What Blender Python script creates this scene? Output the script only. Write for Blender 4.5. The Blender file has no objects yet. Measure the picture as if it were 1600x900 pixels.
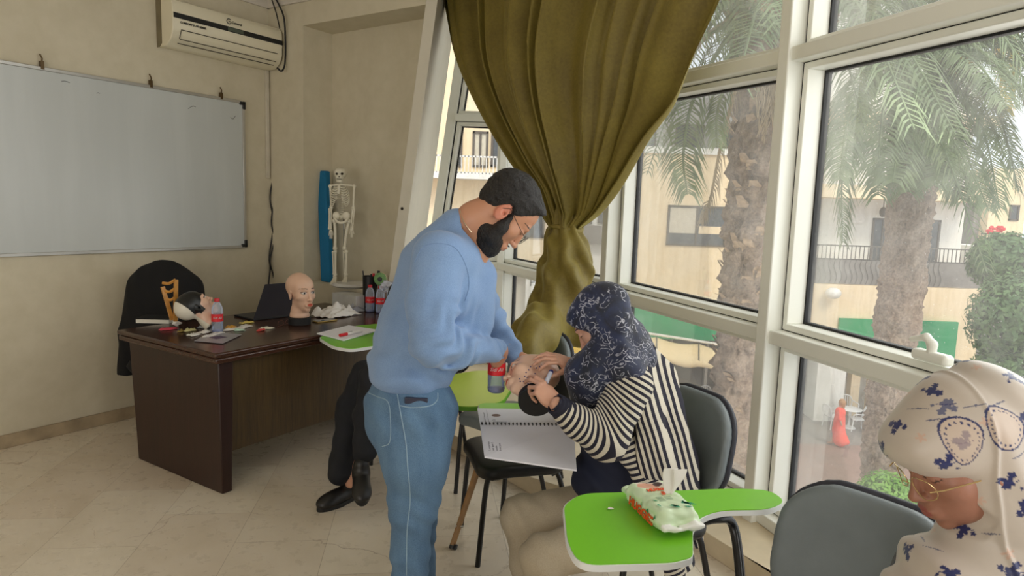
import bpy, math, random
import numpy as np
from mathutils import Vector, Matrix
SC = bpy.context.scene
COL = SC.collection
R = math.radians
rng = random.Random(7)

# ------------------------------------------------------------------ camera
FOC = 1050.0
_dn = np.array([-290, 8600, FOC]); _dn /= np.linalg.norm(_dn)
_up = -_dn
_Y = np.array([0, 0, 1.]) - _up * _up[2]; _Y /= np.linalg.norm(_Y)
_X = np.cross(_Y, _up)
if _X[0] < 0: _X = -_X
MC = np.array([_X, _Y, _up])
EYE = np.array([0, 0, 1.6])
cd = bpy.data.cameras.new('camera'); cam = bpy.data.objects.new('camera', cd); COL.objects.link(cam)
mm = Matrix.Identity(4)
for i in range(3):
    mm[i][0] = MC[i, 0]; mm[i][1] = -MC[i, 1]; mm[i][2] = -MC[i, 2]; mm[i][3] = EYE[i]
cam.matrix_world = mm
cd.sensor_width = 36; cd.lens = FOC / 1600 * 36; cd.clip_start = .05; cd.clip_end = 400
SC.camera = cam

def ray(px, py): return MC @ np.array([px - 800, py - 450, FOC])
def PZ(px, py, z):                       # point of the photograph at a known height
    d = ray(px, py); return EYE + d * ((z - 1.6) / d[2])
def PY(px, py, y):                       # ... at a known distance
    d = ray(px, py); return EYE + d * (y / d[1])
def PL(px, py, a, b):                    # ... on a vertical wall through plan points a, b
    a = np.array(a[:2], float); b = np.array(b[:2], float); n = np.array([-(b - a)[1], (b - a)[0]])
    d = ray(px, py); return EYE + d * ((n @ (a - EYE[:2])) / (n @ d[:2]))

# ------------------------------------------------------------------ world, exposure, room light
w = bpy.data.worlds.new('overcast'); SC.world = w; w.use_nodes = True
nt = w.node_tree; bg = nt.nodes['Background']
tc = nt.nodes.new('ShaderNodeTexCoord'); nz = nt.nodes.new('ShaderNodeTexNoise'); nz.inputs['Scale'].default_value = 2.0
cr = nt.nodes.new('ShaderNodeValToRGB')
cr.color_ramp.elements[0].position = .3; cr.color_ramp.elements[0].color = (.78, .86, 1, 1)
cr.color_ramp.elements[1].position = .7; cr.color_ramp.elements[1].color = (1, .98, .95, 1)
nt.links.new(tc.outputs['Generated'], nz.inputs['Vector']); nt.links.new(nz.outputs['Fac'], cr.inputs['Fac'])
nt.links.new(cr.outputs['Color'], bg.inputs['Color']); bg.inputs['Strength'].default_value = 1.7
sd = bpy.data.lights.new('sun', 'SUN'); sd.energy = 1.6; sd.angle = R(12); sd.color = (1, .93, .82)
so = bpy.data.objects.new('sun', sd); COL.objects.link(so)
so.rotation_euler = Vector((-.25, .85, -.9)).to_track_quat('-Z', 'Y').to_euler()
def area(name, loc, target, sx, sy, power, color):
    l = bpy.data.lights.new(name, 'AREA'); l.shape = 'RECTANGLE'; l.size = sx; l.size_y = sy; l.energy = power; l.color = color
    o = bpy.data.objects.new(name, l); COL.objects.link(o); o.location = loc
    o.rotation_euler = (Vector(target) - Vector(loc)).to_track_quat('-Z', 'Y').to_euler(); return o
area('window_daylight', (2.9, 3.2, 2.4), (-1.5, 3.2, .6), 3.6, 2.2, 75, (1, .98, .94))
area('window_daylight_behind', (2.15, -.1, 1.9), (.9, 3.6, 1.2), 1.6, 1.9, 42, (1, .98, .95))  # added fill lamp inside the room, brightens the window frames
area('window_daylight_rear', (-2.3, -2.8, 1.5), (-1.2, 4.5, .5), 4.4, 1.8, 100, (1, .97, .93))  # added fill lamp behind the camera; the rear wall has no windows
SC.view_settings.view_transform = 'Standard'; SC.view_settings.look = 'None'
SC.view_settings.gamma = 1; SC.view_settings.use_curve_mapping = False
SC.view_settings.exposure = 0.0
SC.cycles.max_bounces = 8; SC.cycles.transparent_max_bounces = 24
SC.cycles.use_denoising = True

# ------------------------------------------------------------------ materials
def lin(c):
    return tuple((x / 255 / 12.92 if x / 255 <= .04045 else ((x / 255 + .055) / 1.055) ** 2.4) for x in c)
class G:                                  # tiny node-graph helper
    def __init__(s, name):
        s.m = bpy.data.materials.new(name); s.m.use_nodes = True; s.t = s.m.node_tree
        s.b = s.t.nodes['Principled BSDF']; s.out = s.t.nodes['Material Output']
    def n(s, typ, **kw):
        nd = s.t.nodes.new('ShaderNode' + typ)
        for k, v in kw.items():
            if hasattr(nd, k) and k not in ('Scale',): setattr(nd, k, v)
            else: s.set(nd, k.replace('_', ' '), v)
        return nd
    def set(s, nd, k, v):
        i = nd.inputs[k] if not isinstance(k, int) else nd.inputs[k]
        if hasattr(v, 'bl_idname') or isinstance(v, bpy.types.NodeSocket): s.t.links.new(v, i)
        else: i.default_value = v
    def link(s, a, b): s.t.links.new(a, b)
    def co(s, kind='Object'): return s.n('TexCoord').outputs[kind]
    def mapping(s, vec, scale=(1, 1, 1), rot=(0, 0, 0)):
        mp = s.n('Mapping'); s.link(vec, mp.inputs['Vector']); mp.inputs['Scale'].default_value = scale; mp.inputs['Rotation'].default_value = rot
        return mp.outputs['Vector']
    def noise(s, vec, scale, detail=4, rough=.55, dist=0):
        nn = s.n('TexNoise'); s.link(vec, nn.inputs['Vector']); nn.inputs['Scale'].default_value = scale
        nn.inputs['Detail'].default_value = detail; nn.inputs['Roughness'].default_value = rough; nn.inputs['Distortion'].default_value = dist
        return nn.outputs['Fac']
    def ramp(s, fac, stops, interp='LINEAR'):
        r = s.n('ValToRGB'); r.color_ramp.interpolation = interp; e = r.color_ramp.elements
        while len(e) < len(stops): e.new(.5)
        for i, (p, c) in enumerate(stops):
            e[i].position = p; e[i].color = (*c, 1) if len(c) == 3 else c
        s.link(fac, r.inputs['Fac']); return r.outputs['Color']
    def mix(s, fac, a, b, blend='MIX'):
        m = s.n('Mix'); m.data_type = 'RGBA'; m.blend_type = blend
        for k, v in ((0, fac), (6, a), (7, b)):
            if isinstance(v, bpy.types.NodeSocket): s.link(v, m.inputs[k])
            else: m.inputs[k].default_value = v if k == 0 else ((*v, 1) if len(v) == 3 else v)
        return m.outputs[2]
    def math(s, op, a, b=0):
        m = s.n('Math'); m.operation = op
        for k, v in ((0, a), (1, b)):
            if isinstance(v, bpy.types.NodeSocket): s.link(v, m.inputs[k])
            else: m.inputs[k].default_value = v
        return m.outputs[0]
    def bump(s, h, strength=.3, dist=.01):
        b = s.n('Bump'); s.link(h, b.inputs['Height']); b.inputs['Strength'].default_value = strength; b.inputs['Distance'].default_value = dist
        s.link(b.outputs['Normal'], s.b.inputs['Normal'])
    def base(s, c, rough=.5, metal=0, **kw):
        if isinstance(c, bpy.types.NodeSocket): s.link(c, s.b.inputs['Base Color'])
        else: s.b.inputs['Base Color'].default_value = (*c, 1)
        if isinstance(rough, bpy.types.NodeSocket): s.link(rough, s.b.inputs['Roughness'])
        else: s.b.inputs['Roughness'].default_value = rough
        s.b.inputs['Metallic'].default_value = metal
        for k, v in kw.items(): s.b.inputs[k.replace('_', ' ')].default_value = v
        return s.m
_mc = {}
def plain(name, rgb, rough=.5, metal=0, var=.12, scale=8, bump=0, bscale=60, **kw):
    """plain surface with slight procedural variation"""
    if name in _mc: return _mc[name]
    g = G(name); c = lin(rgb); v = g.co()
    n = g.noise(v, scale, 5)
    col = g.ramp(n, [(.3, tuple(x * (1 - var) for x in c)), (.7, tuple(min(1, x * (1 + var)) for x in c))])
    m = g.base(col, rough, metal, **kw)
    if bump: g.bump(g.noise(v, bscale, 3), bump, .004)
    _mc[name] = m; return m
def clear(name, tint, alpha=.35, rough=.06):
    if name in _mc: return _mc[name]
    g = G(name); t = g.n('BsdfTransparent'); t.inputs[0].default_value = (*lin(tint), 1)
    fr = g.n('Fresnel'); fr.inputs[0].default_value = 1.4
    g.base(lin(tint), rough)
    mx = g.n('MixShader'); f = g.math('MAXIMUM', fr.outputs[0], 1 - alpha if False else alpha)
    g.link(f, mx.inputs[0]); g.link(t.outputs[0], mx.inputs[1]); g.link(g.b.outputs[0], mx.inputs[2])
    g.link(mx.outputs[0], g.out.inputs[0]); _mc[name] = g.m; return g.m
def vcol(name, rough=.5, bump=0, bscale=200, var=.06, sub=0, **kw):
    """colour from the painted/dyed 'Col' attribute"""
    if name in _mc: return _mc[name]
    g = G(name); a = g.n('Attribute', attribute_name='Col'); v = g.co(); n = g.noise(v, 30, 4)
    k = g.ramp(n, [(.3, (1 - var,) * 3), (.7, (1,) * 3)])
    m = g.base(g.mix(1.0, a.outputs['Color'], k, 'MULTIPLY'), rough, **kw)
    if sub:
        g.b.inputs['Subsurface Weight'].default_value = sub; g.b.inputs['Subsurface Radius'].default_value = (1, .35, .2); g.b.inputs['Subsurface Scale'].default_value = .006
    if bump: g.bump(g.noise(v, bscale, 3), bump, .002)
    _mc[name] = m; return m

# ------------------------------------------------------------------ objects
def tag(o, label=None, cat=None, group=None, kind=None):
    if label: o['label'] = label
    if cat: o['category'] = cat
    if group: o['group'] = group
    if kind: o['kind'] = kind
    return o
def thing(name, label, cat, loc=(0, 0, 0), group=None, kind=None):
    o = bpy.data.objects.new(name, None); COL.objects.link(o); o.location = [float(x) for x in loc]
    o.empty_display_size = .05
    return tag(o, label, cat, group, kind)
def wloc(o):
    p = Vector((0, 0, 0))
    while o: p += o.location; o = o.parent
    return p
def mkobj(name, V, Fc, mats, parent=None, loc=None, smooth=False, midx=None, bevel=0, colors=None, attrs=None, sharp=None, label=None):
    """one mesh object; V are world coordinates"""
    V = np.asarray(V, dtype=np.float64).reshape(-1, 3)
    org = np.array(loc if loc is not None else (0, 0, 0), float)
    if parent is not None:
        pw = np.array(wloc(parent)); o_l = org * 0; base = pw
    else:
        o_l = org; base = org
    me = bpy.data.meshes.new(name)
    if isinstance(Fc, np.ndarray):
        k = Fc.shape[1]; me.vertices.add(len(V)); me.vertices.foreach_set('co', (V - base).astype(np.float32).ravel())
        me.loops.add(len(Fc) * k); me.loops.foreach_set('vertex_index', Fc.ravel().astype(np.int32))
        me.polygons.add(len(Fc)); me.polygons.foreach_set('loop_start', np.arange(0, len(Fc) * k, k, dtype=np.int32))
        me.polygons.foreach_set('loop_total', np.full(len(Fc), k, dtype=np.int32)); me.update(calc_edges=True); me.validate()
    else:
        me.from_pydata([tuple(p) for p in (V - base)], [], Fc)
    mats = mats if isinstance(mats, (list, tuple)) else [mats]
    for m in mats: me.materials.append(m)
    if midx is not None: me.polygons.foreach_set('material_index', np.asarray(midx, dtype=np.int32))
    if smooth is True: me.polygons.foreach_set('use_smooth', [True] * len(me.polygons))
    if colors is not None:
        ca = me.color_attributes.new('Col', 'FLOAT_COLOR', 'POINT')
        c = np.ones((len(V), 4), np.float32); c[:, :3] = colors; ca.data.foreach_set('color', c.ravel())
    for k, a in (attrs or {}).items():
        at = me.attributes.new(k, 'FLOAT', 'POINT'); at.data.foreach_set('value', np.asarray(a, np.float32))
    me.update()
    o = bpy.data.objects.new(name, me); COL.objects.link(o)
    o.location = [float(x) for x in o_l]
    if parent is not None: o.parent = parent
    if smooth == 'auto':
        me.polygons.foreach_set('use_smooth', [True] * len(me.polygons))
        me.set_sharp_from_angle(angle=R(38))
    if bevel:
        b = o.modifiers.new('bevel', 'BEVEL'); b.width = bevel; b.segments = 2; b.limit_method = 'ANGLE'; b.angle_limit = R(40)
    if label: o['label'] = label
    return o
def nrm(v): v = np.asarray(v, float); return v / (np.linalg.norm(v) + 1e-12)
def basis(d, hint=(0, 0, 1)):
    d = nrm(d); h = np.array(hint, float)
    if abs(d @ h) > .97: h = np.array([1., 0, 0])
    a = nrm(np.cross(h, d)); b = np.cross(d, a); return a, b, d
class MB:
    def __init__(s): s.v = []; s.f = []; s.m = []; s.cur = 0
    def mat(s, i): s.cur = i; return s
    def add(s, V, Fc):
        k = len(s.v); s.v += [tuple(map(float, p)) for p in V]
        for f in Fc: s.f.append(tuple(i + k for i in f)); s.m.append(s.cur)
        return s
    def box(s, c, size, ax=None):
        """ax: 3 axis vectors"""
        ax = np.eye(3) if ax is None else np.array(ax, float); c = np.array(c, float); h = np.array(size) / 2
        V = [c + ax[0] * h[0] * i + ax[1] * h[1] * j + ax[2] * h[2] * k for i in (-1, 1) for j in (-1, 1) for k in (-1, 1)]
        return s.add(V, [(0, 1, 3, 2), (4, 6, 7, 5), (0, 4, 5, 1), (2, 3, 7, 6), (0, 2, 6, 4), (1, 5, 7, 3)])
    def hexa(s, b4, t4):
        return s.add(list(b4) + list(t4), [(3, 2, 1, 0), (4, 5, 6, 7), (0, 1, 5, 4), (1, 2, 6, 5), (2, 3, 7, 6), (3, 0, 4, 7)])
    def prism(s, poly, z0, z1):
        n = len(poly); poly = [tuple(map(float, p[:2])) for p in poly]
        area = sum(poly[i][0] * poly[(i + 1) % n][1] - poly[(i + 1) % n][0] * poly[i][1] for i in range(n))
        if area < 0: poly = poly[::-1]
        V = [(p[0], p[1], z0) for p in poly] + [(p[0], p[1], z1) for p in poly]
        from mathutils.geometry import tessellate_polygon
        T = [tuple(t) for t in tessellate_polygon([[Vector((*p, 0)) for p in poly]])]
        T = [t if (poly[t[1]][0] - poly[t[0]][0]) * (poly[t[2]][1] - poly[t[0]][1]) - (poly[t[1]][1] - poly[t[0]][1]) * (poly[t[2]][0] - poly[t[0]][0]) > 0 else t[::-1] for t in T]
        if n <= 4: T = [tuple(range(n))]
        return s.add(V, [t[::-1] for t in T] + [tuple(i + n for i in t) for t in T] + [(i, (i + 1) % n, (i + 1) % n + n, i + n) for i in range(n)])
    def extrude(s, poly, d):
        """planar 3-D polygon extruded by vector d"""
        n = len(poly); poly = [np.array(p, float) for p in poly]; d = np.array(d, float)
        nn = sum((np.cross(poly[i], poly[(i + 1) % n]) for i in range(n)), np.zeros(3))
        if nn @ d < 0: poly = poly[::-1]
        V = poly + [p + d for p in poly]
        return s.add(V, [tuple(range(n - 1, -1, -1)), tuple(range(n, 2 * n))] + [(i, (i + 1) % n, (i + 1) % n + n, i + n) for i in range(n)])
    def loft(s, rings, cap=True, closed=True):
        n = len(rings[0]); V = [p for r in rings for p in r]; Fc = []
        for j in range(len(rings) - 1):
            for i in range(n if closed else n - 1):
                a = j * n + i; b = j * n + (i + 1) % n
                Fc.append((a, b, b + n, a + n))
        if cap and closed:
            Fc.append(tuple(range(n - 1, -1, -1))); k = (len(rings) - 1) * n; Fc.append(tuple(range(k, k + n)))
        return s.add(V, Fc)
    def tube(s, pts, r, n=10, ry=None, cap=True):
        pts = [np.array(p, float) for p in pts]; m = len(pts)
        rs = r if hasattr(r, '__len__') else [r] * m; rings = []; a = None
        for i in range(m):
            d = nrm(pts[min(i + 1, m - 1)] - pts[max(i - 1, 0)])
            if a is None: a, b, _ = basis(d)
            else:
                a = nrm(a - d * (a @ d)); b = np.cross(d, a)
            k = (ry or 1)
            rings.append([pts[i] + rs[i] * (a * math.cos(t) + b * k * math.sin(t)) for t in np.linspace(0, 2 * math.pi, n, endpoint=False)])
        return s.loft(rings, cap)
    def lathe(s, base, prof, n=24, axis=(0, 0, 1), cap=True):
        a, b, d = basis(axis); base = np.array(base, float)
        rings = [[base + d * z + r * (a * math.cos(t) + b * math.sin(t)) for t in np.linspace(0, 2 * math.pi, n, endpoint=False)] for r, z in prof]
        return s.loft(rings, cap)
    def ball(s, c, r, n=12, ax=None):
        r = np.array(r if hasattr(r, '__len__') else (r, r, r), float); ax = np.eye(3) if ax is None else np.array(ax, float); c = np.array(c, float)
        rings = []
        for i in range(1, n):
            ph = math.pi * i / n
            rings.append([c + ax[0] * r[0] * math.sin(ph) * math.cos(t) + ax[1] * r[1] * math.sin(ph) * math.sin(t) - ax[2] * r[2] * math.cos(ph) for t in np.linspace(0, 2 * math.pi, 2 * n, endpoint=False)])
        return s.loft(rings)
    def build(s, name, mat, parent=None, loc=None, smooth='auto', bevel=0, label=None):
        return mkobj(name, s.v, s.f, mat, parent, loc, smooth, midx=s.m, bevel=bevel, label=label)
def copy_tree(o, parent=None):
    c = o.copy(); COL.objects.link(c); c.parent = parent
    for ch in list(o.children): copy_tree(ch, c)
    return c
def spline(pts, n=8):
    """Catmull-Rom through 3-D points"""
    P = [np.array(p, float) for p in pts]; P = [2 * P[0] - P[1]] + P + [2 * P[-1] - P[-2]]; out = []
    for i in range(1, len(P) - 2):
        for t in np.linspace(0, 1, n, endpoint=False):
            a, b, c, d = P[i - 1], P[i], P[i + 1], P[i + 2]
            out.append(.5 * (2 * b + (c - a) * t + (2 * a - 5 * b + 4 * c - d) * t * t + (3 * b - a - 3 * c + d) * t ** 3))
    out.append(P[-2]); return out
def text(body, parent, name, origin, xdir, ydir, size, mat, depth=.0006, shear=0, bold=0, align='LEFT', label=None):
    cu = bpy.data.curves.new(name, 'FONT'); cu.body = body; cu.size = size; cu.extrude = depth; cu.shear = shear; cu.offset = bold; cu.align_x = align
    cu.resolution_u = 3
    tmp = bpy.data.objects.new(name, cu); COL.objects.link(tmp)
    dg = bpy.context.evaluated_depsgraph_get(); me0 = tmp.evaluated_get(dg).to_mesh()
    V = np.array([v.co for v in me0.vertices]); Fc = [tuple(p.vertices) for p in me0.polygons]
    tmp.to_mesh_clear(); bpy.data.objects.remove(tmp)
    xd = nrm(xdir); yd = nrm(np.array(ydir, float) - xd * (np.array(ydir, float) @ xd)); zd = np.cross(xd, yd)
    W = np.array(origin, float) + V[:, :1] * xd + V[:, 1:2] * yd + V[:, 2:3] * zd
    return mkobj(name, W, Fc, mat, parent, label=label)
# ------------------------------------------------------------------ implicit-surface modelling (for bodies, cloth, heads)
def smin(a, b, k):
    h = np.clip(.5 + .5 * (b - a) / k, 0, 1); return b + (a - b) * h - k * h * (1 - h)
def smax(a, b, k): return -smin(-a, -b, k)
def cone(P, a, b, ra, rb, flat=None):
    """tapered capsule; flat=(axis, factor) squeezes it along an axis"""
    a = np.array(a, float); b = np.array(b, float); ba = b - a; pa = P - a
    if flat is not None:
        ax = nrm(flat[0]); k = flat[1]
        pa = pa + ((pa @ ax) * (1 / k - 1))[:, None] * ax; ba = ba + (ba @ ax) * (1 / k - 1) * ax
    L2 = ba @ ba + 1e-12; t = np.clip((pa @ ba) / L2, 0, 1)
    d = np.linalg.norm(pa - t[:, None] * ba, axis=1) - (ra + (rb - ra) * t)
    return d * (flat[1] if flat is not None and flat[1] < 1 else 1)
def ell(P, c, r, ax=None):
    q = P - np.array(c, float)
    if ax is not None: q = q @ np.array(ax, float).T
    r = np.array(r, float); k0 = np.linalg.norm(q / r, axis=1); k1 = np.linalg.norm(q / (r * r), axis=1) + 1e-9
    return k0 * (k0 - 1) / k1
def bx(P, c, h, rd=.005, ax=None):
    q = P - np.array(c, float)
    if ax is not None: q = q @ np.array(ax, float).T
    q = np.abs(q) - (np.array(h, float) - rd)
    return np.linalg.norm(np.maximum(q, 0), axis=1) + np.minimum(q.max(axis=1), 0) - rd
def wob(P, s, seed=0):
    """cheap smooth noise in -1..1"""
    r = np.random.RandomState(seed); o = np.zeros(len(P))
    for i in range(5):
        k = r.normal(size=3); k /= np.linalg.norm(k); o += np.sin((P @ k) * s * (1 + .35 * i) + r.rand() * 6.3 + 1.3 * np.sin((P @ np.roll(k, 1)) * s * .7))
    return o / 3
def polyiso(fn, lo, hi, h):
    """sparse surface nets: returns V, quads"""
    B = 8; lo = np.array(lo, float); hi = np.array(hi, float); nb = np.ceil((hi - lo) / (h * B)).astype(int)
    idx = np.stack(np.meshgrid(*[np.arange(n) for n in nb], indexing='ij'), -1).reshape(-1, 3)
    cen = lo + (idx + .5) * B * h
    d = np.concatenate([fn(cen[i:i + 200000]) for i in range(0, len(cen), 200000)])
    idx = idx[np.abs(d) < B * h * .87 * 1.45 + .004]
    g = np.arange(-1, B + 1); off = np.stack(np.meshgrid(g, g, g, indexing='ij'), -1).reshape(-1, 3); S = B + 2
    allV = []; allK = []; quads = []; sh = [(0, 0, 0), (1, 0, 0), (0, 1, 0), (1, 1, 0), (0, 0, 1), (1, 0, 1), (0, 1, 1), (1, 1, 1)]
    edges = [(a, b) for a in range(8) for b in range(a + 1, 8) if bin(a ^ b).count('1') == 1]
    NX = (nb * B + 4)
    key = lambda c: ((c[..., 0] + 1) * NX[1] + (c[..., 1] + 1)) * NX[2] + (c[..., 2] + 1)
    for s0 in range(0, len(idx), 60):
        ib = idx[s0:s0 + 60]; gc = ib[:, None, :] * B + off[None]; P = lo + gc * h
        D = fn(P.reshape(-1, 3)).reshape(-1, S, S, S); G3 = gc.reshape(-1, S, S, S, 3)
        C = np.stack([D[:, a:a + S - 1, b:b + S - 1, c:c + S - 1] for a, b, c in sh], -1)
        neg = C < 0; act = neg.any(-1) & ~neg.all(-1)
        w = np.nonzero(act)
        if not len(w[0]): continue
        cv = C[w]; acc = np.zeros((len(cv), 3)); cnt = np.zeros(len(cv))
        for a, b in edges:
            m = (cv[:, a] < 0) != (cv[:, b] < 0); t = cv[:, a] / (cv[:, a] - cv[:, b] + 1e-20)
            pa = np.array(sh[a], float); pb = np.array(sh[b], float)
            acc[m] += pa + t[m, None] * (pb - pa); cnt[m] += 1
        gcell = G3[w[0], w[1], w[2], w[3]]
        allV.append(lo + (gcell + acc / cnt[:, None]) * h); allK.append(key(gcell))
        for ax in range(3):
            # edge from sample (i,j,k) to +ax, samples 1..B (=0..B-1 local)
            sl = [slice(None)] + [slice(1, B + 1)] * 3; s2 = list(sl); s2[ax + 1] = slice(2, B + 2)
            A = D[tuple(sl)] < 0; Bn = D[tuple(s2)] < 0; q = np.nonzero(A != Bn)
            if not len(q[0]): continue
            gg = G3[q[0], q[1] + 1, q[2] + 1, q[3] + 1]; e1 = np.zeros(3, int); e2 = np.zeros(3, int); e1[(ax + 1) % 3] = 1; e2[(ax + 2) % 3] = 1
            k4 = np.stack([key(gg - e1 - e2), key(gg - e2), key(gg), key(gg - e1)], 1)
            fl = ~A[q]; k4[fl] = k4[fl][:, ::-1]; quads.append(k4)
    K = np.concatenate(allK); V = np.concatenate(allV); uk, first = np.unique(K, return_index=True)
    V = V[first]; Q = np.concatenate(quads); qi = np.searchsorted(uk, Q); qi = np.clip(qi, 0, len(uk) - 1)
    ok = (uk[qi] == Q).all(1); return V, qi[ok]
class Fld:
    """ordered list of smooth unions / subtractions, culled by distance"""
    def __init__(s): s.o = []; s.o0 = np.zeros(3); s.A = np.eye(3); s.s = 1.0; s.post = None; s.k = .01
    def frame(s, o, A, sc=1.0): s.o0 = np.array(o, float); s.A = np.array(A, float); s.s = sc; return s
    def world(s, p): return s.o0 + (np.array(p, float) * s.s) @ s.A
    def local(s, P): return ((P - s.o0) @ s.A.T) / s.s
    def cone(s, a, b, ra, rb, k=None, sub=False, flat=None, hard=False):
        a, b = s.world(a), s.world(b); ra *= s.s; rb *= s.s; c = (a + b) / 2; r = np.linalg.norm(b - a) / 2 + max(ra, rb) * (max(1, flat[1]) if flat else 1)
        s.o.append((c, r, (lambda P: cone(P, a, b, ra, rb, flat)), s.k if k is None else k, sub)); return s
    def chain(s, pts, rs, k=None):
        for i in range(len(pts) - 1): s.cone(pts[i], pts[i + 1], rs[i], rs[i + 1], k)
        return s
    def ell(s, c, r, k=None, sub=False, ax=None):
        c = s.world(c); r = np.array(r, float) * s.s; A = s.A if ax is None else np.array(ax, float) @ s.A
        s.o.append((c, r.max(), (lambda P: ell(P, c, r, A)), s.k if k is None else k, sub)); return s
    def box(s, c, h, rd=.01, k=None, sub=False, ax=None):
        c = s.world(c); h = np.array(h, float) * s.s; A = s.A if ax is None else np.array(ax, float) @ s.A
        s.o.append((c, np.linalg.norm(h), (lambda P: bx(P, c, h, rd * s.s, A)), s.k if k is None else k, sub)); return s
    def fun(s, f, k=.01, sub=False): s.o.append((None, 0, f, k, sub)); return s
    def __call__(s, P):
        lo, hi = P.min(0), P.max(0); big = (hi - lo).max() > .6; d = None
        for c, r, f, k, sub in s.o:
            if c is not None and not big:
                if np.linalg.norm(np.maximum(np.maximum(lo - c, c - hi), 0)) > r + k + .05: continue
            if sub:
                if d is not None: d = smax(d, -f(P), k)
            else:
                v = f(P); d = v if d is None else smin(d, v, k)
        if d is None: return np.full(len(P), .3)
        if s.post is not None: d = d + s.post(P)
        return d
    def hit(s, px, py, y0=.5, y1=6, off=0.0):
        """first surface point met when looking from the camera through a pixel"""
        d = ray(px, py); d = d / d[1]; t = np.arange(y0, y1, .004); P = EYE + t[:, None] * d; v = np.concatenate([s(P[i:i + 60]) for i in range(0, len(P), 60)])
        k = np.argmax(v < 0)
        if v[k] >= 0: return None
        a, b = P[max(k - 1, 0)], P[k]
        for _ in range(7):
            m = (a + b) / 2
            if s(m[None])[0] < 0: b = m
            else: a = m
        return (a + b) / 2 - nrm(d) * off
def blob(name, fn, lo, hi, h, mat, parent=None, loc=None, col=None, attrs=None, label=None):
    V, Q = polyiso(fn, lo, hi, h)
    c = col(V) if col else None
    a = {k: f(V) for k, f in (attrs or {}).items()}
    return mkobj(name, V, Q, mat, parent, loc, True, colors=c, attrs=a, label=label)
# ------------------------------------------------------------------ the room
U = np.array([.54, .842, 0]); U /= np.linalg.norm(U); N = np.array([U[1], -U[0], 0]); Z = np.array([0, 0, 1.])
LA = np.array([-3.136, 3.999, 0.]); LN = np.array([-2.055, 5.684, 0.])       # left wall foot, left/back corner
CEIL = 3.32
g = G('painted_plaster'); v = g.co('Object'); n1 = g.noise(v, 1.1, 5, .6); n2 = g.noise(v, 9, 5, .6)
pl = g.mix(.35, g.ramp(n1, [(.3, lin((196, 186, 160))), (.7, lin((216, 208, 184)))]), g.ramp(n2, [(.35, lin((202, 192, 166))), (.65, lin((220, 210, 188)))]))
g.base(pl, .75); g.bump(g.noise(v, 45, 4), .12, .004); M_wall = g.m
M_ceil = plain('ceiling_paint', (222, 216, 206), .8, var=.03)
M_pvc = plain('white_window_aluminium', (238, 238, 228), .38, var=.03, scale=3)
M_gasket = plain('black_window_gasket', (16, 16, 17), .6)
# floor: large cream marble tiles with crazed hairline cracks
g = G('marble_floor'); v = g.co('Object'); ang = math.atan2(.98, -.24)
mv = g.mapping(v, (1, 1, 1), (0, 0, -ang + R(6)))
bk = g.n('TexBrick'); g.link(mv, bk.inputs['Vector']); bk.offset = .5
for k_, val in (('Scale', 1.0), ('Mortar Size', .0016), ('Mortar Smooth', .1), ('Brick Width', .62), ('Row Height', .42)): bk.inputs[k_].default_value = val
bk.inputs['Color1'].default_value = (*lin((236, 226, 206)), 1); bk.inputs['Color2'].default_value = (*lin((210, 192, 170)), 1); bk.inputs['Mortar'].default_value = (*lin((150, 132, 108)), 1)
n1 = g.noise(v, 2.6, 8, .62, .6); n2 = g.noise(v, 14, 6, .65)
c = g.mix(.4, bk.outputs['Color'], g.ramp(n1, [(.3, lin((206, 194, 172))), (.5, lin((230, 220, 202))), (.7, lin((240, 232, 218)))]))
c = g.mix(.08, c, g.ramp(n2, [(.35, lin((196, 182, 162))), (.6, lin((230, 220, 200)))]), 'MULTIPLY')
vo = g.n('TexVoronoi'); vo.feature = 'DISTANCE_TO_EDGE'; vo.inputs['Scale'].default_value = 1.1
nv = g.n('TexNoise'); g.link(v, nv.inputs['Vector']); nv.inputs['Scale'].default_value = 3.2; nv.inputs['Detail'].default_value = 6
vm = g.n('VectorMath'); vm.operation = 'MULTIPLY_ADD'; g.link(nv.outputs['Color'], vm.inputs[0]); vm.inputs[1].default_value = (.4, .4, 0); g.link(v, vm.inputs[2])
g.link(vm.outputs[0], vo.inputs['Vector'])
crk = g.ramp(vo.outputs['Distance'], [(0, (1, 1, 1)), (.004, (0, 0, 0))])
msk = g.ramp(g.noise(v, 1.3, 3), [(.47, (0, 0, 0)), (.56, (1, 1, 1))])
cf = g.mix(1, crk, msk, 'MULTIPLY'); rgb = g.n('RGBToBW'); g.link(cf, rgb.inputs[0])
c = g.mix(g.math('MULTIPLY', rgb.outputs[0], .65), c, lin((120, 88, 58)))
g.base(c, g.ramp(n2, [(.3, (.22,) * 3), (.7, (.4,) * 3)])); M_floor = g.m
M_skirt = plain('marble_skirting', (168, 150, 122), .4, var=.25, scale=7)

def struct(name, mb, mat, parent=None, loc=(0, 0, 0), bevel=0, **kw):
    return tag(mb.build(name, mat, parent, loc if parent is None else None, bevel=bevel, **kw), kind='structure' if parent is None else None)
far = [(-6.5, -3.2), (3.6, -3.2), (3.3, 6.8), (-1.0, 7.2), (-3.0, 7.2)]
wf = [(2.05, 1.0), (1.28, 3.2), (.75, 4.55), (-.05, 6.35), (-.62, 6.75)]
flpoly = [(-7.6, -3.0), (3.1, -3.0), (2.35, .3), (1.36, 3.26), (.82, 4.65), (.02, 6.5), (-.7, 6.9), (-1.5, 7.0), (-2.6, 6.2)]
struct('floor', MB().prism(flpoly, -.3, 0), M_floor)
struct('ceiling', MB().prism(flpoly, CEIL, CEIL + .2), M_ceil)
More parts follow.
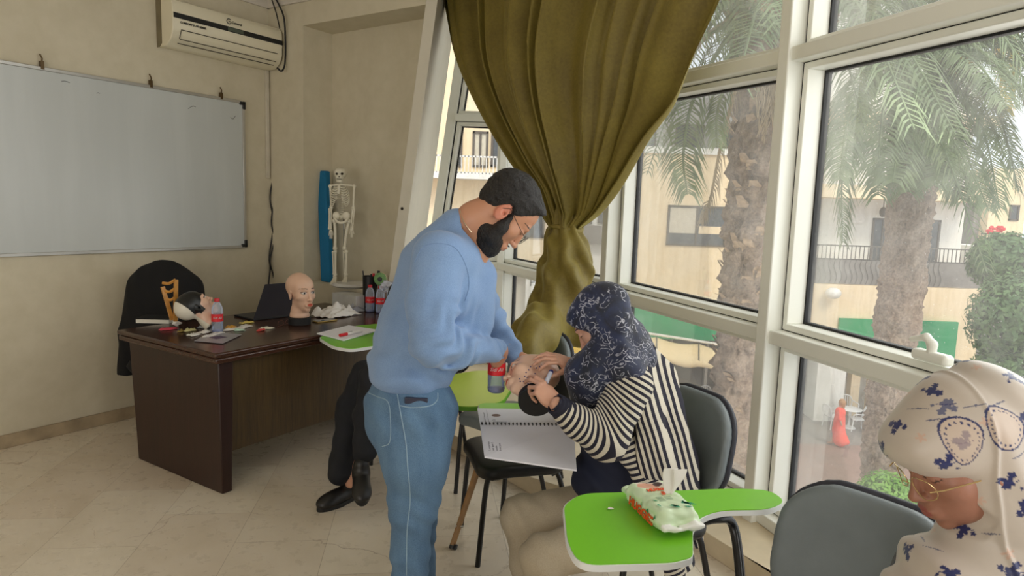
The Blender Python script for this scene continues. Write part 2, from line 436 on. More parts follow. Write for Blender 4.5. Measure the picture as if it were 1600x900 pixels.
# left wall
l0 = LA - U * 7.8; l1 = LN
mb = MB(); mb.hexa([l0 - N * .2, l1 - N * .2 + U * .2, l1 + U * .2, l0], [p + Z * CEIL for p in (l0 - N * .2, l1 - N * .2 + U * .2, l1 + U * .2, l0)])
struct('wall_left', mb, M_wall)
mb = MB(); mb.hexa([l0, l1, l1 + N * .018, l0 + N * .018], [p + Z * .085 for p in (l0, l1, l1 + N * .018, l0 + N * .018)])
struct('baseboard_left', mb, M_skirt, bevel=.003)
# back wall with its niche; jamb leans with the window
NF = PL(474, 200, LN, LN + N); NF[2] = 0                        # niche front-left corner
tN = (NF - LN) @ N
CLb = PL(610, 418, LN, LN + N); CLt = PL(665, 7, LN, LN + N); sl = (CLt - CLb) / (CLt[2] - CLb[2])
col_l = lambda z: CLb + sl * (z - CLb[2])
CRb = PL(632, 383, LN, LN + N); CRt = PL(683.7, 0, LN, LN + N); sr = (CRt - CRb) / (CRt[2] - CRb[2])
col_r = lambda z: CRb + sr * (z - CRb[2])
DEP = .3; SILL = .93; HEAD = 2.945
mb = MB()
def q(p, d=0):
    return p + (U * d if (p - NF) @ N < .3 else np.array([-.02, d * 1.1, 0]))
A0, A1 = LN.copy(), NF.copy()
mb.hexa([A0, A1, q(A1, .5), q(A0, .5)], [p + Z * CEIL for p in (A0, A1, q(A1, .5), q(A0, .5))])      # pier left of niche
b0, b1 = NF, col_l(0)
mb.hexa([b0, b1, q(b1, .5), q(b0, .5)], [np.array([*p[:2], SILL]) for p in (b0, col_l(SILL), q(col_l(SILL), .5), q(b0, .5))])   # below niche
h0 = NF + Z * HEAD; h1 = col_l(HEAD)
mb.hexa([h0, h1, q(h1, .5), q(h0, .5)], [np.array([*p[:2], CEIL]) for p in (b0, col_l(CEIL), q(col_l(CEIL), .5), q(b0, .5))])   # header
s0 = NF + Z * SILL; s1 = col_l(SILL)
mb.hexa([q(s0, DEP), q(s1, DEP), q(s1, .5), q(s0, .5)], [q(h0, DEP), q(h1, DEP), q(h1, .5), q(h0, .5)])    # niche back
struct('wall_back', mb, M_wall)
# leaning pier between niche and window
BK = 1.62
wdir = nrm(np.array([-.2, -1, 0]))
def reveal(z):   # back edge of the reveal, just before the window jamb
    return PLz(z)
rA = PY(708, 47, 6.2); rB = PY(668, 345, 6.2); sR = (rA - rB) / (rA[2] - rB[2])
rv = lambda z: rB + sR * (z - rB[2])
mb = MB()
ring = lambda z: [np.array([*p[:2], z]) for p in (col_l(z), col_r(z), rv(z), rv(z) + np.array([-.3, .5, 0]), col_l(z) + np.array([-.12, 1.3, 0]))]
b5, t5 = ring(0), ring(CEIL)
mb.add(b5 + t5, [(4, 3, 2, 1, 0), (5, 6, 7, 8, 9)] + [(i, (i + 1) % 5, (i + 1) % 5 + 5, i + 5) for i in range(5)])
struct('wall_pier', mb, plain('pale_pier_paint', (218, 212, 196), .6, var=.03), bevel=.004)
# screw hole plate on pier
hp = PL(629, 326, LN, LN + N)
tag(MB().lathe(hp - U * .004, [(.011, 0), (.011, .004), (.004, .006)], 12, -U).build('wall_screw', plain('dark_screw', (50, 44, 38), .4, .6), loc=hp), 'small dark screw in the leaning pale pier beside the window', 'screw')
# cornices
def cornice(name, a, b, nrm_):
    prof = [(0, 0), (.02, 0), (.03, .035), (.05, .05), (.06, .09), (.1, .13), (.12, .16), (.18, .19), (.2, .2), (0, .2)]
    mb = MB(); rings = [[p + nrm_ * x + Z * (CEIL - .2 + z) for x, z in prof] for p in (a, b)]
    mb.loft(rings); return struct(name, mb, plain('cornice_plaster', (214, 206, 194), .75, var=.03))
cornice('trim_1', l0, LN + N * .0, N)
cornice('trim_2', LN, np.array([*col_r(CEIL)[:2], 0]), -U)

# windows: nodes of the bent facade (A..E), each with its mullion, rails, sashes and panes
def node(px, py, y): p = PY(px, py, y); return np.array([p[0], p[1], 0.])
ndA = None
ndB = node(787, 322, 6.3); ndC = node(966, 326, 4.55); ndD = node(1229, 336, 3.2)
ndE = np.array([*PY(1608, 350, 2.08)[:2], 0.]); dDE = nrm(ndE - ndD); ndE = ndD + dDE * 2.0
ndF = ndE + nrm([.55, -1.9, 0]) * 2.1
jA = PY(726, 96, 6.42); jB = PY(690, 345, 6.42); sJ = (jA - jB) / (jA[2] - jB[2])
jl = lambda z: jB + sJ * (z - jB[2])
g = G('dusty_window_glass'); tr = g.n('BsdfTransparent'); tr.inputs[0].default_value = (.97, .98, .97, 1)
gl = g.n('BsdfGlossy'); gl.inputs['Roughness'].default_value = .03; df = g.n('BsdfDiffuse'); df.inputs[0].default_value = (.8, .8, .77, 1); tl = g.n('BsdfTranslucent'); tl.inputs[0].default_value = (.9, .88, .82, 1)
v = g.co('Object'); n1 = g.noise(v, 2.2, 7, .7, .4); sp = g.n('TexVoronoi'); g.link(v, sp.inputs['Vector']); sp.inputs['Scale'].default_value = 38
spk = g.ramp(sp.outputs['Distance'], [(.0, (.45,) * 3), (.1, (0, 0, 0))])
dust = g.mix(1, g.ramp(n1, [(.3, (.02,) * 3), (.62, (.1,) * 3), (.8, (.2,) * 3)]), spk, 'ADD')
ms0 = g.n('MixShader'); g.link(df.outputs[0], ms0.inputs[1]); g.link(tl.outputs[0], ms0.inputs[2]); ms0.inputs[0].default_value = .7
ms = g.n('MixShader'); g.link(dust, ms.inputs[0]); g.link(tr.outputs[0], ms.inputs[1]); g.link(ms0.outputs[0], ms.inputs[2])
fr = g.n('Fresnel'); fr.inputs[0].default_value = 1.3; ms2 = g.n('MixShader'); g.link(g.math('MULTIPLY', fr.outputs[0], .5), ms2.inputs[0]); g.link(ms.outputs[0], ms2.inputs[1]); g.link(gl.outputs[0], ms2.inputs[2])
g.link(ms2.outputs[0], g.out.inputs[0]); M_glass = g.m
def frame4(mb, BL, BR, TR, TL, w, n, d0, d1):
    """four-sided frame of width w between depths d0..d1 along outward normal n"""
    O = [BL, BR, TR, TL]; cx = sum(O) / 4
    ex = nrm(BR - BL); ez = Z
    I = [BL + ex * w + Z * w + (TL - BL) / max(TL[2] - BL[2], .01) * 0, BR - ex * w + Z * w, TR - ex * w - Z * w, TL + ex * w - Z * w]
    for i in range(4):
        j = (i + 1) % 4
        mb.hexa([O[i] + n * d0, O[j] + n * d0, I[j] + n * d0, I[i] + n * d0], [O[i] + n * d1, O[j] + n * d1, I[j] + n * d1, I[i] + n * d1])
    return I
RL = {'A': (1.075, 2.43), 'B': (1.075, 2.42), 'C': (1.075, 2.385), 'D': (1.057, 2.356), 'E': (1.06, 2.30), 'F': (1.06, 2.3)}
BOT = .16
def panel(k, a, b, an, bn, aleft=None, mull=True):
    """a = far/left node, b = near/right node"""
    d = nrm(b - a); n = np.array([-d[1], d[0], 0]); n = n if n @ (a - np.array([-1.5, 2, 0])) > 0 else -n     # outward
    root = thing('window_%d' % k, None, None, (a + b) / 2, kind='structure')
    mw = .065; L = lambda z: (np.array([*aleft(z)[:2], z]) if aleft else a + Z * z)
    Rr = lambda z: b + Z * z
    # mullion on the near node, projecting into the room
    mb = MB()
    mb.hexa([b - d * mw / 2 - n * .1, b + d * mw / 2 - n * .1, b + d * mw / 2 + n * .12, b - d * mw / 2 + n * .12], [p + Z * CEIL for p in (b - d * mw / 2 - n * .1, b + d * mw / 2 - n * .1, b + d * mw / 2 + n * .12, b - d * mw / 2 + n * .12)])
    if aleft:
        l0_, l1_ = L(0), L(CEIL)
        mb.hexa([l0_ - d * .09 - n * .02, l0_ - n * .02, l0_ + n * .12, l0_ - d * .09 + n * .12], [l1_ - d * .09 - n * .02, l1_ - n * .02, l1_ + n * .12, l1_ - d * .09 + n * .12])
    mb.build('mullion', M_pvc, root, bevel=.006)
    mb = MB(); ez = .032
    for za, zb in ((RL[an][0], RL[bn][0]), (RL[an][1], RL[bn][1])):
        p0 = L(za) + d * (mw / 2 if not aleft else 0); p1 = Rr(zb) - d * mw / 2
        lo = [p0 - n * .075, p1 - n * .075, p1 + n * .1, p0 + n * .1]
        mb.hexa([p - Z * ez * 2 for p in lo], lo)
    # bottom sill member
    p0 = L(BOT) + d * mw / 2; p1 = Rr(BOT) - d * mw / 2; lo = [p0 - n * .06, p1 - n * .06, p1 + n * .1, p0 + n * .1]
    mb.hexa([p - Z * .06 for p in lo], lo)
    mb.build('rail', M_pvc, root, bevel=.006)
    tiers = [(BOT, BOT, RL[an][0] - ez * 2, RL[bn][0] - ez * 2), (RL[an][0], RL[bn][0], RL[an][1] - ez * 2, RL[bn][1] - ez * 2), (RL[an][1], RL[bn][1], CEIL - .02, CEIL - .02)]
    for ti, (z0a, z0b, z1a, z1b) in enumerate(tiers):
        BL, BR, TR, TL = L(z0a) + d * (.042 if not aleft else .012), Rr(z0b) - d * .042, Rr(z1b) - d * .042, L(z1a) + d * (.042 if not aleft else .012)
        mb = MB(); w = .03
        I = frame4(mb, BL + Z * .004, BR + Z * .004, TR - Z * .004, TL - Z * .004, w, n, -.005, .12)
        fr_ = mb.build('sash', M_pvc, root, bevel=.004)
        mb = MB(); frame4(mb, *[p for p in I], .01, n, .085, .118); mb.build('gasket', M_gasket, fr_, smooth=False)
        mb = MB(); frame4(mb, L(z0a) + d * (.03 if not aleft else .0), Rr(z0b) - d * .03, Rr(z1b) - d * .03, L(z1a) + d * (.03 if not aleft else 0), .014, n, .0, .118); mb.build('seal', M_gasket, root, smooth=False)
        mb = MB(); mb.extrude([p + n * .1 for p in I], n * .004); mb.build('pane', M_glass, fr_, smooth=False)
    return root, d, n
wB = panel(1, jl(0), ndB, 'A', 'B', aleft=jl)
panel(2, ndB, ndC, 'B', 'C'); wC = panel(3, ndC, ndD, 'C', 'D'); wD = panel(4, ndD, ndE, 'D', 'E'); panel(5, ndE, ndF, 'E', 'F')
# window handle on window_4
dn_, nn_ = wD[1], wD[2]
hp = PY(1460, 552, 2.42); hp = ndD + dn_ * ((hp - ndD) @ dn_) + Z * 1.083 + nn_ * .02
# marble ledge along the foot of the windows
c0, c1, c2, c3 = [PZ(x, y, 0) for x, y in ((640, 655), (828, 772), (1097, 860), (1157, 900))]
c4 = c3 + nrm(c3 - c2) * 2.5 + np.array([.2, 0, 0])
lp = [c0, PZ(700, 698, 0), c1, c2, c3, c4, ndF + np.array([0, 1, 0]), ndE, ndD, ndC, ndB, jl(0)]
struct('trim_3', MB().prism([p[:2] for p in lp], 0, .1), plain('cream_marble_ledge', (206, 190, 160), .35, var=.12, scale=5), bevel=.004)
# outer facade strip under/over windows, seen only as backing
mb = MB()
for a, b in ((jl(0), ndB), (ndB, ndC), (ndC, ndD), (ndD, ndE), (ndE, ndF)):
    d = nrm(b - a); n = np.array([-d[1], d[0], 0]); n = n if n @ (a - np.array([-1.5, 2, 0])) > 0 else -n
    a = np.array([*a[:2], 0]); mb.hexa([a, b, b + n * .12, a + n * .12], [p + Z * .11 for p in (a, b, b + n * .12, a + n * .12)])
struct('wall_window_foot', mb, M_pvc)
# rear wall and the rest of the left side, behind the photographer
mb = MB(); rw0 = np.array([-7.6, -3.0, 0]); rw1 = np.array([3.1, -3.0, 0])
mb.hexa([rw0, rw0 + np.array([0, -.2, 0]), rw1 + np.array([0, -.2, 0]), rw1], [p + Z * CEIL for p in (rw0, rw0 + np.array([0, -.2, 0]), rw1 + np.array([0, -.2, 0]), rw1)])
struct('wall_rear', mb, M_wall)
mb = MB(); s_a = ndF; s_b = np.array([3.1, -3.0, 0]); d = nrm(s_b - s_a); n = np.array([-d[1], d[0], 0]); n = -n if n[0] < 0 else n
mb.hexa([s_a, s_b, s_b + n * .2, s_a + n * .2], [p + Z * CEIL for p in (s_a, s_b, s_b + n * .2, s_a + n * .2)])
struct('wall_right', mb, M_wall)
# ------------------------------------------------------------------ outside: street, buildings, palms
GZ = -6.3
M_pave = plain('red_brown_paving', (150, 122, 110), .8, var=.12, scale=2)
M_road = plain('grey_street', (140, 130, 122), .85, var=.1, scale=1)
struct('ground_street', MB().prism([(-40, 3.5), (60, 3.5), (60, 70), (-40, 70)], GZ - .3, GZ), M_road)
struct('ground_pavement', MB().prism([(4, 8), (40, 8), (40, 22.6), (4, 22.6)], GZ, GZ + .03), M_pave)
def stucco(name, c, c2):
    g = G(name); v = g.co(); n = g.noise(v, .8, 6, .65); st = g.noise(g.mapping(v, (3, 3, .35)), 1.2, 5, .7)
    a = g.ramp(n, [(.3, lin(c)), (.7, lin(c2))]); b = g.ramp(st, [(.42, lin(c2)), (.7, tuple(x * .75 for x in lin(c)))])
    g.base(g.mix(.4, a, b), .85); g.bump(g.noise(v, 20, 4), .4, .03); return g.m
M_beige = stucco('beige_stucco', (232, 204, 160), (244, 224, 190)); M_white = stucco('white_stucco', (226, 220, 208), (240, 238, 230))
M_dk = plain('dark_window_glass', (70, 74, 78), .15, var=.2); M_curt = plain('pale_roller_blind', (206, 196, 176), .7)
M_rail = plain('iron_railing', (96, 90, 84), .6); M_wrail = plain('white_railing', (226, 222, 214), .6); M_green = plain('green_shop_fascia', (24, 150, 92), .5, var=.05)
M_grey = plain('grey_facade_panel', (128, 122, 116), .7); M_fr = plain('brown_window_frame', (84, 74, 66), .5)
def R4(px0, py0, px1, py1, y):      # frontal rectangle at distance y seen between two pixels
    a = PY(px0, py0, y); b = PY(px1, py1, y); return min(a[0], b[0]), max(a[0], b[0]), min(a[2], b[2]), max(a[2], b[2])
def fbox(mb, r, y, d):
    x0, x1, z0, z1 = r; return mb.box(((x0 + x1) / 2, y + d / 2, (z0 + z1) / 2), (x1 - x0, d, z1 - z0))
def fwindow(root, r, y, nv=2, glass=None):
    x0, x1, z0, z1 = r; mb = MB(); t = .07
    for a, b in ((x0, x0 + t), (x1 - t, x1)): fbox(mb, (a, b, z0, z1), y - .06, .12)
    for a, b in ((z0, z0 + t), (z1 - t, z1)): fbox(mb, (x0, x1, a, b), y - .06, .12)
    for i in range(1, nv): xm = x0 + (x1 - x0) * i / nv; fbox(mb, (xm - t / 2, xm + t / 2, z0, z1), y - .05, .1)
    f = mb.build('window', M_fr, root, smooth=False)
    fbox(MB(), (x0 + t, x1 - t, z0 + t, z1 - t), y - .01, .03).build('pane', glass or M_dk, f, smooth=False); return f
def frail(root, x0, x1, z0, z1, y, mat, step=.14, name='railing'):
    mb = MB(); fbox(mb, (x0, x1, z1 - .05, z1), y, .05); fbox(mb, (x0, x1, z0, z0 + .04), y, .04); x = x0
    while x < x1: fbox(mb, (x, x + .025, z0, z1), y, .025); x += step
    return mb.build(name, mat, root, smooth=False)
# --- beige building with the sliding window (behind the near palm)
YB = 27.0
bA = thing('apartment_building', 'beige rendered building with a brown sliding window, behind the near palm trunk', 'building', (8, YB, GZ))
r = R4(990, 238, 1256, 520, YB); mb = MB(); fbox(mb, (r[0], r[1], r[2] - .2, r[3]), YB, 5); mb.build('wall', M_beige, bA, smooth=False)
mb = MB(); fbox(mb, (r[0], r[1], r[3], r[3] + .25), YB - .1, 5.2); mb.build('parapet', M_white, bA, smooth=False)
x0, x1, z0, z1 = R4(1044, 320, 1132, 386, YB); f = fwindow(bA, (x0, x1, z0, z1), YB)
fbox(MB(), (x0 + .1, (x0 + x1) / 2 - .05, z0 + .5, z1 - .1), YB - .02, .02).build('blind', M_curt, f, smooth=False)
fbox(MB(), ((x0 + x1) / 2 + .1, x1 - .1, z0 + .5, z0 + .8), YB - .02, .02).build('blind', M_beige, f, smooth=False)
r2 = R4(990, 478, 1256, 535, YB); mb = MB(); fbox(mb, r2, YB - .3, .3); mb.build('fascia', M_green, bA, smooth=False)
r3 = (r[0], r[1], GZ, r2[2]); mb = MB(); fbox(mb, r3, YB + 1.2, .3); mb.build('shopfront', plain('dark_shopfront', (86, 78, 70), .3, var=.4, scale=1.2), bA, smooth=False)
for i in range(5):
    xx = r[0] + .6 + i * 1.55; mb = MB(); fbox(mb, (xx, xx + .12, GZ, r2[2]), YB + 1.0, .2); mb.build('shop_post', plain('pale_post', (190, 182, 170), .6), bA, smooth=False)
x0, x1, z0, z1 = R4(1268, 560, 1300, 690, YB - 1); mb = MB(); fbox(mb, (x0, x1, GZ, z1 + .5), YB - 1.6, 1.2); mb.build('pillar', M_white, bA, smooth=False)
# grey upper building further back
bU = thing('apartment_building', 'hazy grey building with balconies, higher up behind the beige building', 'building', (8, 36, GZ))
r = R4(880, 120, 1330, 330, 36); mb = MB(); fbox(mb, (r[0], r[1], GZ, r[3]), 36, 6); mb.build('wall', plain('grey_render', (168, 166, 162), .85), bU, smooth=False)
for i in range(6):
    xx = r[0] + 1 + i * 2.5; fwindow(bU, (xx, xx + 1.5, r[3] - 3.9, r[3] - 2.2), 36)
frail(bU, r[0], r[1], r[3] - 5.3, r[3] - 4.3, 35.4, M_rail, .3)
# --- white building with balconies (right)
YF = 25.6
bW = thing('apartment_building', 'white building with railed balconies and a green shop fascia, behind the second palm', 'building', (14, YF, GZ))
r = R4(1298, -60, 1524, 560, YF); x0w, x1w = r[0], r[1]
mb = MB(); zz = lambda py: PY(1410, py, YF)[2]
fbox(mb, (x0w, x1w, zz(700), zz(-150)), YF + 1.6, 4); mb.build('wall', M_white, bW, smooth=False)
mb = MB(); fbox(mb, (x0w, x1w, zz(312), zz(291)), YF, 2); mb.build('balcony_slab', M_beige, bW, smooth=False)
mb = MB(); fbox(mb, (x0w, x1w, zz(562), zz(448)), YF, 2); mb.build('balcony_slab', M_beige, bW, smooth=False)
mb = MB(); fbox(mb, (x0w, x1w, zz(190), zz(176)), YF, 2); mb.build('balcony_slab', M_beige, bW, smooth=False)
frail(bW, x0w, x1w, zz(290), zz(253), YF + .05, M_wrail, .13); frail(bW, x0w, x1w, zz(252), zz(220), YF + 1.4, M_wrail, .13)
mb = MB(); fbox(mb, (x0w, x1w, zz(447), zz(408)), YF + .05, .05); mb.build('balcony_panel', M_grey, bW, smooth=False)
frail(bW, x0w, x1w, zz(409), zz(386), YF + .05, M_rail, .16)
mb = MB()
for i in range(26):
    xx = x0w + .2 + i * .2; mb.tube([(xx + .07 * math.sin(t), YF + .02, zz(446) + (zz(409) - zz(446)) * t / 6) for t in np.linspace(0, 6, 9)], .012, 5)
mb.build('scrollwork', M_rail, bW)
for px0, px1 in ((1366, 1400), (1456, 1473)):
    a = PY(px0, 340, YF + 1.5)[0]; b = PY(px1, 340, YF + 1.5)[0]; fwindow(bW, (a, b, zz(447), zz(342)), YF + 1.6, 2 if px0 < 1400 else 1)
a = PY(1331, 320, YF + 1.5)[0]; b = PY(1353, 320, YF + 1.5)[0]; mb = MB(); fbox(mb, (a, b, zz(352), zz(322)), YF + 1.5, .1); mb.build('shutter', M_wrail, bW, smooth=False)
c = PY(1380, 330, YF + 1); mb = MB(); mb.tube([(c[0], YF + 1, zz(312)), (c[0], YF + 1, zz(326))], .02, 6); mb.ball((c[0], YF + 1, zz(332)), (.14, .14, .2), 8); mb.build('balcony_lamp', M_rail, bW)
mb = MB(); fbox(mb, R4(1312, 497, 1490, 562, YF - .1), YF - .15, .12); mb.build('fascia', M_green, bW, smooth=False)
mb = MB(); fbox(mb, (x0w, x1w, GZ, zz(560)), YF + 2.2, .3); mb.build('shopfront', plain('brown_cafe_wall', (112, 92, 72), .6, var=.3, scale=2), bW, smooth=False)
for px in (1322, 1352, 1420, 1500):
    a = PY(px, 600, YF + 1)[0]; mb = MB(); fbox(mb, (a, a + .35, GZ, zz(560)), YF + .6, .35); mb.build('pillar', M_beige, bW, smooth=False)
c = PY(1301, 458, YF - .3); MB().ball((c[0], YF - .35, c[2]), (.28, .3, .22), 8).build('wall_lamp', M_wrail, bW)
# --- corner building, far right
bR = thing('apartment_building', 'tan corner building with a small flowered balcony, at the far right edge', 'building', (21, 30, GZ))
mb = MB(); fbox(mb, R4(1553, 262, 1596, 378, 30), 30, 4); mb.build('wall', M_beige, bR, smooth=False)
mb = MB(); fbox(mb, R4(1530, 385, 1568, 441, 27.5), 27.5, 2.5); mb.build('balcony', M_white, bR, smooth=False)
rr = R4(1534, 364, 1567, 386, 27.5); frail(bR, rr[0], rr[1], rr[2], rr[3], 27.5, M_rail, .15)
mb = MB(); fbox(mb, R4(1526, 300, 1556, 560, 30.5), 30.5, 3); mb.build('wall', M_grey, bR, smooth=False)
fwindow(bR, R4(1578, 320, 1590, 345, 30), 30, 1)
mb = MB(); c = PY(1557, 362, 27.4)
for i in range(26): mb.ball(c + np.array([rng.uniform(-.35, .35), rng.uniform(-.1, .1), rng.uniform(-.05, .2)]), .07, 4)
mb.build('flowers', plain('red_flowers', (220, 50, 60), .7), bR)
# --- left buildings seen through the far windows
YL = 22.0
bL = thing('apartment_building', 'cream building with a white railed balcony, seen through the farthest window', 'building', (-2, YL, GZ))
r = R4(640, -120, 858, 425, YL); zl = lambda py: PY(760, py, YL)[2]
mb = MB(); fbox(mb, (r[0] - 3, r[1], zl(428), zl(-200)), YL, 5); mb.build('wall', M_beige, bL, smooth=False)
mb = MB(); fbox(mb, (r[0] - 3, r[1], zl(282), zl(274)), YL - .9, 1); mb.build('balcony_slab', M_white, bL, smooth=False)
frail(bL, r[0] - 3, r[1], zl(274), zl(247), YL - .9, M_wrail, .11)
for a, b in ((739, 762), (768, 800), (700, 722)): fwindow(bL, R4(a, 205, b, 262, YL), YL, 2, M_dk if b != 762 else M_curt)
for a, b in ((732, 785), (820, 850)): fwindow(bL, R4(a, 318, b, 372, YL), YL, 2)
fwindow(bL, R4(735, 60, 790, 120, YL), YL, 2)
mb = MB(); fbox(mb, (r[0] - 3, r[1], GZ, zl(428)), YL + .4, .3); mb.build('shopfront', plain('pale_shopfront', (214, 204, 186), .6, var=.15, scale=1.5), bL, smooth=False)
M_sign = plain('printed_dark_letters', (70, 66, 64), .6)
s0 = PY(825, 452, YL - .1); mb = MB(); fbox(mb, R4(822, 432, 868, 480, YL - .1), YL - .1, .1); sg = mb.build('shop_sign', plain('sign_board', (226, 220, 208), .6), bL, smooth=False)
text('PAPE', sg, 'lettering', PY(827, 447, YL - .13), (1, 0, 0), (0, 0, 1), .38, M_sign)
mb = MB()
for i in range(4): mb.tube([PY(829 + 3 * j, 458 + 3 * math.sin(j * 1.7 + i) + 3 * i, YL - .13) for j in range(9)], .02, 5)
mb.build('emblem', M_sign, sg)
for i, (px, py, cc) in enumerate(((765, 430, (232, 190, 70)), (770, 452, (214, 60, 50)), (768, 480, (240, 236, 226)))):
    mb = MB(); fbox(mb, R4(px - 6, py - 9, px + 7, py + 8, YL - .1), YL - .05, .05); pst = mb.build('poster', plain('poster_%d' % i, (236, 228, 214), .6), bL, smooth=False)
    mb = MB(); c = PY(px, py, YL - .12); mb.lathe(c + np.array([0, .04, 0]), [(.09, 0), (.09, .03)], 14, (0, -1, 0)); mb.build('roundel', plain('roundel_%d' % i, cc, .6), pst)
bM = thing('apartment_building', 'pale building with a dark balcony screen, seen between curtain and window frame', 'building', (3, 25, GZ))
r = R4(884, 40, 985, 440, 25); zl = lambda py: PY(930, py, 25)[2]
mb = MB(); fbox(mb, (r[0], r[1] - .2, zl(500), zl(40)), 25, 1.8); mb.build('wall', M_white, bM, smooth=False)
mb = MB(); fbox(mb, (r[0], r[1] - .2, zl(381), zl(352)), 24.6, .06); mb.build('balcony_screen', M_grey, bM, smooth=False)
for a, b in ((905, 925), (935, 958)): fwindow(bM, R4(a, 318, b, 350, 25), 25, 2)
k = thing('street_kiosk', 'yellow and white kiosk down in the street, behind the curtain foot', 'kiosk', (*PY(890, 560, 16)[:2], GZ))
mb = MB(); fbox(mb, R4(868, 500, 912, 552, 16), 16, 1.5); mb.build('upper_panel', plain('yellow_panel', (244, 196, 40), .5), k, smooth=False)
mb = MB(); rr = R4(868, 552, 912, 640, 16); fbox(mb, (rr[0], rr[1], GZ, rr[3]), 16.02, 1.4); mb.build('body', plain('kiosk_white', (232, 230, 224), .5), k, smooth=False)
mb = MB(); fbox(mb, R4(880, 520, 890, 536, 15.9), 15.95, .05); mb.build('emblem', M_sign, k, smooth=False)
# awning
aw = thing('cafe_awning', 'cream canvas awning over the cafe tables below the green fascia', 'awning', (*PY(1080, 560, 24)[:2], GZ))
M_aw = plain('cream_canvas', (238, 214, 168), .8, var=.05)
for i in range(4):
    pxa, pxb = 960 + i * 66, 960 + (i + 1) * 66; sl_ = lambda x: (x - 1020) * .155
    tl_, tr_ = PY(pxa, 526 + sl_(pxa), 26), PY(pxb, 526 + sl_(pxb), 26); bl_, br_ = PY(pxa, 552 + sl_(pxa), 23.6), PY(pxb, 552 + sl_(pxb), 23.6)
    ring0 = [tl_ + (tr_ - tl_) * t + Z * -.12 * math.sin(math.pi * t) for t in np.linspace(0, 1, 7)]; ring1 = [bl_ + (br_ - bl_) * t + Z * -.06 * math.sin(math.pi * t) for t in np.linspace(0, 1, 7)]
    ring2 = [p - Z * .22 + Z * .05 * math.sin(6.28 * t) for p, t in zip(ring1, np.linspace(0, 1, 7))]
    mb = MB(); mb.loft([ring0, ring1, ring2, [p - Z * .02 - np.array([0, -.02, 0]) for p in ring2]], closed=False); o = mb.build('canvas', M_aw, aw, smooth=True)
    MB().tube([tl_, bl_], .03, 6).build('arm', M_rail, aw)
MB().tube([PY(960, 522 + -60 * .155, 25.9), PY(1224, 522 + 204 * .155, 25.9)], .05, 8).build('roller', M_wrail, aw)
for i in range(2):
    p = PY(1010 + i * 205, 560, 25.8); MB().tube([(p[0], p[1], GZ), (p[0], p[1], p[2])], .04, 8).build('post', M_wrail, aw)
# cafe furniture
M_plas = plain('white_plastic', (232, 230, 226), .45, var=.03)
def cafe_chair(label, loc, rz):
    t = thing('cafe_chair', label, 'chair', (0, 0, 0), 'white cafe chairs'); c, s = math.cos(rz), math.sin(rz)
    def W(x, y, z): return (x * c - y * s, x * s + y * c, z)
    mb = MB(); mb.prism([W(-.24, -.22, 0)[:2], W(.24, -.22, 0)[:2], W(.22, .22, 0)[:2], W(-.22, .22, 0)[:2]], .43, .46); mb.build('seat', M_plas, t, bevel=.01)
    mb = MB(); pts = [W(-.22, .22, .46), W(-.25, .28, .7), W(-.15, .31, .88), W(.15, .31, .88), W(.25, .28, .7), W(.22, .22, .46)]; mb.tube(spline(pts, 4), .022, 6)
    for i in range(5): x = -.16 + i * .08; mb.tube([W(x, .22, .46), W(x, .31, .87)], .016, 5)
    mb.build('backrest', M_plas, t)
    for sx in (-1, 1): MB().tube(spline([W(sx * .24, -.22, .43), W(sx * .29, -.2, .66), W(sx * .29, .1, .68), W(sx * .25, .27, .7)], 4), .02, 6).build('armrest', M_plas, t)
    for sx in (-1, 1):
        for sy in (-1, 1): MB().tube([W(sx * .22, sy * .2, .44), W(sx * .25, sy * .25, 0)], .02, 6).build('leg', M_plas, t)
    t.location = [float(x) for x in loc]; return t
def cafe_table(label, loc):
    t = thing('cafe_table', label, 'table', (0, 0, 0), 'round cafe tables'); MB().lathe((0, 0, .71), [(.4, 0), (.42, .015), (.4, .03)], 24).build('tabletop', M_plas, t)
    MB().tube([(0, 0, 0.03), (0, 0, .71)], .03, 8).build('pedestal', M_plas, t); MB().lathe((0, 0, 0), [(.24, 0), (.22, .03)], 16).build('base', M_plas, t); t.location = [float(x) for x in loc]
gp = lambda px, py: PZ(px, py, GZ)
cafe_table('round white cafe table under the cream awning', gp(1109, 655)); cafe_table('round grey cafe table behind the person in the orange dress', gp(1326, 668))
cafe_chair('white cafe chair left of the table under the awning', gp(1096, 652) + np.array([-.15, .2, 0]), R(60)); cafe_chair('white cafe chair right of the table under the awning, nearest the palm trunk', gp(1131, 655), R(-150))
cafe_chair('white cafe chair behind the table under the awning', gp(1105, 640), R(10)); cafe_chair('second white cafe chair in the back row under the awning', gp(1126, 637), R(-20))
cafe_chair('pale cafe chair right of the table behind the orange dress', gp(1338, 672), R(-100)); cafe_chair('pale cafe chair left of the orange dress', gp(1300, 668), R(100))
cafe_chair('pale cafe chair beside the brown cafe wall, right of the orange dress', gp(1360, 646), R(-60)); cafe_chair('pale cafe chair behind the table near the orange dress', gp(1324, 655), R(0))

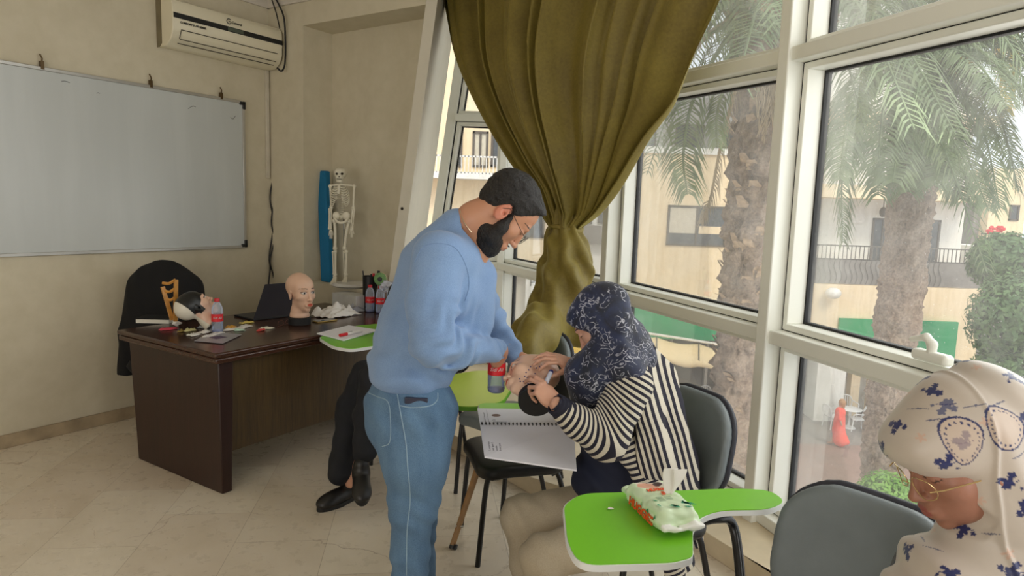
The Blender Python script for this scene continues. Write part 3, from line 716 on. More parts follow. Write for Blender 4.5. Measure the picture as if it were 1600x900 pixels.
# --- palms
g = G('palm_bark'); v = g.co(); n1 = g.noise(v, 5, 8, .7, .5); n2 = g.noise(v, 26, 6, .7)
c = g.mix(.45, g.ramp(n1, [(.3, lin((118, 96, 80))), (.5, lin((164, 140, 120))), (.72, lin((206, 184, 160)))]), g.ramp(n2, [(.35, lin((104, 84, 70))), (.65, lin((196, 172, 150)))]))
g.base(c, .9); g.bump(n2, .9, .04); M_bark = g.m
def leafmat(name, c1, c2, tr=.35):
    g = G(name); v = g.co(); n = g.noise(v, 2.3, 4); col = g.ramp(n, [(.3, lin(c1)), (.7, lin(c2))]); g.base(col, .55)
    t = g.n('BsdfTranslucent'); g.link(col, t.inputs[0]); mx = g.n('MixShader'); mx.inputs[0].default_value = tr; g.link(g.b.outputs[0], mx.inputs[1]); g.link(t.outputs[0], mx.inputs[2]); g.link(mx.outputs[0], g.out.inputs[0]); return g.m
M_fg = leafmat('palm_leaf_green', (88, 108, 72), (132, 148, 104)); M_fy = leafmat('palm_leaf_yellow', (206, 178, 84), (232, 208, 110)); M_fd = leafmat('palm_leaf_dry', (150, 132, 104), (190, 168, 136))
def trunk(root, x, y, z0, z1, rad, seed, amp=.05, nz_=220, na=96, scale=.22):
    ang = np.linspace(0, 2 * math.pi, na, endpoint=False); zs = np.linspace(z0, z1, nz_); r0 = np.random.RandomState(seed)
    A, Zz = np.meshgrid(ang, zs); rr = np.interp(Zz, [z0, z0 + 1.2, z1 - 1.6, z1 - .5, z1], [rad * 1.15, rad, rad * 1.02, rad * 1.3, rad * 1.1])
    rows = Zz / scale; k = 9; u = A / (2 * math.pi) * k + .5 * np.floor(rows); fr_ = rows - np.floor(rows); fu = u - np.floor(u)
    h = (1 - fr_) * (1 - (2 * np.abs(fu - .5)) ** 2)                          # overlapping leaf-base scales
    ns = wob(np.stack([np.cos(A) * rad, np.sin(A) * rad, Zz], -1).reshape(-1, 3), 7, seed).reshape(A.shape)
    cell = r0.rand(400, 20)[(np.floor(rows).astype(int)) % 400, (np.floor(u).astype(int)) % 9]
    d = rr + amp * (h * (.5 + cell)) + .03 * ns + .012 * r0.normal(size=A.shape)
    V = np.stack([x + np.cos(A) * d, y + np.sin(A) * d, Zz], -1).reshape(-1, 3)
    i = np.arange(nz_ - 1)[:, None] * na; j = np.arange(na)[None]; jn = (j + 1) % na
    Q = np.stack([i + j, i + jn, i + na + jn, i + na + j], -1).reshape(-1, 4)
    return mkobj('trunk', V, Q, M_bark, root, smooth=True)
def frond(root, pts, L0=.42, n=70, mat=None, wid=.0095, droop=.5, seed=0, label=None):
    r0 = random.Random(seed); P = spline(pts, 14); m = len(P); mb = MB()
    mb.tube(P[::2] + [P[-1]], list(np.linspace(.03, .006, len(P[::2]) + 1)), 5)
    for i in range(n):
        t = .12 + .88 * i / n; f = t * (m - 1); k = min(int(f), m - 2); p = P[k] + (P[k + 1] - P[k]) * (f - k); d = nrm(P[k + 1] - P[k])
        side, upv, _ = basis(d); l = L0 * math.sin(math.pi * (.12 + .8 * t)) ** .7 * r0.uniform(.85, 1.1)
        for sgn in (-1, 1):
            dr = nrm(side * sgn * .8 + d * r0.uniform(.5, .8) + upv * r0.uniform(.05, .3)); q1 = p + dr * l * .5; q2 = p + dr * l + np.array([0, 0, -1]) * l * droop * r0.uniform(.6, 1.2)
            wv = nrm(np.cross(dr, upv)) * wid
            mb.add([p - wv * .5, p + wv * .5, q1 + wv, q1 - wv, q2], [(0, 1, 2, 3), (3, 2, 4)])
    return mb.build('frond', mat or M_fg, root, smooth=False, label=label)
def arch(c, az, el, L, sag):
    d = np.array([math.cos(az) * math.cos(el), math.sin(az) * math.cos(el), math.sin(el)])
    return [c + d * L * t + np.array([0, 0, -1]) * sag * L * t ** 2.2 for t in (0, .25, .5, .75, 1)]
p1 = PY(1196, 330, 7.0)
pA = thing('palm_tree', 'nearest palm with a thick scaly trunk, right outside the second widest window', 'palm', (p1[0], p1[1], GZ))
trunk(pA, p1[0], p1[1], GZ, 4.1, .37, 3, amp=.07)
cA = np.array([p1[0], p1[1], 4.15])
for i in range(30):
    az = i * 2.4; el = R(rng.uniform(-30, 62)); frond(pA, arch(cA, az, el, rng.uniform(2.1, 2.9), rng.uniform(.35, .8)), .42, 64, seed=i)
def fpx(root, pl_, y0, y1, **kw):
    n_ = len(pl_); return frond(root, [PY(a, b, y0 + (y1 - y0) * i / (n_ - 1)) for i, (a, b) in enumerate(pl_)], **kw)
fpx(pA, [(1180, 0), (1135, 60), (1085, 150), (1068, 240), (1074, 304)], 6.9, 6.2, L0=.34, n=70, droop=.6)
fpx(pA, [(1170, 10), (1090, 70), (1020, 160), (985, 260), (968, 350)], 6.9, 6.6, L0=.36, n=70, mat=M_fd, droop=.6, label='dry grey-brown frond')
fpx(pA, [(1190, 20), (1160, 100), (1128, 220), (1112, 300), (1096, 350)], 6.7, 6.6, L0=.2, n=50, mat=M_fd, droop=.7, label='dry grey-brown frond')
fpx(pA, [(1190, 10), (1150, 90), (1122, 170), (1120, 230)], 6.7, 6.4, L0=.2, n=50, droop=.6)
fpx(pA, [(1260, 40), (1200, 60), (1150, 40), (1090, 60)], 6.7, 5.9, L0=.34, n=60)
fpx(pA, [(1230, 60), (1190, 30), (1140, 10), (1085, 20)], 6.3, 5.8, L0=.3, n=60)
mb = MB()
for i in range(70):
    a = PY(rng.uniform(1188, 1222), rng.uniform(105, 140), 6.5); b = PY(rng.uniform(1182, 1240), rng.uniform(170, 225), 6.45); mb.tube([a, (a + b) / 2 + np.array([rng.uniform(-.04, .04), 0, 0]), b], .005, 4)
mb.build('dry_fibre', M_fd, pA)
mb = MB(); r1 = random.Random(5)
for i in range(330):                                     # cut leaf stubs sticking out of the bark
    az = r1.uniform(0, 6.28); z = r1.uniform(-1.4, 4.0); d = np.array([math.cos(az), math.sin(az), 0]); tn = np.array([-d[1], d[0], 0]); rr = .36 if z < 2.6 else .36 + (z - 2.6) * .12
    c = np.array([p1[0], p1[1], z]) + d * rr; wv = tn * r1.uniform(.045, .085); up_ = Z * r1.uniform(.06, .12)
    mb.add([c - wv, c + wv, c + wv * .5 + up_ + d * .08, c - wv * .5 + up_ + d * .08, c - wv * .8 - up_ * .4 + d * .01, c + wv * .8 - up_ * .4 + d * .01, c + up_ * .8 + d * .0], [(0, 1, 2, 3), (4, 5, 1, 0), (3, 2, 6)])
mb.build('leaf_stubs', plain('pale_leaf_stub', (188, 160, 130), .85, var=.25, scale=20), pA, smooth=False)
p2 = PY(1424, 300, 10.5); p2b = PY(1398, 719, 10.5)
pB = thing('palm_tree', 'second palm with a slimmer trunk and full green crown, seen through the right window', 'palm', (p2b[0], p2b[1], GZ))
tk = trunk(pB, p2[0], p2[1], GZ, 3.6, .3, 9, amp=.035, scale=.12)
cB = PY(1440, 85, 10.5)
for i in range(26):
    az = i * 2.4 + .4; el = R(rng.uniform(0, 62)); frond(pB, arch(cB, az, el, rng.uniform(2.2, 3.0), rng.uniform(.35, .7)),   .5, 90, seed=100 + i, wid=.013)
for pl_, y1 in (([(1440, 80), (1500, 110), (1560, 180), (1592, 300)], 9.6), ([(1440, 90), (1490, 130), (1535, 200), (1562, 325)], 9.2), ([(1440, 90), (1480, 150), (1510, 240), (1545, 330)], 9.0), ([(1430, 90), (1450, 170), (1480, 250), (1500, 312)], 9.4),
               ([(1430, 90), (1420, 160), (1430, 240), (1418, 300)], 9.4), ([(1430, 90), (1390, 130), (1375, 220), (1372, 305)], 9.3), ([(1430, 80), (1360, 110), (1325, 190), (1312, 280)], 9.3), ([(1420, 90), (1350, 150), (1318, 260), (1316, 380)], 9.9), ([(1440, 80), (1530, 90), (1590, 140), (1640, 260)], 9.3), ([(1440, 80), (1540, 60), (1610, 90), (1680, 200)], 9.5), ([(1440, 95), (1465, 160), (1470, 230), (1460, 290)], 9.1), ([(1440, 95), (1400, 170), (1400, 240), (1395, 285)], 9.1)):
    fpx(pB, pl_, 10.4, y1, L0=.5, n=90, wid=.014, seed=int(pl_[2][0]), droop=.55)
for pl_ in ([(1500, -60), (1550, -10), (1568, 60), (1572, 175)], [(1470, -60), (1490, 20), (1497, 70), (1500, 110)]): fpx(pB, pl_, 11.5, 11.3, L0=.45, n=70, wid=.022, mat=M_fy, label='yellowed frond')
# bush and trees
M_bush = leafmat('bush_leaf', (104, 156, 56), (160, 200, 92)); M_tree = leafmat('tree_leaf', (70, 104, 60), (118, 148, 92))
def foliage(name, label, cat, blobs, n, mat, s, loc, trunkpts=None):
    t = thing(name, label, cat, loc); mb = MB(); r0 = random.Random(len(label))
    for i in range(n):
        c, rad = blobs[i % len(blobs)]; d = nrm([r0.gauss(0, 1) for _ in range(3)]); p = np.array(c) + d * np.array(rad) * r0.uniform(.72, 1.04)
        a = nrm([r0.gauss(0, 1) for _ in range(3)]); b = nrm(np.cross(a, d) + .001); a = np.cross(d, b) + d * r0.uniform(-.5, .5); k = s * r0.uniform(.6, 1.3)
        mb.add([p - a * k, p - b * k * .4, p + a * k, p + b * k * .4], [(0, 1, 2, 3)])
    mb.build('foliage', mat, t, smooth=False)
    MB().tube(trunkpts, .09, 8).build('stem', M_bark, t); return t
cb = PY(1385, 778, 9.3)
foliage('shrub', 'bright green bush top rising in front of the second palm trunk, below the right window', 'shrub', [(cb, (.42, .4, .38)), (cb + np.array([.35, .1, -.12]), (.4, .4, .34)), (cb + np.array([-.2, 0, -.3]), (.45, .4, .4)), (cb + np.array([.75, .0, -.3]), (.45, .4, .4)), (cb + np.array([.3, 0, -.8]), (.8, .5, .5))], 9000, M_bush, .045, (*cb[:2], GZ), [(cb[0] + .2, cb[1], GZ), (cb[0] + .2, cb[1], cb[2] - .6)])
ct = PY(1590, 500, 20)
foliage('tree', 'leafy green street tree at the right edge, beside the white building', 'tree', [(ct, (1.3, 1.3, 1.5)), (ct + np.array([1.2, .4, .6]), (1.5, 1.4, 1.6)), (ct + np.array([.6, 0, -1.6]), (1.6, 1.3, 1.1)), (ct + np.array([2.3, 0, -.2]), (1.5, 1.3, 2)), (ct + np.array([.9, 2, 1.6]), (1.0, 1.3, 1.0))], 22000, M_tree, .12, (ct[0] + 1, ct[1], GZ), [(ct[0] + 1, ct[1], GZ), (ct[0] + 1, ct[1], ct[2])])
# ------------------------------------------------------------------ whiteboard, air conditioner, cables
g = G('whiteboard_surface'); v = g.co(); n = g.noise(v, 1.3, 4); st = g.noise(g.mapping(v, (5, 5, .5)), 1.5, 3)
c = g.mix(.3, g.ramp(n, [(.3, lin((192, 196, 194))), (.7, lin((208, 212, 210)))]), g.ramp(st, [(.45, lin((190, 196, 194))), (.68, lin((226, 230, 228)))]))
g.base(g.mix(.6, c, lin((200, 204, 202))), .3); M_board = g.m
M_alu = plain('brushed_aluminium', (190, 188, 182), .35, .6, var=.05); M_blackp = plain('black_plastic', (24, 25, 27), .45)
wb = thing('whiteboard', 'large white writing board in a thin aluminium frame on the left wall', 'whiteboard', LA + Z * 1.2)
t1 = (PL(378, 200, LA, LA + U) - LA) @ U; t0 = -.35; zb, zt = 1.2, 2.343
def onL(t, d, z): return LA + U * t + N * d + Z * z
AX = np.array([U, N, Z])
MB().box(onL((t0 + t1) / 2, .012, (zb + zt) / 2), (t1 - t0, .016, zt - zb), AX).build('writing_surface', M_board, wb, smooth=False)
mb = MB(); s = .022
for z in (zb, zt): mb.box(onL((t0 + t1) / 2, .015, z), (t1 - t0, .028, s), AX)
for t in (t0, t1): mb.box(onL(t, .015, (zb + zt) / 2), (s, .028, zt - zb), AX)
mb.build('board_frame', M_alu, wb, bevel=.003)
for z in (zb, zt):
    mb = MB(); sg_ = 1 if z == zb else -1; mb.box(onL(t1 - .01, .017, z + sg_ * .01), (.05, .034, .026), AX); mb.box(onL(t1 + .002, .017, z + sg_ * .025), (.026, .034, .06), AX); mb.build('corner_cap', M_blackp, wb, bevel=.004)
for px, py in ((63, 105), (233, 133), (343, 155)):
    p = PL(px, py, LA, LA + U); t = (p - LA) @ U; mb = MB(); mb.box(onL(t, .02, zt + .02), (.02, .02, .05), AX); mb.tube([onL(t, .02, zt + .03), onL(t, .03, zt + .06), onL(t - .01, .025, zt + .085)], .005, 6); mb.build('hanging_clip', plain('brass_clip', (96, 78, 52), .4, .7), wb)
mb = MB()
for (a, b, c_) in (((294, 170), (301, 166), (306, 167)), ((360, 183), (364, 186), (368, 181)), ((96, 127), (102, 127), (109, 129)), ((151, 146), (153, 145), (156, 146))):
    pts = [PL(*q_, LA + N * .0215, LA + U + N * .0215) for q_ in (a, b, c_)]; mb.tube(spline(pts, 4), .0016, 4)
mb.build('pen_mark', M_blackp, wb)
# air conditioner
M_ac = plain('ivory_plastic', (226, 218, 192), .38, var=.02); M_acd = plain('dusty_plastic_side', (120, 110, 84), .6)  # side plate is a darker, browner plastic than the body
ac = thing('air_conditioner', 'ivory wall air conditioner with a black stripe, above the whiteboard corner', 'air conditioner', LN + Z * 2.7)
ta = (PL(263, 40, LA, LA + U) - LN) @ U; ta, tb = -.93, -.02
def onC(t, d, z): return LN + U * t + N * d + Z * z
zt_, zb_ = 2.95, 2.63
prof = [(0, zt_), (.13, zt_), (.175, zt_ - .012), (.195, zt_ - .05), (.2, zt_ - .13), (.195, zb_ + .1), (.17, zb_ + .045), (.11, zb_ + .0), (0, zb_)]
mb = MB(); mb.loft([[onC(t, d, z) for d, z in prof] for t in (ta, ta + .006, tb - .006, tb)]); mb.build('body', M_ac, ac, bevel=.006)
mb = MB(); mb.loft([[onC(t, d, z) for d, z in [(0.0, zt_ + .002), (.06, zt_ + .002), (.06, zb_ + .02), (.03, zb_ - .004), (0, zb_ - .004)]] for t in (ta - .004, ta)]); mb.build('side_back_plate', M_acd, ac)
def onfront(d0=.2): return d0
mb = MB(); mb.loft([[onC(t, d, z) for d, z in [(.15, zt_ - .105), (.2025, zt_ - .105), (.2035, zt_ - .14), (.15, zt_ - .14)]] for t in (ta + .005, tb - .002)]); mb.build('black_stripe', M_blackp, ac, smooth=False)
mb = MB(); mb.loft([[onC(t, d, z) for d, z in [(.15, zt_ - .11), (.2045, zt_ - .11), (.205, zt_ - .135), (.15, zt_ - .135)]] for t in (-.51, -.38)]); mb.build('display', plain('grey_green_display', (84, 92, 80), .3), ac, smooth=False)
mb = MB(); mb.loft([[onC(t, d, z) for d, z in [(.12, zb_ + .105), (.1975, zb_ + .105), (.192, zb_ + .1), (.176, zb_ + .052), (.12, zb_ + .02)]] for t in (ta + .07, tb - .06)]); lv = mb.build('louvre', M_ac, ac, bevel=.004)
mb = MB()
for d, z in ((.199, zb_ + .108), (.178, zb_ + .047), (.15, zb_ + .022)): mb.tube([onC(ta + .06, d, z), onC(tb - .05, d, z)], .003, 5)
mb.tube([onC(ta + .06, .2, zb_ + .108), onC(ta + .058, .176, zb_ + .05)], .003, 5); mb.build('louvre_gap', plain('dark_slot', (70, 60, 44), .7), ac)
text('COMFORT PLUS SERIES', ac, 'lettering', onC(ta + .05, .2035, zt_ - .17), U, Z, .019, M_blackp, bold=.0006)
mb = MB(); c = onC(-.5, .2025, zt_ - .068); mb.tube([c + U * .018 * math.cos(a) + Z * .018 * math.sin(a) for a in np.linspace(.8, 5.6, 12)], .003, 5); mb.tube([c, c + U * .016, c + U * .016 - Z * .014], .003, 5); mb.build('emblem', M_blackp, ac)
text('General', ac, 'lettering', onC(-.475, .2015, zt_ - .078), U, Z, .026, M_blackp, bold=.0004)
# conduit and cables
M_cond = plain('white_conduit', (206, 198, 180), .5)
pc = PL(424, 200, LA, LA + U); tc_ = -.03
cdt = MB().box(onC(tc_, .012, (2.63 + PL(426, 279, LN, LN + N)[2]) / 2), (.03, .022, 2.63 - PL(426, 279, LN, LN + N)[2]), AX).build('cable_conduit', M_cond, loc=onC(tc_, 0, 1.7), bevel=.003)
tag(cdt, 'slim white cable conduit running down the wall below the air conditioner', 'conduit')
M_cab = plain('black_cable', (20, 20, 22), .5)
def cable(name, label, pts, r=.006, grp=None):
    P = spline(pts, 6); return tag(MB().tube(P, r, 8).build(name, M_cab, loc=P[-1]), label, 'cable', grp)
pw = lambda px, py, d=.02: PL(px, py, LA + N * d, LA + N * d + U)
cable('power_cable', 'black cable hanging in the left strand below the conduit', [pw(*q_) for q_ in ((426, 280), (422, 310), (427, 350), (421, 400), (422, 420), (419, 450))])
cable('power_cable', 'black cable hanging in the right strand below the conduit', [pw(*q_, .03) for q_ in ((427, 280), (429, 305), (424, 345), (428, 375), (422, 408), (427, 430), (430, 450))])
pe = lambda px, py, d: PL(px, py, LN - U * d, LN - U * d + N)
cable('refrigerant_cable', 'black cable looping round the right end of the air conditioner', [pe(*q_) for q_ in ((424, -14, .06), (436, 8, .05), (444, 30, .04), (446, 70, .02), (445, 100, .03), (440, 111, .06), (433, 106, .08))], .007)
cable('refrigerant_cable', 'thin black cable entering the top of the air conditioner', [pe(*q_) for q_ in ((420, -14, .06), (430, 15, .06), (434, 30, .07), (437, 44, .09))], .005)
# ------------------------------------------------------------------ skeleton and blue foam in the niche
M_bone = plain('ivory_bone_plastic', (226, 220, 200), .5, var=.05)
SKY = PL(556, 300, LN + U * .09, LN + U * .09 + N)[1]
sk = thing('model_skeleton', 'small white anatomical skeleton standing in the wall niche', 'skeleton', (*PY(560, 443, SKY)[:2], SILL))
def S(px, py, dy=0): return PY(px, py, SKY + dy)
KS = SKY / FOC
mb = MB(); mb.ball(S(532, 270.5), (9.6 * KS, .06, 8.5 * KS), 10); mb.ball(S(531, 277, -.02), (6.5 * KS, .04, 6 * KS), 8); mb.lathe(S(531, 282, -.02) - Z * .012, [(4.6 * KS, 0), (5.4 * KS, .012), (5 * KS, .02)], 12); sku = mb.build('skull', M_bone, sk)
M_sock = plain('dark_hollow', (60, 52, 42), .9); mb = MB()
for x in (526.5, 534.5): mb.ball(S(x, 271.5, -.052), (2 * KS, .014, 2 * KS), 6)
mb.ball(S(530, 276, -.058), (.9 * KS, .008, 1.4 * KS), 5); mb.tube([S(526, 279.5, -.06), S(535, 280, -.058)], .002, 4); mb.build('hollows', M_sock, sku)
mb = MB()
for i, y in enumerate(np.linspace(283, 342, 22)): mb.ball(S(533 + 3 * math.sin((y - 283) / 59 * 3), y), (3.2 * KS, .014, 1.15 * KS), 5)
mb.build('spine', M_bone, sk)
mb = MB(); mb.tube([S(530, 290, -.05), S(529, 303, -.06)], .011, 6)
for i in range(9):
    y = 290 + i * 2.6; wd = (11 + 7 * math.sin(min(i, 6) / 6 * 1.57)) * .82; lo_ = (4 + i * .9)
    for sg_ in (-1, 1):
        mb.tube(spline([S(533, y - 1, .02), S(532 + sg_ * wd * .75, y, .0), S(531 + sg_ * wd, y + lo_ * .45, -.02), S(530 + sg_ * wd * .75, y + lo_, -.05), S(530 + sg_ * max(wd * .22, (i - 4) * 2.2), y + lo_ - 1 if i < 5 else y + lo_ - 3, -.06)], 4), .0042, 5)
mb.build('rib_cage', M_bone, sk)
mb = MB(); mb.tube([S(515, 290), S(530, 288.5, -.03), S(553, 290)], .007, 6); mb.build('collar_bone', M_bone, sk)
mb = MB()
for sg_, x in ((-1, 525.5), (1, 541)): mb.ball(S(x, 337, 0), (6.2 * KS, .02, 6.5 * KS), 8)
mb.tube(spline([S(523, 341, -.02), S(528, 347, -.03), S(534, 348, -.03), S(540, 346, -.03), S(544, 340, -.02)], 4), .01, 6); mb.ball(S(534, 339), (3 * KS, .03, 4 * KS), 6); mb.build('pelvis', M_bone, sk)
def bone(nm, pts, r=.009):
    mb = MB(); P = spline(pts, 4); mb.tube(P, [r * (1.35 if j in (0, len(P) - 1) else 1) for j in range(len(P))], 8)
    for q_ in (P[0], P[-1]): mb.ball(q_, r * 1.7, 6)
    mb.build(nm, M_bone, sk)
bone('upper_arm', [S(516, 291), S(517, 308), S(517.5, 324)]); bone('upper_arm', [S(553.5, 291), S(552.5, 308), S(552, 325)])
for dx, r_ in ((-1.2, .006), (1.6, .005)): bone('forearm', [S(516 + dx, 327), S(515.5 + dx, 357)], r_)
for dx, r_ in ((-1.3, .005), (1.3, .006)): bone('forearm', [S(552 + dx, 328), S(549.5 + dx, 358)], r_)
for x0, y0 in ((517, 361), (549.5, 359)):
    mb = MB(); mb.ball(S(x0, y0), (3 * KS, .012, 2.4 * KS), 6)
    for i in range(5): mb.tube([S(x0 - 2.4 + i * 1.2, y0 + 1), S(x0 - 3.2 + i * 1.7, y0 + 7 + (i in (1, 2, 3)) * 5)], .0028, 5)
    mb.build('hand', M_bone, sk)
bone('thigh_bone', [S(522.5, 345), S(524, 365), S(523.5, 388)], .0115); bone('thigh_bone', [S(545, 346), S(541, 365), S(538.5, 388)], .0115)
for x0 in (522.5, 539.5):
    bone('shin_bone', [S(x0 + 1.5, 393), S(x0 + 1.5, 429)], .009); bone('shin_bone', [S(x0 - 2.5, 394), S(x0 - 1.5, 428)], .005)
for x0, sg_ in ((523, -1), (540, -1)):
    mb = MB(); mb.ball(S(x0, 432), (3 * KS, .02, 3 * KS), 6)
    for i in range(5): mb.tube([S(x0 - 1 + i * .9, 433, -.01), S(x0 - 7 + i * 2.0, 444.5 - abs(i - 1) * .3, -.08)], .005, 5)
    mb.build('foot', M_bone, sk)
bb_ = S(556, 440, -.02); mb = MB(); mb.lathe((bb_[0] - .03, bb_[1] + .0, SILL), [(.14, 0), (.16, .012), (.15, .03), (.1, .036)], 28); mb.build('stand_base', plain('white_stand', (214, 212, 206), .4), sk)
MB().tube([(S(537, 430)[0], S(537, 430)[1] + .03, SILL + .02), S(537, 340, .03)], .006, 8).build('stand_rod', plain('steel_rod', (150, 150, 146), .3, .8), sk)
fo = MB(); a0 = PL(512, 440, LN + U * .13, LN + U * .13 + N); a0[2] = SILL; a1 = PL(505, 267, LN + U * .2, LN + U * .2 + N)
wv = N * .052; dv = U * .03
fo.hexa([a0 - wv - dv, a0 + wv - dv, a0 + wv + dv, a0 - wv + dv], [a1 - wv - dv, a1 + wv - dv, a1 + wv + dv, a1 - wv + dv])
tag(fo.build('foam_pad', plain('blue_foam', (20, 112, 158), .8, var=.05), loc=a0, bevel=.012), 'tall blue foam pad leaning in the niche behind the skeleton', 'foam pad')
# ------------------------------------------------------------------ desk
DZ = .79
def woodmat(name, c1, c2, rough=.3, ax=(1, 12, 12), sc=3):
    g = G(name); v = g.co(); mv = g.mapping(v, ax, (0, 0, -math.atan2(U[1], U[0]))); n = g.noise(mv, sc, 8, .65, .6); n2 = g.noise(mv, sc * 5, 5, .7)
    c = g.mix(.4, g.ramp(n, [(.3, lin(c1)), (.7, lin(c2))]), g.ramp(n2, [(.4, lin(c1)), (.7, lin(c2))])); g.base(c, rough); g.bump(n2, .08, .003); return g.m
M_wtop = woodmat('dark_walnut_top', (48, 28, 20), (84, 54, 40), .22); M_wend = woodmat('mahogany_end_panel', (34, 16, 12), (54, 28, 20), .38, (12, 12, .6)); M_wmod = woodmat('olive_brown_panel', (58, 42, 18), (98, 76, 38), .42, (12, 12, .6))
fl_ = PZ(337, 553, DZ); fl_[2] = 0; DL, DW = 1.6, .98
dk = thing('office_desk', 'dark brown wooden office desk with a slab end panel, below the whiteboard', 'desk', fl_ - N * DW / 2)
def D(u_, w_, z=0): return fl_ + U * u_ - N * w_ + Z * z
mb = MB(); cr_ = [(.0, .0), (DL, 0), (DL, DW), (0, DW)]
def slab(mb, u0, u1, w0, w1, z0, z1): return mb.hexa([D(u0, w0, z0), D(u1, w0, z0), D(u1, w1, z0), D(u0, w1, z0)], [D(u0, w0, z1), D(u1, w0, z1), D(u1, w1, z1), D(u0, w1, z1)])
slab(mb, 0, DL, 0, DW, DZ - .028, DZ); slab(mb, .006, DL, .006, DW - .006, DZ - .062, DZ - .03); mb.build('desktop', M_wtop, dk, bevel=.009)
mb = MB(); mb.hexa([D(.17, .03, 0), D(.2, .03, 0), D(.2, DW - .08, 0), D(.17, DW - .08, 0)], [D(.05, .03, DZ - .062), D(.16, .03, DZ - .062), D(.16, DW - .06, DZ - .062), D(.05, DW - .06, DZ - .062)])
mb = MB(); mb.hexa([D(.05, .04, .0), D(.11, .04, 0), D(.11, DW - .1, 0), D(.05, DW - .1, 0)], [D(.04, .04, DZ - .062), D(.13, .04, DZ - .062), D(.13, DW - .06, DZ - .062), D(.04, DW - .06, DZ - .062)])
mb.build('end_panel', M_wend, dk, bevel=.006)
mb = MB(); slab(mb, DL - .1, DL - .03, .04, DW - .1, 0, DZ - .062); mb.build('end_panel', M_wend, dk, bevel=.006)
mb = MB(); slab(mb, .12, DL - .1, .1, .125, .2, DZ - .062); mb.build('front_panel', M_wmod, dk)
mb = MB(); slab(mb, .06, .1, .05, .07, -.0, .012); mb.build('foot_glide', M_blackp, dk)
# ------------------------------------------------------------------ things on the desk
def bottle(label, p, h=.205, grp=None, water=.55, txt=False):
    t = thing('water_bottle', label, 'bottle', (0, 0, 0), grp); r = .0325
    prof = [(0, .0), (.024, .0), (.031, .006), (r, .015), (r - .0015, .03), (r, .045), (r, .06), (r - .001, .11), (r, .125), (.03, .15), (.022, .17), (.0135, .182), (.0125, h - .018)]
    MB().lathe((0, 0, 0), prof, 24, cap=False).build('bottle_body', clear('clear_blue_plastic', (240, 244, 252), .26), t, smooth=True)
    MB().lathe((0, 0, .002), [(0.001, 0), (.028, 0), (.031, .01), (r - .002, .03), (r - .003, .19 * water), (.001, .19 * water)], 20, cap=False).build('water', clear('water_tint', (226, 236, 248), .06), t, smooth=True)
    MB().lathe((0, 0, .001), [(0.001, .012), (.02, .006), (.029, .002), (.03, .014), (.001, .018)], 20, cap=False).build('blue_base', clear('blue_base_plastic', (60, 110, 210), .6), t, smooth=True)
    MB().lathe((0, 0, h - .02), [(.0155, 0), (.0158, .016), (.014, .02), (.001, .02)], 20).build('cap', plain('red_cap', (206, 34, 44), .4), t)
    lb = MB().lathe((0, 0, .068), [(r + .0008, 0), (r + .0008, .045)], 28, cap=False).build('bottle_label', plain('red_label', (222, 36, 46), .45, var=.1, scale=40), t, smooth=True)
    d = nrm((-p[0], -p[1], 0)); xd = np.array([-d[1], d[0], 0]); 
    cu = text('Sidi Ali', lb, 'lettering', (0, 0, .085), (1, 0, 0), (0, 0, 1), .018, plain('white_print', (246, 240, 236), .5), shear=.3, align='CENTER', bold=.0003)
    me = cu.data                                           # wrap the lettering round the bottle
    for vv in me.vertices:
        a_ = vv.co.x / r; rr = r + .0018 + vv.co.y * 0; dd = d * math.cos(a_) + xd * math.sin(a_); z = vv.co.z; vv.co = (dd[0] * rr, dd[1] * rr, z)
    t.location = [float(x) for x in p]; return t
bottle('red-capped water bottle on the left of the desk, beside the black-haired head', PZ(340, 519, DZ))
for i, (px, py) in enumerate(((578, 487), (594, 489), (611, 491), (586, 480), (603, 481))):
    bottle(('leftmost red-capped bottle of the pack at the desk end', 'middle front bottle of the red-capped pack at the desk end', 'bottle of the desk-end pack nearest the person in the blue sweater', 'left back-row bottle of the red-capped pack at the desk end', 'right back-row bottle of the red-capped pack at the desk end')[i], PZ(px, py, DZ), .2, 'bottles at the desk end', .5)
M_pages = plain('white_pages', (228, 226, 214), .8, var=.03); M_paper = plain('white_paper', (236, 236, 242), .7, var=.02); M_blkcloth = plain('black_fabric', (12, 12, 14), .9)
# book
b0, b1 = PZ(214, 505, DZ), PZ(262, 506, DZ); bu = nrm((b1 - b0) * [1, 1, 0]); bw = np.cross(Z, bu); bw = bw if bw[1] > 0 else -bw; c = (b0 + b1) / 2 + bw * .07
bk_ = thing('book', 'thick closed book with a black cover on the left desk corner', 'book', c)
MB().box(c + Z * .013, (.2, .14, .024), [bu, bw, Z]).build('pages', M_pages, bk_); MB().box(c + Z * .029, (.205, .15, .006), [bu, bw, Z]).build('cover', M_blkcloth, bk_, bevel=.002)
# laptop
lp_ = thing('laptop', 'open dark laptop seen from behind its lid, on the desk behind the bald head', 'laptop', PZ(430, 495, DZ))
H0, H1, B0 = PZ(396, 499, DZ + .012), PZ(474, 490, DZ + .012), PZ(353, 490, DZ + .012); hd = H1 - H0; H1 = H0 + nrm(hd) * .35; bd = nrm(B0 - H0) * .235; bd = bd - nrm(hd) * (bd @ nrm(hd)) * .4
M_lap = plain('dark_slate_shell', (44, 44, 58), .4, .3, var=.04)
MB().hexa([p - Z * .011 for p in (H0, H1, H1 + bd, H0 + bd)], [H0 + Z * .003, H1 + Z * .003, H1 + bd + Z * .003, H0 + bd + Z * .003]).build('keyboard_base', plain('dark_keyboard', (30, 30, 34), .5), lp_, bevel=.003)
L0 = PZ(414, 444, DZ + .21); ld = L0 - H0; tn = nrm(np.cross(ld, hd)) * .006
MB().hexa([H0, H1, H1 + tn, H0 + tn], [H0 + ld, H1 + ld, H1 + ld + tn, H0 + ld + tn]).build('lid', M_lap, lp_, bevel=.003)
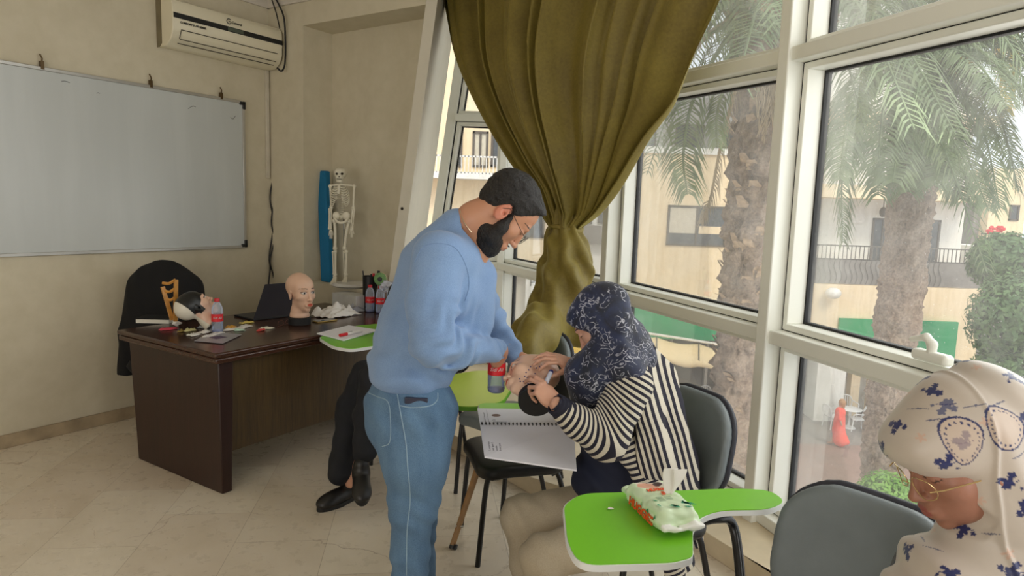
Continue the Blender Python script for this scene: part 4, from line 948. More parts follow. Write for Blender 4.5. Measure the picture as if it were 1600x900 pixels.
# wooden frame, phone, box, tissues
M_lw = plain('light_varnished_wood', (196, 140, 66), .4, var=.2, scale=20)
YW = 4.0; wf_ = thing('small_crutch', 'small varnished wooden crutch-shaped stand in front of the black jacket', 'crutch', (*PY(270, 500, YW)[:2], DZ))
W_ = lambda px, py: PY(px, py, YW)
for a, b in (((254, 448), (269, 500)), ((275, 437), (274, 502))): MB().tube([W_(*a), W_(*b)], .014, 4).build('stile', M_lw, wf_, smooth=False)
for a, m_, b in (((254, 442), (264, 443), (274, 437)), ((256, 454), (265, 456), (273, 451)), ((260, 466), (266, 469), (273, 465))): MB().tube(spline([W_(*a), W_(*m_), W_(*b)], 4), .009, 6).build('rung', M_lw, wf_)
def crumple(name, label, cat, c, r, mat, seed, h=.004, amp=.3):
    c = np.array(c, float); r = np.array(r, float); rs = np.random.RandomState(seed); pl_ = rs.normal(size=(26, 3)); pl_ /= np.linalg.norm(pl_, axis=1)[:, None]; off = rs.uniform(.55, 1.05, 26)
    def fn(P):
        q_ = (P - c) / r; w1 = wob(q_, 4, seed) * amp * .5; d = np.abs((q_ @ pl_.T)) - off; return (np.maximum(d.max(1), np.linalg.norm(q_, axis=1) - 1.05 - w1) + w1 * .6 + .18 * np.abs(wob(q_, 6, seed + 1))) * r.min() * .8
    return tag(blob(name, fn, c - r * 1.5, c + r * 1.5, h, mat, loc=c - Z * r[2]), label, cat)
M_tis = plain('white_tissue', (236, 232, 226), .8, var=.03)
c = PZ(276, 510, DZ); crumple('tissue', 'small crumpled white tissue beside the book on the desk', 'tissue', c + Z * .02, (.042, .035, .022), M_tis, 3)
def sheetpile(name, label, cat, c, sx, sy, hz, seed, mat, ax, n=34):
    rs = np.random.RandomState(seed); X_, Y_ = np.meshgrid(np.linspace(-1, 1, n), np.linspace(-1, 1, n)); P = np.stack([X_, Y_, X_ * 0], -1).reshape(-1, 3)
    hgt = hz * (np.abs(wob(P, 3.2, seed)) ** .8 + .5 * np.abs(wob(P, 8, seed + 1))) * np.clip(1.15 - np.maximum(abs(P[:, 0]), abs(P[:, 1])) ** 3, 0, 1)
    ex = 1 + .22 * wob(P, 2.5, seed + 2); V = c + (P[:, :1] * sx * ex[:, None]) * ax[0] + (P[:, 1:2] * sy * ex[:, None]) * ax[1] + (hgt + .002)[:, None] * Z
    i = np.arange(n - 1)[:, None] * n + np.arange(n - 1)[None]; Q = np.stack([i, i + 1, i + n + 1, i + n], -1).reshape(-1, 4)
    return tag(mkobj(name, V, Q, mat, loc=c, smooth=False), label, cat)
DA = [U, -N, Z]
sheetpile('tissue', 'big crumpled white paper tissue behind the phone on the desk', 'tissue', PZ(527, 493, DZ), .15, .1, .065, 15, M_tis, DA)
a, b = PZ(488, 506, DZ), PZ(534, 500, DZ); pu = nrm(b - a); pn = np.cross(Z, pu); c = (a + b) / 2 + pn * .03 * (1 if pn[1] > 0 else -1)
ph = thing('smartphone', 'flat smartphone with a gold edge at the front of the desk', 'phone', c); MB().box(c + Z * .005, (.155, .07, .008), [pu, pn, Z]).build('phone_body', plain('gold_metal', (190, 160, 92), .3, .8), ph, bevel=.003); MB().box(c + Z * .0095, (.15, .066, .001), [pu, pn, Z]).build('screen', plain('phone_glass', (60, 56, 50), .1), ph)
c = PZ(538, 482, DZ); b1 = PZ(566, 484, DZ); xb = thing('cardboard_box', 'low white cardboard box at the far end of the desk', 'box', c + U * .05)
b0_ = PZ(519, 480, DZ); b1_ = PZ(556, 487, DZ); bxu = nrm(b1_ - b0_); bxv = np.cross(Z, bxu); bxv = bxv if bxv[1] > 0 else -bxv
cc = (b0_ + b1_) / 2 + bxv * .07 + Z * .055; MB().box(cc, (np.linalg.norm(b1_ - b0_), .14, .11), [bxu, bxv, Z]).build('carton', plain('white_card', (206, 206, 202), .6), xb, bevel=.003)
MB().box(cc + Z * .056, (np.linalg.norm(b1_ - b0_) + .004, .144, .004), [bxu, bxv, Z]).build('lid_flap', plain('white_card', (206, 206, 202), .6), xb)
sheetpile('plastic_bag', 'clear crumpled plastic wrap at the foot of the white box', 'wrapper', PZ(553, 487, DZ), .07, .05, .04, 5, clear('thin_clear_film', (230, 232, 240), .5), DA, 20)
# scraps and wrappers on the left end of the desk
scr = [('pink and white paper wrapper at the left desk edge', (264, 515), .055, .02, (206, 70, 90)), ('small brown glass vial strip behind the left scraps', (282, 519), .022, .012, (140, 120, 60)), ('pale yellow paper slip on the desk', (297, 517), .035, .02, (226, 220, 160)),
       ('white folded paper scrap at the front of the desk', (302, 524), .035, .03, (232, 232, 226)), ('white gauze pad under the water bottle', (322, 519), .07, .03, (222, 220, 214)), ('blue-printed white wrapper left of the bottle', (318, 512), .04, .025, (190, 196, 206)),
       ('orange paper packet right of the bottle', (360, 512), .04, .025, (240, 178, 70)), ('white card strip beside the orange packet', (364, 516), .06, .015, (234, 230, 218)), ('yellow and black striped packet behind the scraps', (385, 505), .045, .02, (226, 206, 110)),
       ('white wrapper right of the orange packet', (381, 512), .06, .022, (224, 222, 216)), ('pale green paper scrap in the scatter', (374, 517), .03, .012, (190, 222, 200)), ('cream paper wrapper at the right end of the scatter', (415, 514), .045, .022, (228, 226, 204)), ('red and white paper scrap right of the scatter', (408, 517), .03, .012, (206, 70, 64)),
       ('long white paper strip in front of the bottle', (335, 524), .09, .02, (236, 234, 232))]
for i, (lb, (px, py), sx, sy, cc_) in enumerate(scr):
    c = PZ(px, py, DZ); a = rng.uniform(-.5, .5); ax = [U * math.cos(a) + N * math.sin(a), -N * math.cos(a) + U * math.sin(a), Z]; sheetpile('paper_scrap', lb, 'scrap', c, sx, sy, .012, 40 + i, plain('scrap_%d' % i, cc_, .6), ax, 9)
q_ = [PZ(*p, DZ + .004) for p in ((303, 533), (334, 519), (378, 523), (348, 537))]
zb1 = thing('plastic_pouch', 'flat grey printed plastic pouch at the front corner of the desk', 'pouch', sum(q_) / 4); MB().extrude(q_, Z * .002).build('film', plain('grey_film', (150, 148, 156), .3, var=.2, scale=60), zb1)
mb = MB()
for i in range(5): mb.box(sum(q_) / 4 + U * (.05 - .025 * i) * .6 - N * (.0) + Z * .0025, (.012, .07, .0006), DA)
mb.build('print', plain('purple_print', (84, 70, 100), .5), zb1)
sp_ = thing('eyeglasses', 'folded thin eyeglasses at the front desk edge, left of the bald head', 'glasses', PZ(445, 508, DZ)); mb = MB()
for dx in (-.03, .03): c = PZ(445, 508, DZ) + U * dx + Z * .018; mb.tube([c + U * .024 * math.cos(a) + Z * .016 * math.sin(a) for a in np.linspace(0, 6.28, 15)], .0015, 5)
mb.tube([PZ(432, 511, DZ + .003), PZ(455, 504, DZ + .003)], .0016, 5); mb.build('glasses_frame', plain('thin_copper_wire', (120, 80, 70), .4, .6), sp_)
# items on the niche sill / far desk end
pn_ = thing('pen_holder', 'black mesh pen cup with pens on the niche ledge', 'pen holder', (*PY(577, 452, 4.98)[:2], DZ)); cp = PY(577, 452, 4.98); mb = MB()
zb2 = DZ; mb.lathe((cp[0], cp[1], zb2), [(.045, 0), (.05, PY(577, 431, 4.98)[2] - zb2)], 20, cap=False); mb.lathe((cp[0], cp[1], zb2), [(.045, 0), (.045, .004)], 16); mb.build('cup', M_blackp, pn_)
zt2 = PY(577, 431, 4.98)[2]
for (px, py), cc_, r_ in (((567, 423), (40, 40, 44), .005), ((584, 427), (206, 40, 60), .009), ((592, 423), (26, 26, 30), .01), ((580, 428), (30, 30, 36), .006)):
    e = PY(px, py, 5.0); MB().tube([(cp[0] + (e[0] - cp[0]) * .3, cp[1], zb2 + .03), e], r_, 8).build('pen', plain('pen_%d' % cc_[0], cc_, .4), pn_)
ec = PY(594, 436, 4.92); ey = thing('model_eyeball', 'round eye model with a green iris ring beside the pen cup', 'model', (ec[0], ec[1], DZ)); di = nrm(EYE - ec + np.array([-1.0, 0, 0])); di = nrm(np.array([di[0] - .1, di[1], 0]))
MB().lathe(ec, [(.0, -.09), (.03, -.085), (.045, -.05), (.048, 0)], 24, di).build('eyeball', plain('cream_plastic', (214, 208, 178), .5), ey); MB().lathe(ec + di * .001, [(.048, 0), (.046, .006), (.0, .007)], 24, di).build('iris', plain('green_iris', (96, 140, 74), .4, var=.4, scale=60), ey); MB().lathe(ec + di * .008, [(.018, 0), (.016, .004), (0, .005)], 20, di).build('pupil', M_blackp, ey)
MB().tube([(ec[0], ec[1], DZ), (ec[0], ec[1], ec[2] - .04)], .012, 8).build('stem', M_blackp, ey)
c = PZ(600, 470, DZ); crumple('plastic_bag', 'crumpled clear plastic bag behind the bottles at the desk end', 'bag', PY(606, 448, 4.75), (.1, .08, .06), clear('thin_clear_film', (230, 232, 240), .5), 8, .006, .5)
crumple('brown_wrapper', 'crumpled brown paper behind the white box', 'wrapper', PZ(548, 470, DZ) + Z * .05, (.17, .05, .06), plain('brown_paper', (120, 88, 56), .8), 9, .007, .5)
# ------------------------------------------------------------------ chair with black jacket behind the desk
cj = PZ(250, 500, DZ) - N * .0; JY = 4.5; jc = PY(258, 500, JY)
jk = thing('office_chair', 'dark office chair behind the desk, hidden under a black jacket', 'chair', (jc[0], jc[1], 0)); mb = MB(); JN = -N
mb.lathe((jc[0], jc[1], .42), [(.22, 0), (.24, .03), (.22, .07)], 24); mb.build('seat', M_blkcloth, jk)
mb = MB(); mb.tube([(jc[0] + .12, jc[1], .06), (jc[0] + .12, jc[1], .43)], .03, 10); mb.build('gas_column', M_blackp, jk)
for i in range(5):
    a = i * 2 * math.pi / 5; e = (jc[0] + .12 + .2 * math.cos(a), jc[1] + .2 * math.sin(a), .06); mb = MB(); mb.tube([(jc[0] + .12, jc[1], .09), e], [.025, .015], 8); lg = mb.build('base_leg', M_blackp, jk); MB().ball((e[0], e[1], .028), .028, 6).build('castor', M_blackp, lg)
bc = np.array([jc[0], jc[1] - .0, 0]) + JN * .2 * 0
def jfn(P):
    o = bc; d = ell(P, o + Z * .86, (.25, .1, .3)); d = smin(d, bx(P, o + Z * .96, (.2, .07, .12), .07), .08); d = smin(d, cone(P, PY(220, 450, JY), PY(204, 520, JY + .02), .075, .07), .05); d = smin(d, cone(P, PY(204, 520, JY + .02), PY(201, 590, JY), .07, .066), .04)
    d = smin(d, cone(P, PY(298, 450, JY), PY(305, 560, JY + .05), .075, .07), .05); d = smin(d, bx(P, o + Z * .7, (.2, .07, .25), .05), .06)
    d = smax(d, -(P[:, 2] - .37), .01); return d + .006 * wob(P * [1, 1, .35], 28, 4)
tag(blob('jacket', jfn, bc + [-.5, -.3, .3], bc + [.5, .35, 1.25], .012, M_blkcloth, loc=bc + Z * .37), 'black jacket draped over the chair behind the desk', 'jacket')
# ------------------------------------------------------------------ chairs with writing tablets
g = G('grey_leatherette'); v = g.co(); g.base(g.ramp(g.noise(v, 6, 4), [(.3, lin((102, 110, 112))), (.7, lin((114, 122, 124)))]), .42); g.bump(g.noise(v, 350, 3), .25, .001); M_lea = g.m
M_blea = plain('black_leatherette', (20, 20, 21), .4, bump=.2, bscale=300); M_shell = plain('dark_grey_shell', (44, 46, 56), .45, bump=.15, bscale=400); M_steel = plain('black_enamelled_tube', (16, 16, 18), .3)
M_lam = plain('lime_green_laminate', (122, 198, 44), .32, var=.03, scale=2); M_lam2 = plain('yellow_green_laminate', (176, 200, 64), .32, var=.04, scale=2); M_edge = plain('white_edge_band', (226, 228, 226), .4, var=.02); M_gedge = plain('green_edge_band', (104, 168, 40), .4)
def rounded_poly(P, r, n=6):
    """round the corners of a plan polygon"""
    out = []; m = len(P)
    for i in range(m):
        a, b, c = [np.array(P[(i + j) % m][:2], float) for j in (-1, 0, 1)]; ra = min(r if not hasattr(r, '__len__') else r[i], np.linalg.norm(a - b) * .49, np.linalg.norm(c - b) * .49)
        p, q_ = b + nrm(a - b) * ra, b + nrm(c - b) * ra
        for t in np.linspace(0, 1, n): out.append((1 - t) ** 2 * p + 2 * t * (1 - t) * b + t * t * q_)
    return out
def chair(label, pos, face, seat_m, tablet=None, tz=.77, tmat=None, emat=None, rad=.06, grp='grey tablet chairs', back_m=None, btop=.9, bw=.23, backonly=False, armroot=None):
    """pos: plan centre of the seat; face: plan direction the sitter looks; local +x = face, +y = sitter's left"""
    f = nrm([face[0], face[1], 0]); rz = math.atan2(f[1], f[0]); c_, s_ = math.cos(rz), math.sin(rz)
    t = thing('tablet_chair', label, 'chair', (0, 0, 0), grp)
    def inv(p): dx, dy = p[0] - pos[0], p[1] - pos[1]; return np.array([dx * c_ + dy * s_, -dx * s_ + dy * c_])
    F1 = Fld(); zc, hz = (btop + .54) / 2, (btop - .54) / 2
    def slabf(x0, th, hw, hh, rr, curve=.55, lean=.16):
        def fn(P):
            x = P[:, 0] - (x0 - curve * -1 * 0) - (-lean) * (P[:, 2] - .54) * 1.0 * 1 + -curve * P[:, 1] ** 2 * 1.0
            w_ = hw * (1 - .14 * ((P[:, 2] - zc) / hh).clip(-1.2, 1.2) ** 2 * np.sign(P[:, 2] - zc).clip(0, 1))
            q_ = np.stack([np.abs(P[:, 1]) - (w_ - rr), np.abs(P[:, 2] - zc) - (hh - rr)], 1)
            d2 = np.linalg.norm(np.maximum(q_, 0), axis=1) + np.minimum(q_.max(1), 0) - rr
            return smax(d2, np.abs(x) - th, .02)
        return fn
    M_b = back_m or M_lea
    blob('backrest', slabf(-.225, .022, bw, hz, .12), (-.45, -.3, .48), (-.1, .3, .98), .009, M_b, t)
    blob('backrest_shell', slabf(-.252, .014, bw + .008, hz + .008, .125), (-.48, -.3, .48), (-.1, .3, .99), .009, M_shell, t)
    def seatf(P):
        q_ = np.abs(P[:, :2] - np.array([0, 0])) - (np.array([.21, .225]) - .09); d2 = np.linalg.norm(np.maximum(q_, 0), axis=1) + np.minimum(q_.max(1), 0) - .09
        z = P[:, 2] - .44 + .25 * (P[:, 0] - .05).clip(0, 1) ** 1.5 - .012 * np.cos(P[:, 1] * 9); return smax(d2, np.abs(z) - .028, .025)
    blob('seat', seatf, (-.28, -.3, .37), (.28, .3, .52), .009, seat_m, t)
    mb = MB(); mb.box((0, 0, .405), (.34, .36, .02)); mb.build('seat_pan', M_blackp, t, bevel=.006)
    for sy in (-1, 1):
        MB().tube(spline([(.2, sy * .19, .0), (.17, sy * .19, .38), (.14, sy * .19, .405)], 4), .012, 10).build('leg', M_steel, t)
        MB().tube(spline([(-.27, sy * .2, .0), (-.17, sy * .19, .38), (-.13, sy * .19, .405)], 4), .012, 10).build('leg', M_steel, t)
    MB().tube(spline([(-.1, 0, .4), (-.2, 0, .41), (-.262, 0, .5), (-.29, 0, .7)], 5), .016, 8, ry=2.2).build('back_bracket', M_steel, t)
    if tablet is not None:
        pts = [inv(p) for p in tablet]; pts = rounded_poly(pts, rad)
        tb = MB().prism(pts, tz - .018, tz - .001).build('tablet_core', emat or M_edge, t, smooth='auto', bevel=.003)
        mid = sum(pts) / len(pts); MB().prism([mid + (p - mid) * (1 - .004 / max(np.linalg.norm(p - mid), .05)) for p in pts], tz - .0012, tz + .0012).build('tablet_top', tmat or M_lam, t, smooth=False)
        # support arm from seat frame, up beside the sitter and under the tablet
        e = armroot if armroot is not None else pts[np.argmin([p[0] for p in pts])]
        e = inv(e) if armroot is not None else e; sy = math.copysign(.235, e[1] if abs(e[1]) > .02 else -1)
        ex = mid * .35 + e * .65
        MB().tube(spline([(-.1, sy * .8, .4), (-.12, sy, .42), (e[0] * .5 - .06, sy * 1.02 + (e[1] - sy) * .4, .56), (e[0], e[1] + (ex[1] - e[1]) * .2, tz - .075), (ex[0], ex[1], tz - .034), (mid[0], mid[1], tz - .032)], 6), .014, 10).build('tablet_arm', M_steel, t)
    t.location = (pos[0], pos[1], 0); t.rotation_euler = (0, 0, rz); return t
TZ = .77
pz = lambda *L, z=TZ: [PZ(a, b, z) for a, b in L]
# foreground tablet: wide part left, narrow neck to the right
tabF = pz((879, 790), (905, 771), (1010, 768), (1150, 763), (1205, 766), (1228, 783), (1205, 796), (1130, 797), (1100, 806), (1083, 822), (1083, 872), (1052, 880), (905, 884), (885, 850), z=TZ)
chair('grey padded chair at the bottom right, whose lime tablet carries the wipes pack', (.72, 1.45), (-.78, -.62), M_blea, tabF, TZ, M_lam, M_edge, [.03, .05, .1, .1, .05, .03, .05, .1, .06, .04, .02, .02, .05, .1], armroot=PZ(1150, 785, TZ))
tabW = [np.array(p) for p in ((-.13, 2.74), (.36, 2.78), (.52, 2.72), (.52, 2.64), (.34, 2.6), (.3, 2.5), (-.1, 2.48))]
chair('grey padded chair carrying the person in the striped cardigan', (.5, 2.47), (-.9, -.43), M_blea, tabW, .775, M_lam, M_edge, .05, armroot=np.array((.5, 2.68)))
tabG = pz((690, 588), (750, 578), (790, 582), (801, 605), (786, 628), (745, 637), (700, 634), (680, 610), z=TZ)
chair('grey padded chair under the curtain foot, with a yellow-green tablet', (-.0, 3.58), (-.72, -.69), M_lea, tabG, TZ, M_lam2, M_gedge, .06, armroot=np.array((-.18, 3.1)))
chair('black padded chair with an empty black seat below the open notebook', (.03, 3.06), (-1, -.28), M_blea, None, grp='black chair', back_m=M_blea, btop=.84)
tabL = pz((497, 527), (520, 541), (548, 546), (600, 538), (640, 528), (640, 505), (600, 505), (555, 509), z=.79)
chair('black tablet chair of the half-hidden person, lime tablet carrying a notepad and red marker', (-.56, 4.02), (-.5, -.86), M_blea, tabL, .79, M_lam, M_edge, .05, back_m=M_blea, armroot=PZ(600, 520, .79))
# notepad and marker on the left tablet
q_ = [PZ(*p, .794) for p in ((495, 522), (545, 509.5), (592, 517), (537, 533))]
npd = thing('notepad', 'stapled white notepad on the left lime tablet, under the red marker', 'notepad', sum(q_) / 4); MB().extrude(q_, Z * .006).build('pages', M_paper, npd, smooth=False)
a, b = PZ(531, 524, .81), PZ(565, 517, .81); mk = thing('marker_pen', 'white marker pen with a red cap lying on the stapled notepad', 'marker', (a + b) / 2 - Z * .01); m_ = a + (b - a) * .32
MB().tube([m_, b], .0085, 12).build('barrel', plain('white_marker_body', (236, 234, 230), .35), mk); MB().tube([a, m_], .0095, 12).build('cap', plain('red_cap', (206, 34, 44), .4), mk)
d_ = nrm(b - a); text('marker', mk, 'lettering', m_ + (b - m_) * .15 + Z * .0088 - np.cross(Z, d_) * .003, d_, np.cross(Z, d_), .009, M_blackp)
# wooden crutch leaning by the black chair
a, b = PZ(707, 858, 0), PY(750, 722, 3.12); cr = thing('wooden_crutch', 'wooden crutch leg leaning on the front of the black seat', 'crutch', a)
MB().tube([a + Z * .02, b], [.013, .017], 8).build('shaft', plain('worn_brown_wood', (150, 112, 66), .5, var=.3, scale=14), cr); MB().tube([a + Z * .001, a + (b - a) * .06], .019, 12).build('rubber_tip', M_blackp, cr)
c = a + (b - a) * .27; MB().tube([c - np.array([.02, .012, 0]), c + np.array([.018, -.012, 0])], .005, 8).build('bolt', M_alu, cr)
# ------------------------------------------------------------------ curtain
g = G('olive_velvet'); v = g.co(); n = g.noise(v, 3, 5, .6); n2 = g.noise(v, 60, 4, .7); c = g.mix(.35, g.ramp(n, [(.3, lin((104, 90, 32))), (.7, lin((132, 118, 46)))]), g.ramp(n2, [(.3, lin((90, 74, 26))), (.7, lin((140, 122, 52)))]))
g.base(c, .62, Sheen_Weight=.55, Sheen_Roughness=.35); g.b.inputs['Sheen Tint'].default_value = (*lin((214, 206, 120)), 1); g.bump(n2, .1, .004); M_vel = g.m
KY = 4.12
cu_ = thing('curtain', 'olive green velvet curtain gathered and tied in front of the windows', 'curtain', (*PY(885, 355, KY)[:2], 1.4))
LE = [(681, -70), (704, 0), (723, 93), (758, 171), (808, 253), (843, 296), (853, 336), (861, 356)]; RE = [(1180, -70), (1150, 0), (1106, 86), (1069, 163), (1022, 218), (976, 288), (940, 331), (906, 357)]
LYs = [5.35, 5.3, 5.1, 4.9, 4.6, 4.35, 4.2, 4.13]; RYs = [3.05, 3.1, 3.25, 3.42, 3.6, 3.8, 3.98, 4.1]
nu, nv_ = 420, 90; rs = np.random.RandomState(4); rows = []; Ls = spline([PY(*p, y) for p, y in zip(LE, LYs)], 13); Rs = spline([PY(*p, y) for p, y in zip(RE, RYs)], 13); nv_ = len(Ls)
Uu = np.linspace(0, 1, nu); ph = 2 * math.pi * (9.5 * Uu + 1.6 * np.sin(Uu * 9) * .35 + .5 * np.sin(Uu * 23 + 1)); ph2 = 2 * math.pi * (23 * Uu + .4 * np.sin(Uu * 17))
for j in range(nv_):
    t = j / (nv_ - 1); a, b = Ls[j], Rs[j]; dd = b - a; wd = np.linalg.norm(dd); dirn = nrm(dd * [1, 1, 0]); out = np.array([-dirn[1], dirn[0], 0]); out = out if out @ np.array([-.6, -.8, 0]) > 0 else -out
    Us = Uu + .012 * np.sin(Uu * 40 + 2 * t)                           # folds drift while converging
    amp = .105 * (1 - .6 * t) * (.6 + .4 * np.sin(Uu * 13 + 1)) + .015; f1 = np.sin(ph + 2.2 * t * np.sin(Uu * 6)); f1 = np.sign(f1) * np.abs(f1) ** .8
    fo_ = amp * f1 + .01 * np.sin(ph2 + 3 * t) * (1 - t * .3)
    bul = .16 * math.sin(math.pi * min(1, t * 1.15)) * np.sin(math.pi * Uu) + .06 * np.sin(math.pi * Uu) * t
    sag = -.0 * np.sin(math.pi * Uu)
    P = a + dd * Us[:, None].clip(0, 1) + out * (fo_ + bul)[:, None] + Z * (sag)[:, None] * 0 + dirn * (.018 * np.cos(ph) * (1 - t * .5))[:, None]
    edge = np.minimum(Uu, 1 - Uu) < .002; rows.append(P)
V = np.concatenate(rows); i = np.arange(nv_ - 1)[:, None] * nu + np.arange(nu - 1)[None]; Q = np.stack([i, i + 1, i + nu + 1, i + nu], -1).reshape(-1, 4)
o = mkobj('curtain_panel', V, Q, M_vel, cu_, smooth=True); so_ = o.modifiers.new('thickness', 'SOLIDIFY'); so_.thickness = .006
# lower part: tied bundle, twisted tail and the heap over the chair back
FL = Fld(); FL.k = .03; cp_ = lambda px, py, y=KY: PY(px, py, y)
FL.chain([cp_(884, 340), cp_(884, 358)], [.085, .09], .02)
FL.chain([cp_(884, 358), cp_(886, 395, 4.08), cp_(882, 440, 4.02), cp_(872, 490, 3.95), cp_(858, 535, 3.88)], [.085, .13, .155, .16, .12], .03)
FL.cone(cp_(872, 395, 4.08), cp_(862, 470, 4.0), .06, .08, .03); FL.cone(cp_(900, 385, 4.08), cp_(905, 425, 4.02), .05, .07, .03)
FL.chain([cp_(862, 500, 3.95), cp_(835, 490, 3.8), cp_(812, 512, 3.7), cp_(806, 540, 3.62)], [.1, .06, .065, .05], .03)
FL.chain([cp_(850, 505, 3.8), cp_(832, 525, 3.6), cp_(820, 550, 3.5), cp_(832, 566, 3.48)], [.1, .1, .09, .07], .03)
FL.ell(cp_(838, 530, 3.62), (.1, .1, .09), .04); FL.chain([cp_(862, 505, 3.85), cp_(850, 528, 3.62)], [.1, .07], .03)
FL.chain([cp_(880, 500, 3.95), cp_(888, 530, 3.9), cp_(884, 548, 3.88)], [.1, .07, .035], .03)
_tw = lambda P: (lambda q: .016 * np.sin(np.arctan2(q[:, 1], q[:, 0] + 1e-6) * 9 + q[:, 2] * 9 + 1.2 * np.sin(q[:, 2] * 7)) + .011 * np.sin(q[:, 0] * 38 + q[:, 2] * 16 + 2 * np.sin(q[:, 2] * 9)) + .007 * wob(q, 30, 8))(P - np.array([cp_(884, 400)[0], KY, 1.3]))
FL.post = _tw
blob('curtain_tail', FL, cp_(884, 400) + [-.6, -1.0, -.85], cp_(884, 400) + [.35, .35, .35], .011, M_vel, cu_)
mb = MB(); tc_c = cp_(884, 357); mb.tube([tc_c + np.array([.1 * math.cos(a), .09 * math.sin(a), .012 * math.sin(a * 2)]) for a in np.linspace(0, 2 * math.pi, 30)], .011, 8, ry=1.3); mb.build('tieback', M_vel, cu_)
# tall curtain top needs a rail
ra, rb = PY(672, -70, 5.4), PY(1195, -72, 3.05); ra[2] = rb[2] = 3.29; tag(MB().tube([ra, rb], .014, 10).build('curtain_rail', M_alu, loc=(ra + rb) / 2), 'metal curtain rail under the ceiling holding the olive curtain', 'curtain rail')
# ------------------------------------------------------------------ window handle
p = PY(1478, 552, 2.36); hb = ndD + dDE * ((p - ndD) @ dDE); nw = np.array([-dDE[1], dDE[0], 0]); nw = nw if nw[0] > 0 else -nw; hb = hb + Z * 1.118 - nw * .012
wh = MB(); wroot = [o for o in bpy.data.objects if o.name.startswith('window_4')][0]
wh = thing('window_handle', 'white lever handle on the sill rail of the nearest window', 'handle', hb)
axh = [dDE, nw, Z]
F2 = Fld(); F2.frame(hb - nw * 0, axh); F2.box((0, 0, 0), (.075, .024, .02), .015, .01)
blob('base_plate', F2, hb - .16, hb + .16, .003, M_pvc, wh)
F3 = Fld(); F3.frame(hb, axh); F3.cone((.0, -.005, .01), (0, -.005, .045), .017, .015, .01).cone((0, -.005, .045), (-.02, -.012, .068), .015, .013, .012).cone((-.02, -.012, .068), (-.075, -.02, .05), .013, .009, .01)
blob('lever', F3, hb - .2, hb + .2, .003, M_pvc, wh)
# ------------------------------------------------------------------ wipes pack on the foreground tablet
q4 = [PZ(*p, TZ) for p in ((980, 786), (1020, 768), (1094, 828), (1040, 852))]
wc = sum(q4) / 4; wu = nrm(PZ(1062, 838, TZ) - PZ(998, 779, TZ)); wv_ = nrm(np.cross(Z, wu)); wv_ = wv_ if wv_[0] > 0 else -wv_
LNW = np.linalg.norm(PZ(1062, 838, TZ) - PZ(998, 779, TZ)) / 2 * 1.02; WW = .058
wp = thing('wipes_pack', 'open pale green pack of baby wipes with a tissue pulled up, on the lime tablet', 'wipes pack', (*wc[:2], TZ))
Fw = Fld(); Fw.frame(wc + Z * .032, [wu, wv_, Z]); Fw.box((0, 0, 0), (LNW * .86, WW, .03), .022, .01)
Fw.fun(lambda P: bx(P, wc + Z * .024 + wu * LNW * .9, (.022, WW * 1.05, .006), .004, [wu, wv_, Z]), .014)
Fw.fun(lambda P: bx(P, wc + Z * .03 - wu * LNW * .9, (.02, WW * 1.0, .007), .004, [wu, wv_, Z]), .014)
Fw.post = lambda P: .003 * wob(P, 60, 3) + .002 * wob(P, 130, 5)
def wcol(V):
    q = Fw.local(V); c = np.tile(np.array(lin((214, 234, 196))), (len(V), 1)); gr = np.array(lin((46, 158, 110))); wh_ = np.array(lin((240, 240, 232)))
    c[q[:, 0] > LNW * .93] = wh_
    top = q[:, 2] > .018
    c[top & (q[:, 0] < -.045) & (np.abs(q[:, 1]) < .04)] = lin((232, 226, 210))
    m = top & (((q[:, 0] + .062) / .02) ** 2 + ((q[:, 1] + .008) / .034) ** 2 < 1); c[m] = lin((224, 168, 142))
    m = top & (((q[:, 0] + .066) / .013) ** 2 + ((q[:, 1] - .022) / .014) ** 2 < 1); c[m] = lin((84, 68, 66))
    return c
blob('pack', Fw, wc - [.2, .2, .02], wc + [.2, .2, .12], .0028, vcol('printed_soft_pack', .4, .15, 90), wp, col=wcol)
M_orp = plain('orange_print', (232, 84, 36), .45); M_grp = plain('green_leaf_print', (40, 152, 108), .45, var=.2, scale=80)
text('HUGGIES', wp, 'lettering', wc + Z * .010 - wu * LNW * .62 - wv_ * (WW + .003), wu, Z, .034, M_orp, bold=.0012, shear=.1)
text('S', wp, 'lettering', wc + Z * .0645 + wu * .005 - wv_ * .002, wu * .2 - wv_ * -1, -wu, .026, M_orp, bold=.001); text('HUGG', wp, 'lettering', wc + Z * .0645 - wu * .022 - wv_ * .03, wv_, -wu, .018, M_orp, bold=.001)
for cx, cy, a, s in ((.05, .03, .3, .038), (.06, .03, .9, .036), (.05, .035, -.4, .034), (.065, -.01, .6, .032), (.07, -.02, 1.3, .03), (.03, -.045, .8, .016), (.055, -.045, .2, .018), (.082, .02, 1.1, .022)):
    d1 = wu * math.cos(a) + wv_ * math.sin(a); d2 = np.cross(Z, d1); p = wc + wu * cx + wv_ * cy + Z * .0648; MB().add([p, p + d1 * s * .5 + d2 * s * .2, p + d1 * s, p + d1 * s * .5 - d2 * s * .2], [(0, 1, 2, 3)]).build('leaf_print', M_grp, wp, smooth=False)
for cx, cz, a, s in ((.03, .02, 1.2, .03), (.045, .012, 1.8, .03), (.06, .014, 1.0, .028), (.075, .016, 1.5, .03), (.0, .034, 1.5, .014), (-.03, .012, 1.6, .014), (.02, .008, 2.0, .02)):
    d1 = wu * math.cos(a) + Z * math.sin(a); d2 = np.cross(wv_, d1); p = wc + wu * cx + Z * cz - wv_ * (WW + .0035); MB().add([p, p + d1 * s * .5 + d2 * s * .2, p + d1 * s, p + d1 * s * .5 - d2 * s * .2], [(3, 2, 1, 0)]).build('leaf_print', M_grp, wp, smooth=False)
mb = MB()
